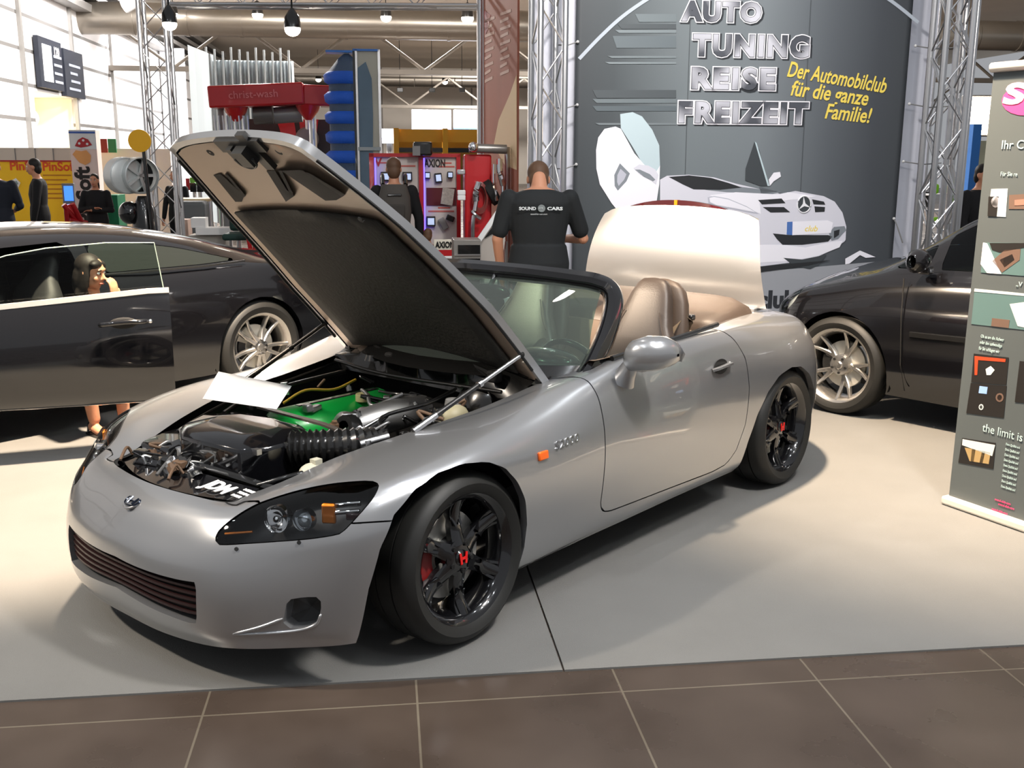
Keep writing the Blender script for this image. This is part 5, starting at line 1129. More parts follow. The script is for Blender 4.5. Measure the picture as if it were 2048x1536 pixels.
text('upright_lettering', 'PinSoft', 40*L.s, mat('letter_dark', '#2b2422', .6), t, TX(L.x(180), -.006, L.z(448), R(90)), ext=.001, off=.012)
text('upright_lettering', 'Handelsgesellschaft', 9*L.s, mat('letter_dark', '#2b2422', .6), t, TX(L.x(194), -.006, L.z(420), R(90)), ext=.001)
boxthing('green_cabinet', 'dark green upright box beside the pink pillar sign', 'cabinet', 217, 391, 238, 500, 16, .5, mat('box_green', '#0d6b45', .5))
t, L = boxthing('info_screen', 'small lit blue screen on a grey stand left of the pillar sign', 'screen', 129, 368, 152, 500, 15.5, .06, M_grey, 'stand'); rect(MB(), L, 133, 373, 150, 402, -.006, .01).build('display', mat('screen_blue', '#3f7fff', .4, emit='#4a8cff', es=1.2), t)
t, L = boxthing('red_trolley', 'red folding trolley standing below the blue screen', 'trolley', 131, 410, 139, 500, 14.5, .3, M_red, 'rail')
for a, b, c, d in ((131, 410, 165, 470), (148, 408, 165, 470), (139, 440, 165, 448)): MB().cyl((L.x(a), 0, L.z(b)), (L.x(c), .2, L.z(d)), .035).build('strut', M_red, t)
boxthing('white_counter', 'long pale counter front at the left behind the dark figure', 'counter', 198, 300, 345, 520, 20, .3, mat('counter_pale', '#e3dedd', .6))
for k, (x, c) in enumerate(((206, '#8a2f2a'), (224, '#2f7a55'))): boxthing('framed_poster', ('red and white' if k == 0 else 'green and white')+' framed poster above the pale counter', 'poster', x-8, 278, x+8, 305, 19.8, .03, mat('poster'+c[1:], c, .6))
# wheel stand with yellow disc
L = Loc(285, 400, 12); t = thing('wheel_stand', 'display stand with two pale wheels on a black base beside the yellow disc sign', 'display', L.base, HR)
for x, nm in ((253, 'blank_wheel'), (281, 'alloy_wheel')):
    T = Matrix.Translation((L.x(x), 0, L.z(352))) @ Matrix.Rotation(R(90), 4, 'X') @ Matrix.Rotation(R(38), 4, 'Y'); r = 36*L.s
    o = MB(T).lathe([(r*.92, -.09), (r, -.09), (r, .09), (r*.94, .10), (r*.90, .06)], None, 28).build(nm, mat('wheel_pale', '#cfd3d2', .35, .4), t)
    if x > 260:
        for k in range(5): MB(T @ Matrix.Rotation(k*2*PI/5, 4, 'Z')).box((r*.45, 0, .03), (r*.9, r*.16, .03)).build('spoke', mat('wheel_pale', '#cfd3d2', .35, .4), o)
        MB(T).lathe([(.001, -.02), (r*.9, -.02)], None, 24).build('wheel_back', M_dark, o)
    else: MB(T).lathe([(.001, .10), (r*.5, .11), (r*.93, .085)], None, 24).build('disc_cover', mat('wheel_pale', '#cfd3d2', .35, .4), o)
MB().ball((L.x(258), .0, L.z(425)), (.12, .12, .13), 18, 12).build('black_globe', M_black, t, smooth=80)
MB().tube([(L.x(285), .05, .02), (L.x(285), .05, L.z(470)), (L.x(284), .05, L.z(420)), (L.x(284), .05, L.z(392))], [.16, .14, .13, .06], 14).build('stand_base', M_satin, t, smooth=60)
L = Loc(285, 330, 11.9); t = thing('disc_sign', 'round yellow disc on a black pole above the wheel display', 'sign', L.base, HR)
MB().cyl((L.x(301), 0, .02), (L.x(289), 0, L.z(300)), .022).build('pole', M_satin, t); MB(Matrix.Translation((L.x(284), -.03, L.z(283))) @ Matrix.Rotation(R(90), 4, 'X')).lathe([(.001, .01), (22*L.s, .01), (22*L.s, -.01), (.001, -.01)], None, 32).build('disc', mat('disc_yellow', '#e8ac1c', .45), t)
# portal signs on the left wall
def on_wall(d, z, off=.06): return HALL @ V((-9+off, d, z))
for k, (d0, d1, z0, z1, lab) in enumerate(((29.5, 31.5, 3.45, 4.75, 'dark blue hall sign with a white block, left one over the lit portal'), (31.7, 33.6, 3.35, 4.65, 'dark blue hall sign with small white words, right one over the lit portal'))):
    t = thing('hall_sign', lab, 'sign', HALL @ V((-8.9, (d0+d1)/2, 0)), HR+R(90)); w_ = d1-d0
    MB().box((0, 0, (z0+z1)/2), (w_, .12, z1-z0)).build('sign_board', mat('sign_blue', '#1f2430', .5), t)
    if k == 0:
        MB().box((-.35, -.07, (z0+z1)/2), (.75, .02, .95)).build('white_block', mat('sign_lit', '#ffffff', .5, emit='#ffffff', es=.6), t, bevel=.009)
        text('sign_lettering', '120', .34, M_white, t, TX(.25, -.07, z1-.40), off=.008)
    for r_ in range(4): MB().box((.55 if k == 0 else -.1+.12*(r_ % 2), -.07, z0+.22+r_*.22), (.7 if k == 0 else 1.1-.2*(r_ % 3), .01, .07)).build('sign_line', mat('sign_grey', '#9aa0ac', .5), t)
# grey rack of upright profiles
L = Loc(490, 150, 22); t = thing('profile_rack', 'tall pale rack of upright grey metal profiles behind the red machine', 'rack', L.base, HR)
mb = MB(); pts = []
for i in range(45): pts.append((430+i*3.55, -.03 if i % 2 else .03))
mb.grid([[V((L.x(a), b, L.z(z))) for a, b in pts] for z in (470, 122)]); mb.build('corrugated_sheet', mat('profile_grey', '#b6bfc4', .5), t, smooth=0)
mb = MB(); mb.grid([[V((L.x(a), c, L.z(z+(a-388)*.35))) for a, c in ((390, -.5), (400, -.36), (410, -.25), (420, -.12), (430, 0))] for z in (430, 98)]); mb.build('end_sheet', mat('profile_pale', '#b9c2c6', .5), t, smooth=0)
for i in range(11): MB().cyl((L.x(418+i*16), -.08, L.z(470)), (L.x(418+i*16), -.08, L.z(98+(i % 3)*4)), .022, n=8).build('post', mat('post_grey', '#b8bec0', .4, .5), t)
# red washing gantry
L = Loc(545, 220, 17); t = thing('wash_gantry', 'red overhead washing machine gantry with pale lettering', 'machine', L.base, HR)
mb = MB(); mb.box(((L.x(425)+L.x(610))/2, 0, (L.z(172)+L.z(214))/2-.0), (L.x(610)-L.x(425), .5, L.z(172)-L.z(214)), ry=R(-3.0)); BM = mb.build('beam', M_red, t, bevel=.03)
MB().box((L.x(635), .1, (L.z(172)+L.z(212))/2), (L.x(664)-L.x(608), .6, L.z(172)-L.z(212)), ry=R(2)).build('beam_end', M_red, t, bevel=.03)
text('gantry_lettering', 'christ-wash', 15*L.s/.72, mat('letter_pink', '#d8787a', .5), t, TX(L.x(465), -.27, L.z(201), R(3)), ext=.002)
for x0, x1, y0, y1 in ((455, 492, 214, 238), (595, 636, 210, 234)): MB().tube([(L.x((x0+x1)/2), 0, L.z(y0)), (L.x((x0+x1)/2), 0, L.z((y0+y1)/2)), (L.x((x0+x1)/2), 0, L.z(y1+5))], [.20, .16, .05], 16).build('nozzle_housing', M_red, t, smooth=40)
MB().cyl((L.x(545), .3, L.z(228)), (L.x(600), .3, L.z(224)), .14).build('motor_drum', mat('drum_grey', '#8f9290', .4, .5), t); MB().cyl((L.x(505), .2, L.z(229)), (L.x(543), .2, L.z(227)), .15).build('motor_drum', mat('drum_dark', '#6c6c68', .4, .5), t)
for x in (440, 621): MB().cyl((L.x(x), .25, 0), (L.x(x), .25, L.z(200)), .06).build('gantry_leg', M_alu if x > 500 else M_grey, t)
random.seed(2)
for i in range(9): MB().cyl((L.x(432+i*8), -.1+.02*(i % 3), L.z(232)), (L.x(436+i*8), -.1, L.z(300)), .012, n=6).build('nozzle_pipe', M_alu, t)
t, L = boxthing('machine_cabinet', 'dark red and black machine body below the gantry, left of the blue brush', 'machine', 505, 242, 662, 470, 18.3, .5, mat('cabinet_dark', '#2a2422', .5), 'body')
poly(L, [(560, 248), (592, 242), (600, 300), (575, 300)], -.02).build('red_panel', M_red, t); poly(L, [(602, 242), (640, 242), (632, 296), (606, 282)], -.02).build('red_panel', M_red, t)
MB(Matrix.Translation((L.x(617), -.08, L.z(280))) @ Matrix.Rotation(R(90), 4, 'X')).lathe([(.001, .06), (.17, .06), (.2, .0), (.2, -.06)], None, 24).build('hub', M_grey, t); MB().cyl((L.x(620), -.1, L.z(238)), (L.x(620), -.1, L.z(262)), .05).build('piston', M_alu, t)
# blue brush and the framed panel beside it
L = Loc(700, 230, 16); t = thing('wash_brush', 'tall rotating car wash brush in blue and grey rings', 'brush', L.base, HR)
ry_ = [(150, 28), (162, 36)]; rows = []
y = 112; prof = [(.03, L.z(112)), (.12, L.z(122)), (.26, L.z(145))]
for k in range(9): 
    ya = 150+k*38; prof += [(.30, L.z(ya)), (.33, L.z(ya+6)), (.31, L.z(ya+18)), (.27, L.z(ya+22)), (.27, L.z(ya+36))]
mb = MB(Matrix.Translation((L.x(696), 0, 0))); BR = mb.lathe([(r, z) for r, z in prof], None, 28).build('bristles', M_blued, t, smooth=60)
for k in range(9):
    ya = 150+k*38; MB(Matrix.Translation((L.x(696), 0, 0))).lathe([(.29, L.z(ya-2)), (.345, L.z(ya+4)), (.335, L.z(ya+17)), (.28, L.z(ya+22))], None, 28).build('bristle_ring', M_blue, t, smooth=60)
MB().cyl((L.x(696), 0, 0), (L.x(696), 0, L.z(108)), .04).build('shaft', M_steel, t); MB().box((L.x(690), 0, L.z(110)), (.5, .3, .03)).build('top_bracket', mat('bracket_blue', '#2f6fc0', .4), t)
L = Loc(738, 230, 15.6); t = thing('splash_panel', 'pale framed splash panel with smeared blue print, right of the blue brush', 'panel', L.base, HR)
rect(MB(), L, 716, 108, 759, 470, .02, .03).build('sheet', mat('sheet_pale', '#b3b2a6', .5, var=.25, vscale=1.5), t)
mb = poly(L, [(718, 140), (734, 128), (745, 160), (746, 230), (744, 300), (748, 330), (744, 470), (718, 470)], -.004); mb.build('blue_print', mat('smear_blue', '#5d7487', .6, var=.35, vscale=2), t)
for x in (711, 715, 760): MB().box((L.x(x), 0, L.z(105)/2), (.035, .06, L.z(105))).build('frame_post', M_alu if x != 711 else M_satin, t)
MB().box(((L.x(709)+L.x(760))/2, 0, L.z(106)), (L.x(760)-L.x(709), .06, .03)).build('frame_top', mat('bracket_blue', '#2f6fc0', .4), t); MB().box(((L.x(715)+L.x(760))/2, -.03, L.z(296)), (L.x(760)-L.x(715), .03, .05)).build('cross_rail', mat('rail_grey', '#8c9498', .4, .4), t)
# yellow shelving and lit signs at the back
L = Loc(880, 285, 19); t = thing('yellow_rack', 'yellow steel shelving rack behind the red display wall', 'rack', L.base, HR)
M_yr = mat('rack_yellow', '#d59a14', .45)
for x in (793, 890, 975): MB().box((L.x(x), 0, L.z(258)/2), (.09, .3, L.z(258))).build('upright', M_yr, t)
for y in (272, 300): MB().box(((L.x(793)+L.x(975))/2, 0, L.z(y)), (L.x(975)-L.x(793), .06, .22 if y < 280 else .08)).build('shelf_beam', M_yr if y < 280 else M_satin, t)
MB().box(((L.x(793)+L.x(975))/2, .4, L.z(330)), (L.x(975)-L.x(793), .04, .9)).build('back_panel', mat('rack_back', '#5a4a20', .6), t)
for k, (x0, x1, w_) in enumerate(((824, 902, 'wide lit blue-white sign panel high at the back above the yellow rack'), (908, 962, 'narrow lit blue-white sign panel at the back, right of the wide one'), (764, 792, 'small glaring lit panel left of the yellow rack'))):
    y0, y1 = ((220, 258), (220, 256), (258, 286))[k]
    t, L = boxthing('lit_sign', w_, 'sign', x0, y0, x1, y1, 40 if k < 2 else 24, .3, mat('lightbox', '#ffffff', .5, emit='#dfeaff', es=3.0), 'lightbox')
    if k < 2: rect(MB(), L, x0-1, y1, x1+1, y1+2, -.02, .1).build('blue_edge', mat('edge_blue', '#7fb0ff', .5, emit='#5a90ff', es=1), t)
    MB().cyl((0, .15, L.z(y1)), (0, .15, 0), .06, n=8).build('support_post', M_grey, t)
# display wall with small navigation devices
L = Loc(835, 400, 11.5); t = thing('display_wall', 'white and red display wall of small screens, partly hidden by the raised bonnet', 'display', L.base, HR)
M_dw = mat('display_white', '#d5cdc4', .5)
rect(MB(), L, 745, 312, 920, 520, .05, .06).build('board', M_dw, t)
for x0, x1 in ((741, 750), (838, 848), (913, 921)): rect(MB(), L, x0, 310, x1, 520, .02, .12).build('red_post', M_red, t)
rect(MB(), L, 741, 309, 921, 316, .02, .12).build('red_top', M_red, t)
for x in (751.5, 847.5): rect(MB(), L, x, 318, x+2.5, 470, -.05, .02).build('blue_tube', mat('tube_blue', '#6a50ff', .4, emit='#5a4cff', es=4), t)
text('brand_lettering', 'AXION', 15*L.s/.72, mat('letter_dark', '#2b2422', .6), t, TX(L.x(850), .015, L.z(335)), off=.004, sx=.62); text('brand_lettering', 'V', 16*L.s/.72, M_red, t, TX(L.x(752), .015, L.z(334)), off=.004)
for x0, x1, y in ((758, 775, 326), (800, 832, 332), (876, 910, 333), (884, 904, 326), (856, 908, 421), (876, 900, 414)): rect(MB(), L, x0, y, x1, y+3, .018, .006).build('pink_line', mat('line_pink', '#c8685c', .6), t)
M_scr = mat('nav_screen', '#cfe0ff', .3, emit='#b8cdf5', es=.5)
for x0, y0, x1, y1, r_ in ((763, 345, 782, 363, 0), (806, 345, 825, 363, 0), (850, 345, 861, 358, 0), (870, 347, 884, 366, -.1), (895, 344, 906, 357, 0), (823, 385, 838, 408, 0), (852, 432, 870, 452, 0)):
    c = (L.x((x0+x1)/2), -.02, L.z((y0+y1)/2)); d_ = (L.x(x1)-L.x(x0), .05, L.z(y0)-L.z(y1))
    o = MB().box(c, d_, ry=r_).build('navigation_unit', M_blackp, t, bevel=.006); MB().box((c[0], -.05, c[2]), (d_[0]*.72, .006, d_[2]*.66), ry=r_).build('unit_screen', M_scr, o)
rect(MB(), L, 853, 376, 912, 411, .015, .02).build('red_niche', mat('niche_red', '#5a0d14', .6), t); MB().box((L.x(895), -.01, L.z(393)), (.13, .03, .18), ry=.15).build('leaflet', mat('leaflet', '#b9b2a8', .6, var=.5, vscale=40), t)
MB().box((L.x(886), -.02, L.z(447)), (.07, .03, .13), ry=-.5).build('phone', M_alud, t, bevel=.005); MB().box((L.x(900), -.02, L.z(436)), (.09, .05, .06), ry=.4).build('cradle', M_satin, t, bevel=.01)
L = Loc(845, 295, 11.4); t = thing('projector', 'black spotlight box with cables on top of the display wall', 'lamp', (L.P.x, L.P.y, L.z(311)), HR)
MB().box((0, 0, (L.z(282)-L.z(309))/2), (.20, .22, L.z(282)-L.z(309))).build('housing', M_satin, t, bevel=.02); MB().box((-.07, -.12, .05), (.08, .02, .1)).build('front_plate', M_grey, t)
# red machine panel with chrome tubes, right of the display wall
L = Loc(965, 400, 10.6); t = thing('workshop_machine', 'red workshop machine with chrome arms and a grey roller on top', 'machine', L.base, HR)
rect(MB(), L, 929, 311, 983, 500, .10, .25).build('red_body', M_red, t, bevel=.02)
MB().cyl((L.x(938), -.05, L.z(299)), (L.x(1012), -.05, L.z(301)), 9*L.s).build('roller', mat('roller_grey', '#8d8a86', .35, .6), t); MB().ball((L.x(945), -.12, L.z(297)), .05, 12, 8).build('chrome_knob', M_chrome, t)
MB().tube([(L.x(1016), 0, 0), (L.x(1015), 0, L.z(330)), (L.x(1014), 0, L.z(296))], .028, 10).build('post', M_alu, t)
for x0, y0, x1, y1, r_ in ((955, 365, 950, 400, .03), (950, 400, 943, 480, .02), (943, 420, 958, 435, .02), (996, 320, 1003, 370, .03), (985, 330, 990, 400, .02), (1003, 370, 1008, 480, .02)): MB().tube(cr([(L.x(x0), -.15, L.z(y0)), (L.x((x0+x1)/2-3), -.17, L.z((y0+y1)/2)), (L.x(x1), -.15, L.z(y1))], 4), r_, 8).build('chrome_arm', M_chrome if x0 > 980 else M_alu, t)
MB(Matrix.Translation((L.x(958), -.12, L.z(395))) @ Matrix.Rotation(R(90), 4, 'X') @ Matrix.Diagonal((.5, 1, 1, 1))).lathe([(.10, -.02), (.15, -.02), (.16, .02), (.12, .03)], None, 20).build('guard_plate', mat('smoke_plastic', '#7a3a36', .3), t)
MB(Matrix.Translation((L.x(982), -.05, L.z(385))) @ Matrix.Rotation(R(60), 4, 'Y')).lathe([(.10, -.05), (.13, -.04), (.13, .04), (.10, .05)], None, 20).build('hose_reel', M_dark, t)
for y in (345, 385, 395): MB().box((L.x(922), -.06, L.z(y)), (.08, .05, .05)).build('tool_block', M_white if y > 380 else M_alu, t, bevel=.008)
L = Loc(980, 450, 9.8); t = thing('tilted_board', 'pale tilted board with a dark edge leaning beside the workshop machine', 'board', L.base, HR)
mb = flat(MB(), [(L.x(a), L.z(b)) for a, b in ((948, 484), (1005, 405), (1009, 412), (1010, 480), (1003, 530), (960, 530), (952, 500))], 0, .02); mb.build('board_side', mat('board_grey', '#b0a8a0', .5), t)
flat(MB(), [(L.x(a), L.z(b)) for a, b in ((946, 486), (1004, 403), (1008, 413), (960, 483))], -.03, .03).build('board_edge', M_white, t); flat(MB(), [(L.x(a), L.z(b)) for a, b in ((968, 476), (1005, 425), (1006, 455))], -.025, .01).build('board_recess', M_dark, t)
MB().cyl((L.x(1000), .05, 0), (L.x(1000), .05, L.z(420)), .02).build('board_leg', M_alu, t)
t, L = boxthing('tool_case', 'aluminium tool case with dark drawers under the tilted board', 'case', 908, 480, 962, 560, 9.2, .3, mat('case_alu', '#9c9893', .35, .6), 'case')
for y0, y1 in ((490, 508), (517, 528)): rect(MB(), L, 916, y0, 960, y1, -.006, .012).build('drawer', M_satin, t)
rect(MB(), L, 909, 508, 961, 511, -.012, .02).build('case_rim', M_alu, t); MB().box((0, .15, L.z(560)/2), (.22, .26, L.z(560))).build('case_foot', M_satin, t); MB().cyl((L.x(935), -.02, L.z(524)), (L.x(948), -.02, L.z(524)), .012).build('case_handle', M_alu, t)
t, L = boxthing('plate_stand', 'cream number plate with black letters propped over a red base, by the bonnet edge', 'plate', 868, 479, 903, 500, 10.2, .02, mat('plate_cream', '#e4dccb', .5), 'plate'); text('plate_letters', 'AXION', 12*L.s/.72, M_dark, t, TX(L.x(871), -.012, L.z(495)), off=.003, sx=.70)
rect(MB(), L, 872, 500, 910, 512, .06, .12).build('red_base', M_red, t); MB().box((L.x(890), .06, L.z(512)/2), (.16, .12, L.z(512))).build('plate_column', M_white, t)
# display pedestal items behind the left truss
t, L = boxthing('round_table', 'small pale-topped table behind the left truss tower', 'table', 352, 398, 416, 403, 15, .6, mat('table_wood', '#cdb58c', .5), 'top')
for x in (362, 408): MB().cyl((L.x(x), .3, 0), (L.x(x), .3, L.z(403)), .03).build('leg', M_alu, t)
boxthing('sofa', 'grey sofa back in front of the small pale-topped table', 'sofa', 350, 404, 412, 520, 14.6, .4, mat('sofa_grey', '#5d6163', .7), 'back', bevel=.05)
boxthing('flight_case', 'long white box lying on stacked cartons near the raised bonnet', 'box', 392, 456, 460, 470, 13.6, .3, M_white, 'box'); boxthing('carton_stack', 'grey carton block below the long white box', 'box', 380, 471, 450, 540, 13.7, .4, mat('carton_grey', '#a8a49c', .7), 'box')
boxthing('carton', 'upright pinkish carton standing beside the left truss foot', 'box', 364, 440, 378, 540, 13.9, .3, mat('carton_pink', '#b59a8c', .7), 'box')
boxthing('white_crate', 'white crate resting above the long white box', 'box', 382, 436, 410, 455.7, 13.6, .25, M_white, 'box')
for k, x in enumerate((386, 400)): 
    t, L = boxthing('monitor', ('left' if k == 0 else 'right')+' small dark monitor under the green panel at the left stand', 'monitor', x-6, 366, x+6, 384, 17, .08, M_satin, 'screen'); MB().cyl((0, .04, L.z(384)), (0, .04, 0), .02).build('stand', M_alu, t)
t, L = boxthing('green_sign', 'bright green panel behind the two small monitors', 'sign', 380, 355, 412, 370, 17.3, .03, mat('sign_green', '#7fc24a', .5), 'panel'); rect(MB(), L, 373, 357, 380, 380, -.02, .03).build('red_end', M_red, t); MB().cyl((0, .05, L.z(370)), (0, .05, 0), .02).build('post', M_alu, t)
for k, (x, y) in enumerate(((430, 300), (447, 300), (462, 300))): pass
t, L = boxthing('partition_frame', 'pale open partition frame standing behind the left booth', 'partition', 415, 300, 470, 304, 17.5, .06, M_alu, 'top_bar')
for x in (416, 434, 452, 469): MB().cyl((L.x(x), .03, 0), (L.x(x), .03, L.z(302)), .025, n=8).build('bar', M_alu, t)
for y in (350, 395): MB().box(((L.x(416)+L.x(469))/2, .03, L.z(y)), (L.x(469)-L.x(416), .04, .04)).build('rail', M_alu, t)
t, L = boxthing('office_chair', 'dark green upholstered chair next to the red stool, left of the raised bonnet', 'chair', 458, 420, 500, 462, 13, .12, mat('chair_green', '#1e3a34', .7), 'back', bevel=.04)
MB().box((0, -.18, L.z(470)), (.34, .4, .08)).build('seat', mat('chair_green', '#1e3a34', .7), t, bevel=.03); MB().cyl((0, -.15, 0), (0, -.15, L.z(472)), .03).build('column', M_alu, t)
L = Loc(505, 470, 12.3); t = thing('red_stand', 'red folding stand between the black coupe and the raised bonnet', 'stand', L.base, HR)
for a, b in ((490, 512), (512, 500)): MB().cyl((L.x(a), 0, L.z(435)), (L.x(b), .1, .025), .025).build('leg', M_red, t)
MB().box((L.x(507), 0, L.z(455)), (.22, .08, .22)).build('plate', M_red, t, bevel=.01); text('stand_letters', 'BC', .09, mat('letter_gold', '#e8c080', .5), t, TX(L.x(502), -.045, L.z(468)))
# orange hanging banner between the pole and the middle truss
A_ = at(968, 150, 13.0); B_ = at(1038, 150, 10.2); L_ = math.hypot(B_.x-A_.x, B_.y-A_.y); a_ = math.atan2(B_.y-A_.y, B_.x-A_.x)
t = thing('hanging_banner', 'tall dull orange-red banner with pale text rows, left of the middle truss', 'banner', (A_.x, A_.y, 0), a_)
MB().box((L_/2, .0, 2.2), (L_-.1, .02, 3.7)).build('cloth', mat('banner_orange', '#a8624c', .6, var=.2, vscale=1.2), t)
hp_ = Plane((A_.x, A_.y, 0), a_)
for k in range(9):
    for x0, x1 in ((972, 992), (1003, 1025)):
        y = 30+k*15-(x0-972)*.45+10; p4 = [hp_.q(x0, y), hp_.q(x1-(k*5) % 9, y-8), hp_.q(x1-(k*5) % 9, y-2), hp_.q(x0, y+6)]; flat(MB(), p4, -.012, .003).build('text_row', mat('row_pale', '#d9b4a4', .6), t)
flat(MB(), [hp_.q(*q) for q in ((990, 290), (1000, 240), (1022, 190), (1036, 150), (1036, 340), (1012, 330))], -.012, .003).build('pale_swash', mat('swash_cream', '#f0d2a4', .6), t)
flat(MB(), [hp_.q(*q) for q in ((970, 20), (984, 30), (978, 60), (972, 72))], -.012, .003).build('red_swash', M_red, t)
P = at(961, 150, 13.0); o = MB().cyl((0, 0, 0), (0, 0, 4.2), .045, n=12).build('support_pole', M_alu, loc=(P.x, P.y, 0)); tag(o, 'bright aluminium pole at the left edge of the orange banner', 'pole')
# right side: blue column, green items, dark figure board, floodlight
boxthing('blue_column', 'narrow blue column sign seen past the right trusses', 'sign', 1934, 252, 1952, 520, 17, .15, mat('column_blue', '#2c6db8', .5), 'column')
boxthing('beige_partition', 'pale green-beige partition behind the blue column', 'partition', 1925, 285, 2100, 520, 22, .1, mat('partition_beige', '#c2c6ae', .6), 'panel')
for k, (x0, y0, x1, y1) in enumerate(((1868, 368, 1880, 388), (1890, 372, 1912, 386), (1866, 435, 1888, 446), (1912, 395, 1928, 420))):
    boxthing('green_bag', ['upper left', 'upper right', 'lowest', 'right-hand'][k]+' bright green bag seen through the right truss', 'bag', x0, y0, x1, y1, 14, .12, mat('bag_green', '#8ed62a', .5), 'bag', 'green bags', bevel=.03)
t, L = boxthing('goods_shelf', 'metal shelf with green bags behind the right truss', 'shelf', 1862, 388, 1932, 392, 14.1, .3, M_alu, 'shelf')
for y in (421, 447): MB().box((0, .15, L.z(y)), (.5, .3, .02)).build('shelf', M_alu, t)
for x in (1864, 1930): MB().cyl((L.x(x), .28, 0), (L.x(x), .28, L.z(345)), .02).build('post', M_alu, t)
MB().box((L.x(1875), .2, L.z(400)), (.08, .12, .2)).build('black_box', M_dark, t)
# lamps
def pendant(px, py, D, r, lab, up=None, es=14):
    P = at(px, py, D); t = thing('pendant_lamp', lab, 'lamp', P, HR, 'hall lamps')
    MB().lathe([(.02, r*2.2), (r*.4, r*2.0), (r*.9, r*1.2), (r, 0), (r*.96, 0), (r*.8, r*1.1)], None, 20).build('shade', M_satin, t, smooth=60)
    MB().ball((0, 0, -r*.15), (r*.93, r*.93, r*.8), 18, 10).build('bulb', mat('lamp_glow', '#ffffff', .5, emit='#fff4e2', es=es), t, smooth=80)
    MB().cyl((0, 0, r*2), (0, 0, up or 7.55-P.z), .012, n=6).build('cable', M_dark, t)
pendant(585, 56, 12.8, .10, 'large dark bell lamp with bright bulb hanging right of the left truss', 1.2)
pendant(339, 46, 12.7, .09, 'dark bell lamp with bright bulb fixed beside the top of the left truss', 1.2)
pendant(515, 28, 30, .16, 'bright hall lamp high left of the large bell lamp'); pendant(772, 33, 30, .16, 'bright hall lamp high over the blue brush'); pendant(935, 35, 30, .18, 'bright hall lamp high beside the right end of the truss beam'); pendant(346, 27, 32, .14, 'small hall lamp just above the left truss bell lamp')
pendant(637, 158, 60, .17, 'distant small hall lamp above the red gantry'); pendant(890, 163, 60, .17, 'distant small hall lamp left of the bright pole', .5); pendant(801, 210, 75, .17, 'most distant small hall lamp near the lit signs', 3)
for k, x in enumerate((800, 864, 924)):
    P = at(x, 180, 50); t = thing('speaker_box', ['leftmost', 'middle', 'rightmost'][k]+' of three small dark boxes hung under the far roof', 'speaker', P, HR, 'hung speakers'); MB().box((0, 0, 0), (.28, .25, .2)).build('cabinet', M_satin, t, bevel=.02); MB().cyl((0, 0, .1), (0, 0, 7.55-P.z), .015, n=6).build('cable', M_dark, t)
P = at(248, 12, 27); t = thing('wall_spotlight', 'bright tilted spotlight at the roof edge over the white wall', 'lamp', P, HR, 'hall lamps'); T = Matrix.Rotation(R(65), 4, 'Y'); MB(T).lathe([(.05, .35), (.16, .3), (.19, 0), (.18, 0)], None, 18).build('housing', M_ltgrey, t); MB(T).ball((0, 0, 0), (.17, .17, .05), 16, 8).build('bulb', mat('lamp_glow', '#ffffff', .5, emit='#fff4e2', es=14), t); MB().cyl((0, 0, .1), (0, 0, 7.55-P.z), .03).build('bracket', M_grey, t)
P = at(1962, 232, 20); t = thing('floodlight', 'glaring warm floodlight at the right beside the grey upright banner', 'lamp', P, HR-R(10), 'hall lamps')
MB().box((0, 0, 0), (.75, .2, .75)).build('housing', M_grey, t, bevel=.03); MB().box((0, -.11, 0), (.68, .02, .68)).build('lens', mat('flood_glow', '#ffffff', .5, emit='#ffe6c4', es=40), t, bevel=.05); MB().cyl((0, 0, -.37), (0, 0, -P.z), .04).build('mast', M_grey, t)
# roof services: big duct, roof beams with W bracing, second duct
def hallobj(mb, name, m, lab=None, cat=None, smooth=40):
    o = mb.build(name, m, smooth=smooth); o.matrix_world = HALL
    if lab: tag(o, lab, cat)
    else: struct(o)
    return o
M_duct = mat('duct_metal', '#8f887e', .32, .8); M_beam = mat('beam_grey', '#7d766d', .6)
P = HINV @ at(700, 46, 34); mb = MB()
for k in range(24): x0 = -9+k*1.6; mb.cyl((x0, P.y, P.z), (x0+1.56, P.y, P.z), .48, n=20); mb.cyl((x0+1.5, P.y, P.z), (x0+1.6, P.y, P.z), .50, n=20)
hallobj(mb, 'ventilation_duct', M_duct, 'large round metal ventilation duct running across under the roof', 'duct')
P = HINV @ at(1200, 165, 66); mb = MB()
for k in range(18): x0 = -10+k*2.4; mb.cyl((x0, P.y, P.z), (x0+2.34, P.y, P.z), .42, n=18)
hallobj(mb, 'ventilation_duct', M_duct, 'distant second ventilation duct under the far roof', 'duct')
for D, y0, y1, lab in ((37, 72, 143, 'nearer roof truss with wide W bracing above the booths'), (58, 168, 212, 'farther roof truss with W bracing above the lit signs')):
    a0 = HINV @ at(700, y0, D); a1 = HINV @ at(700, y1, D); t = thing('roof_truss', lab, 'truss', HALL @ V((0, a0.y, a1.z)), HR); hgt = a0.z-a1.z
    MB().box((5, 0, 0), (40, .25, .16)).build('lower_chord', M_beam, t); MB().box((5, 0, hgt+.5), (40, .25, .2)).build('upper_chord', M_beam, t)
    st = 2.1
    for k in range(10):
        MB().cyl((-9+k*2*st, 0, hgt+.4), (-9+(k*2+1)*st, 0, .05), .055, n=8).build('brace', M_beam, t); MB().cyl((-9+(k*2+2)*st, 0, hgt+.4), (-9+(k*2+1)*st, 0, .05), .055, n=8).build('brace', M_beam, t)
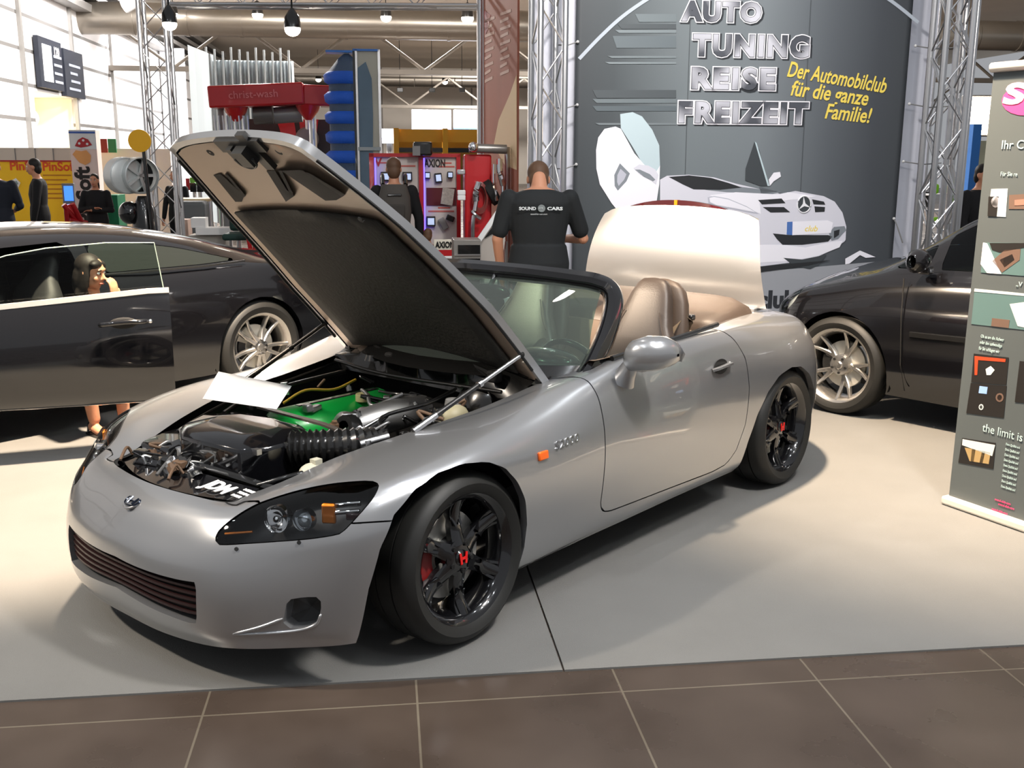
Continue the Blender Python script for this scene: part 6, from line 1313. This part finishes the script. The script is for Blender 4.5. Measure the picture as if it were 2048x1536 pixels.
for k, (dd, zz) in enumerate(((30.4, 2.75), (32.2, 2.75), (31.8, 2.2))):
    P = HALL @ V((-10.1, dd, zz)); t = thing('portal_lamp', ['left', 'right', 'lowest'][k]+' glaring warm lamp inside the lit portal of the white wall', 'lamp', P, HR, 'portal lamps'); MB().ball((0, 0, 0), .28, 18, 12).build('globe', mat('portal_glow', '#ffffff', .5, emit='#ffeccb', es=9), t, smooth=80); MB().cyl((0, 0, 0), (-.25, 0, 0), .04).build('arm', M_grey, t)
P = V((-2.04, -1.37, 5.35)); t = thing('pendant_lamp', 'large white lamp high over the stand, mirrored in the roadster windscreen', 'lamp', P, HR, 'hall lamps')
MB().lathe([(.02, .35), (.08, .3), (.15, .0), (.14, 0)], None, 20).build('shade', M_satin, t); MB().ball((0, 0, -.01), (.135, .135, .07), 18, 10).build('bulb', mat('lamp_glow_strong', '#ffffff', .5, emit='#fffaf2', es=60), t, smooth=80); MB().cyl((0, 0, .35), (0, 0, 3.0), .012, n=6).build('cable', M_dark, t)
# ------------------------------------------------------------------ people
def remesh(o, vox, sm=6):
    m = o.modifiers.new('skin', 'REMESH'); m.mode = 'VOXEL'; m.voxel_size = vox; m.use_smooth_shade = True
    s = o.modifiers.new('smooth', 'SMOOTH'); s.iterations = sm; s.factor = .5
    return o
def limb(mb, pts, rs, n=12): 
    P = [V(p) for p in pts]; Q = []; Rr = []
    for i in range(len(P)-1):
        for k in range(5): Q.append(P[i].lerp(P[i+1], k/5)); Rr.append(rs[i]+(rs[i+1]-rs[i])*k/5)
    Q.append(P[-1]); Rr.append(rs[-1]); mb.tube(Q, Rr, n)
    for p, r in zip(P, rs): mb.ball(p, r, 12, 8)
def trunk(mb, st, S, F):      # st: (centre, half width, half depth)
    rows = []
    for c, w, d in st: rows.append([V(c)+S*(w*math.cos(a))+F*(d*math.sin(a)) for a in [2*PI*i/24 for i in range(24)]])
    n0 = len(mb.v); mb.grid(rows, cu=True)
    k = len(rows)*24; mb.f += [[n0+i for i in range(24)][::-1], [n0+k-24+i for i in range(24)]]; mb.m += [0, 0]
def hand(mb, w, d, palm_n, k=1.0, curl=.5, side=1):
    d = V(d).normalized(); nrm = V(palm_n); nrm = (nrm-d*nrm.dot(d)).normalized(); s = d.cross(nrm)*side
    rows = []
    for t, hw, th in ((0, .026, .016), (.03, .036, .016), (.065, .042, .014), (.09, .040, .011)):
        c = V(w)+d*t*k; rows.append([c+s*hw*k*math.cos(a)+nrm*th*k*math.sin(a) for a in [2*PI*i/12 for i in range(12)]])
    n0 = len(mb.v); mb.grid(rows, cu=True); mb.f += [[n0+i for i in range(12)], [n0+36+i for i in range(12)]]; mb.m += [0, 0]
    for off, L, cu in ((-.031, .060, 1.0), (-.011, .075, .9), (.011, .080, 1.0), (.031, .070, 1.1)):
        p = V(w)+d*.085*k+s*off*k; dd = d.copy(); P = [p]
        for seg in (.45, .32, .23):
            dd = (dd*math.cos(curl*cu)+nrm*math.sin(curl*cu)).normalized() if seg < .45 else (dd*math.cos(curl*.5)+nrm*math.sin(curl*.5)).normalized()
            P.append(P[-1]+dd*L*seg*k)
        limb(mb, P, [.0095*k, .009*k, .0085*k, .007*k], 8)
    p = V(w)+d*.025*k+s*.028*k; limb(mb, [p, p+(d*.6+s*.7+nrm*.25).normalized()*.036*k, p+(d*.9+s*.75+nrm*.5).normalized()*.062*k], [.013*k, .0105*k, .008*k], 8)
def head(mb, c, F, U, k=1.0):
    S = F.cross(U); T = Matrix((S, F, U)).transposed()
    q = lambda x, y, z: V(c)+T @ V((x*k, y*k, z*k))
    mb.ball(q(0, -.008, .03), (.074*k, .094*k, .09*k), 18, 12, T=T.to_4x4()); mb.ball(q(0, .02, -.035), (.058*k, .07*k, .078*k), 16, 12, T=T.to_4x4())
    mb.ball(q(0, .055, -.085), (.028*k, .025*k, .022*k), 10, 8)
    limb(mb, [q(0, .088, .015), q(0, .105, -.02), q(0, .098, -.03)], [.008*k, .013*k, .011*k], 8)
    for x in (-.011, .011): mb.ball(q(x, .094, -.03), .009*k, 8, 6)
    for x in (-1, 1):
        mb.ball(q(x*.076, -.005, -.005), (.012*k, .02*k, .032*k), 10, 8, T=T.to_4x4()); mb.ball(q(x*.04, .068, -.025), (.022*k, .018*k, .02*k), 10, 8)
    mb.ball(q(0, .083, .035), (.05*k, .014*k, .014*k), 12, 8, T=T.to_4x4())
    mb.ball(q(0, .086, -.058), (.022*k, .012*k, .010*k), 10, 6, T=T.to_4x4())
    return q, T
def face(q, T, k, par, hairm):
    for x in (-.031, .031):
        MB().ball(q(x, .080, .012), (.0135*k, .012*k, .0105*k), 12, 8, T=T.to_4x4()).build('eye', mat('eye_white', '#e6e0da', .3), par, smooth=80)
        MB().ball(q(x, .0895, .012), .0068*k, 10, 6).build('iris', mat('iris_dark', '#2a1a10', .2), par, smooth=80)
        MB().tube(cr([q(x-.018, .087, .03), q(x, .093, .036), q(x+.018, .085, .031)], 3), .004*k, 6).build('eyebrow', hairm, par)
    MB().tube(cr([q(-.024, .088, -.058), q(0, .0985, -.057), q(.024, .088, -.058)], 4), [.003*k]+[.006*k]*7+[.003*k], 8).build('lips', mat('lips', '#a8584c', .45), par, smooth=80)
def person(name, lab, P, rz, h=1.76, shirt=None, trousers=None, skin=M_skin, hairm=M_hair, arms=((.26, .02, 1.13), (.27, .08, .86), (-.26, .02, 1.13), (-.27, .08, .86)), bow=.0, sleeve=1.0, width=1.0, vox=.010, long_hair=False, legs=None, look=0, jacket=True, group=None, skirt=False):
    t = thing('person', lab, 'person', P, rz, group); k = h/1.76; S, F, U = V((1, 0, 0)), V((0, 1, 0)), V((0, 0, 1))
    J = lambda x, y, z: V((x*k, y*k, z*k)); body = MB(); w = width
    hc = J(0, .03+.13*bow, 1.635-.17*bow); hF = V((math.sin(look)*math.cos(bow*.6), math.cos(look)*math.cos(bow*.6), -math.sin(bow*.6))); hS = V((math.cos(look), -math.sin(look), 0)); hU = hS.cross(hF)
    q, T = head(body, hc, hF, hU, k)
    limb(body, [J(0, -.015, 1.44), J(0, .01+.04*bow, 1.55)], [.062*k, .056*k])
    ST = [(J(0, 0, .86), .155*w*k, .105*k), (J(0, -.01, .95), .172*w*k, .12*k), (J(0, 0, 1.08), .145*w*k, .098*k), (J(0, .0, 1.25), .172*w*k, .115*k), (J(0, -.015, 1.38), .190*w*k, .105*k), (J(0, -.02, 1.44), .165*w*k, .08*k), (J(0, -.015, 1.485), .075*k, .062*k)]
    trunk(body, ST, S, F)
    el, wr, er, wl = [J(a[0], a[1], a[2]) for a in arms]; sh = (J(.19*w, -.015, 1.415), J(-.19*w, -.015, 1.415))
    for s0, e, w_, sd in ((sh[0], el, wr, 1), (sh[1], er, wl, -1)):
        limb(body, [s0, e, w_], [.052*k, .042*k, .028*k]); d = (w_-e).normalized(); inn = V((-sd, .4, 0)); hand(body, w_, d, inn if abs(d.z) > .5 else V((0, .3, -1)), k, .45, sd)
    lg = legs or ((.10, .0, .49), (.105, -.02, .085), (-.10, .0, .49), (-.105, -.02, .085)); LG = [J(*a) for a in lg]
    for x, kn, an in ((.09, LG[0], LG[1]), (-.09, LG[2], LG[3])):
        limb(body, [J(x, 0, .88), kn, an], [.088*k, .058*k, .040*k]); limb(body, [an, an+J(0, .06, -.05), an+J(0, .16, -.055)], [.04*k, .034*k, .024*k])
    B = remesh(body.build('body', skin, t, smooth=180), vox, 4)
    g = MB(); trunk(g, [(c, a+.018*k, b+.016*k) for c, a, b in ST[1:6]]+[(J(0, -.015, 1.478), .088*k, .072*k)], S, F)
    g.tube(cr([J(.06*math.cos(a), -.012+.055*math.sin(a), 1.50) for a in [2*PI*i/12 for i in range(12)]], 2, True), .014*k, 6, closed=True) if False else None
    for s0, e, w_ in ((sh[0], el, wr), (sh[1], er, wl)):
        if sleeve >= .95: limb(g, [s0-J(0, 0, .004), e, e.lerp(w_, .93)], [.067*k, .055*k, .042*k])
        else: limb(g, [s0-J(0, 0, .004), s0.lerp(e, sleeve)], [.067*k, .064*k])
    if jacket: trunk(g, [(J(0, 0, .80), .19*w*k, .135*k), (J(0, -.005, .95), .195*w*k, .14*k), (J(0, 0, 1.08), .175*w*k, .125*k)], S, F)
    G = remesh(g.build('jacket' if sleeve > .9 else 'polo_shirt', shirt, t, smooth=180), vox, 5)
    tr = MB(); trunk(tr, [(J(0, 0, .80), .165*w*k, .115*k), (J(0, -.01, .92), .186*w*k, .134*k), (J(0, 0, 1.02), .165*w*k, .118*k)], S, F)
    for x, kn, an in ((.09, LG[0], LG[1]), (-.09, LG[2], LG[3])): limb(tr, [J(x, 0, .86), kn, an], [.105*k, .075*k, .062*k])
    remesh(tr.build('trousers', trousers, t, smooth=180), vox, 5)
    for an in (LG[1], LG[3]):
        s_ = MB(); limb(s_, [an+J(0, -.03, -.045), an+J(0, .06, -.05), an+J(0, .17, -.057)], [.038*k, .034*k, .025*k]); remesh(s_.build('shoe', M_satin, t, smooth=180), vox, 3)
    hr = MB(); hr.ball(q(0, -.018, .045), (.081*k, .092*k, .088*k), 18, 12, T=T.to_4x4()); hr.ball(q(0, -.055, -.02), (.073*k, .058*k, .085*k), 16, 10, T=T.to_4x4())
    if long_hair: hr.ball(q(0, -.06, -.09), (.075*k, .05*k, .12*k), 14, 10, T=T.to_4x4())
    remesh(hr.build('hair', hairm, t, smooth=180), vox, 2)
    face(q, T, k, t, hairm)
    return t, q, T, k
M_navy = mat('navy_cloth', '#151a26', .8); M_blk = mat('black_cloth', '#141416', .85, bump=.1, bscale=60); M_polo = mat('polo_cloth', '#1d2022', .8, bump=.15, bscale=14)
M_jeans = mat('dark_jeans', '#20242c', .85)
def stand(px, D): q = at(px, 320, D); return (q.x, q.y, .0)
# man in printed polo shirt, seen from behind, head bowed
t, q, T, k = person('person', 'person in printed black polo shirt, head bowed, standing behind the roadster windscreen', stand(1079, 7.4), HR-R(4), 1.72, M_polo, M_jeans, hairm=M_hairb, arms=((.33, .06, 1.12), (.20, .30, 1.10), (-.30, .0, 1.12), (-.27, .10, .86)), bow=.55, sleeve=.78, width=1.16, vox=.008)
MPT = mat('shirt_print', '#dfe3e4', .6)
for s_, x0, wd in (('SOUND', -.150, .118), ('CARS', .045, .108)):
    me = text_mesh(s_, .030, .001, .0012); w0 = max(v.co.x for v in me.vertices); bpy.data.meshes.remove(me)
    o = text('shirt_lettering', s_, .030, MPT, t, Matrix.Translation((x0, -.150, 1.305)) @ FACE @ Matrix.Diagonal((wd/w0, 1.0, 1, 1)), ext=.001, off=.0012)
MB(Matrix.Translation((.006, -.150, 1.316)) @ FACE).lathe([(.001, .001), (.026, .001), (.026, -.003)], None, 24).build('shirt_emblem', mat('print_grey', '#7f8686', .6), t)
text('shirt_lettering', 'FOR', .016, MPT, t, Matrix.Translation((-.014, -.1525, 1.311)) @ FACE, ext=.001); text('shirt_lettering', 'sound-for-cars.com', .016, MPT, t, Matrix.Translation((-.070, -.150, 1.272)) @ FACE, ext=.001, sx=.92)
# man with rucksack in front of the display wall
t, q, T, k = person('person', 'person with grey rucksack and black jacket facing the white display wall', stand(787, 10.6), HR, 1.66, M_blk, M_jeans, hairm=M_hairb, width=.98, vox=.011)
rk = MB(); trunk(rk, [(V((0, -.20, 1.0)), .15, .08), (V((0, -.22, 1.12)), .165, .10), (V((0, -.21, 1.28)), .155, .095), (V((0, -.18, 1.40)), .12, .06)], V((1, 0, 0)), V((0, 1, 0)))
R_ = rk.build('rucksack', mat('rucksack_grey', '#4a4540', .8), t, smooth=60); MB().box((0, -.30, 1.30), (.14, .03, .025)).build('rucksack_handle', M_satin, R_, bevel=.008); MB().box((0, -.315, 1.14), (.20, .03, .14)).build('front_pocket', mat('pocket_grey', '#3c3834', .8), R_, bevel=.02)
for x in (-.11, .11): MB().tube(cr([(x, -.14, 1.40), (x*1.05, -.02, 1.49), (x*1.1, .12, 1.40), (x*1.2, .13, 1.2)], 4), .02, 6).build('shoulder_strap', M_satin, R_)
person('person', 'small child, only the brown hair showing above the raised bonnet edge', stand(854, 10.4), HR, .97, mat('child_shirt', '#6b5a4c', .8), M_jeans, hairm=M_hairb, vox=.010)
# the two men and the teenager at the left booth
person('person', 'person in dark jacket with short hair turned left in front of the yellow poster wall', stand(70, 14.2), HR+R(104), 1.63, M_blk, M_blk, hairm=M_hair, width=1.05, vox=.012, look=.15)
person('person', 'person in navy suit at the left picture edge, before the yellow poster wall', stand(-14, 13.2), HR+R(10), 1.63, M_navy, M_navy, hairm=M_hair, width=1.08, vox=.012, arms=((.28, .02, 1.13), (.20, .24, 1.08), (-.27, .02, 1.13), (-.26, .08, .86)))
person('person', 'youngster in dark clothes with folded arms in front of the pink pillar sign', stand(186, 15.2), HR+R(180), 1.42, M_blk, M_blk, hairm=M_hair, vox=.012, arms=((.27, .05, 1.12), (-.02, .20, 1.16), (-.27, .05, 1.12), (.03, .22, 1.12)), long_hair=True)
person('person', 'person in dark clothes partly hidden behind the left truss tower', stand(349, 16.4), HR+R(150), 1.46, M_blk, M_blk, hairm=M_hairb, vox=.014)
person('person', 'person with dark hair half hidden by the grey upright banner, beyond the hatchback', stand(1966, 11.0), HR+R(200), 1.62, M_blk, M_blk, hairm=M_hair, vox=.014)
# woman sitting sideways in the open coupe
def seated():
    t = thing('person', 'person with dark hair sitting sideways in the open black coupe, hand raised to the mouth', 'person', (-.60, -2.95, 0), 0)
    F, S, U = V((.16, .98, 0)).normalized(), V((.98, -.16, 0)).normalized(), V((0, 0, 1)); body = MB(); vox = .007
    hc = V((.02, .22, .985)); hF = V((.28, .90, -.22)).normalized(); hF = V((-.50, .84, -.18)).normalized(); hS = V((hF.y, -hF.x, 0)).normalized(); hU = hS.cross(hF)
    q, T = head(body, hc, hF, hU, .87)
    limb(body, [V((0, .17, .80)), V((.015, .20, .905))], [.052, .05])
    ST = [(V((0, -.22, .42)), .17, .12), (V((0, -.16, .52)), .16, .11), (V((0, -.04, .61)), .145, .10), (V((0, .09, .72)), .165, .10), (V((0, .15, .79)), .14, .075), (V((.01, .18, .83)), .07, .055)]
    trunk(body, ST, S, F)
    for s0, e, w_, sd in ((V((.18, .12, .76)), V((.21, .36, .62)), V((-.06, .34, .83)), 1), (V((-.17, .14, .76)), V((-.24, .18, .58)), V((-.10, .34, .54)), -1)):
        limb(body, [s0, e, w_], [.046, .038, .026])
        if sd > 0: hand(body, w_, V((.05, -.05, 1)), V((.3, -1, .2)), .85, .5, -1)
        else: hand(body, w_, V((.5, .7, -.1)), V((0, .1, -1)), .95, .4, sd)
    for hp, kn, an in ((V((.10, -.20, .44)), V((.12, .22, .50)), V((.06, .20, .10))), (V((-.10, -.20, .44)), V((-.10, .24, .50)), V((-.10, .26, .10)))):
        limb(body, [hp, kn, an], [.085, .055, .036]); limb(body, [an+V((0, -.02, -.05)), an+V((0, .06, -.07)), an+V((0, .16, -.082))], [.032, .03, .018])
    remesh(body.build('body', M_skin, t, smooth=180), vox, 4)
    g = MB(); trunk(g, [(c, a+.014, b+.012) for c, a, b in ST[:5]], S, F)
    for s0, e, w_ in ((V((.18, .12, .76)), V((.21, .36, .62)), V((-.06, .34, .83))), (V((-.17, .14, .76)), V((-.24, .18, .58)), V((-.10, .34, .54)))): limb(g, [s0, e, e.lerp(w_, .5)], [.058, .05, .042])
    remesh(g.build('cardigan', M_blk, t, smooth=180), .009, 4)
    tr = MB(); trunk(tr, [(V((0, -.23, .41)), .18, .13), (V((0, -.17, .52)), .17, .12)], S, F)
    for hp, kn, an in ((V((.10, -.20, .44)), V((.12, .22, .50)), V((.06, .20, .10))), (V((-.10, -.20, .44)), V((-.10, .24, .50)), V((-.10, .26, .10)))): limb(tr, [hp, kn, kn.lerp(an, .62)], [.10, .07, .05])
    remesh(tr.build('trousers', M_blk, t, smooth=180), .009, 4)
    for an in (V((.06, .20, .10)), V((-.10, .26, .10))):
        sh = MB().tube([an+V((0, -.05, -.088)), an+V((0, .05, -.090)), an+V((0, .19, -.093))], 1, prof=[(-.036, -.008), (.036, -.008), (.036, .006), (-.036, .006)]); so = sh.build('sandal', M_satin, t)
        MB().tube(cr([an+V((-.036, .10, -.08)), an+V((0, .11, -.035)), an+V((.036, .10, -.08))], 4), .008, 6).build('sandal_strap', M_satin, so); MB().tube(cr([an+V((-.036, -.02, -.08)), an+V((0, -.06, -.03)), an+V((.036, -.02, -.08))], 4), .007, 6).build('sandal_strap', M_satin, so)
    hr = MB(); hr.ball(q(0, -.02, .04), (.072, .081, .078), 18, 12, T=T.to_4x4()); hr.ball(q(0, -.055, -.05), (.073, .05, .115), 16, 10, T=T.to_4x4()); hr.ball(q(-.066, -.005, -.05), (.02, .038, .105), 12, 8, T=T.to_4x4()); hr.ball(q(.066, -.005, -.05), (.02, .038, .105), 12, 8, T=T.to_4x4()); hr.ball(q(.03, .052, .07), (.05, .03, .024), 10, 8, T=T.to_4x4()); hr.ball(q(-.045, .045, .05), (.03, .03, .035), 10, 8, T=T.to_4x4()); hr.ball(q(0, -.03, -.15), (.082, .045, .07), 14, 8, T=T.to_4x4())
    remesh(hr.build('hair', M_hair, t, smooth=180), .008, 2); face(q, T, .87, t, M_hair)
seated()
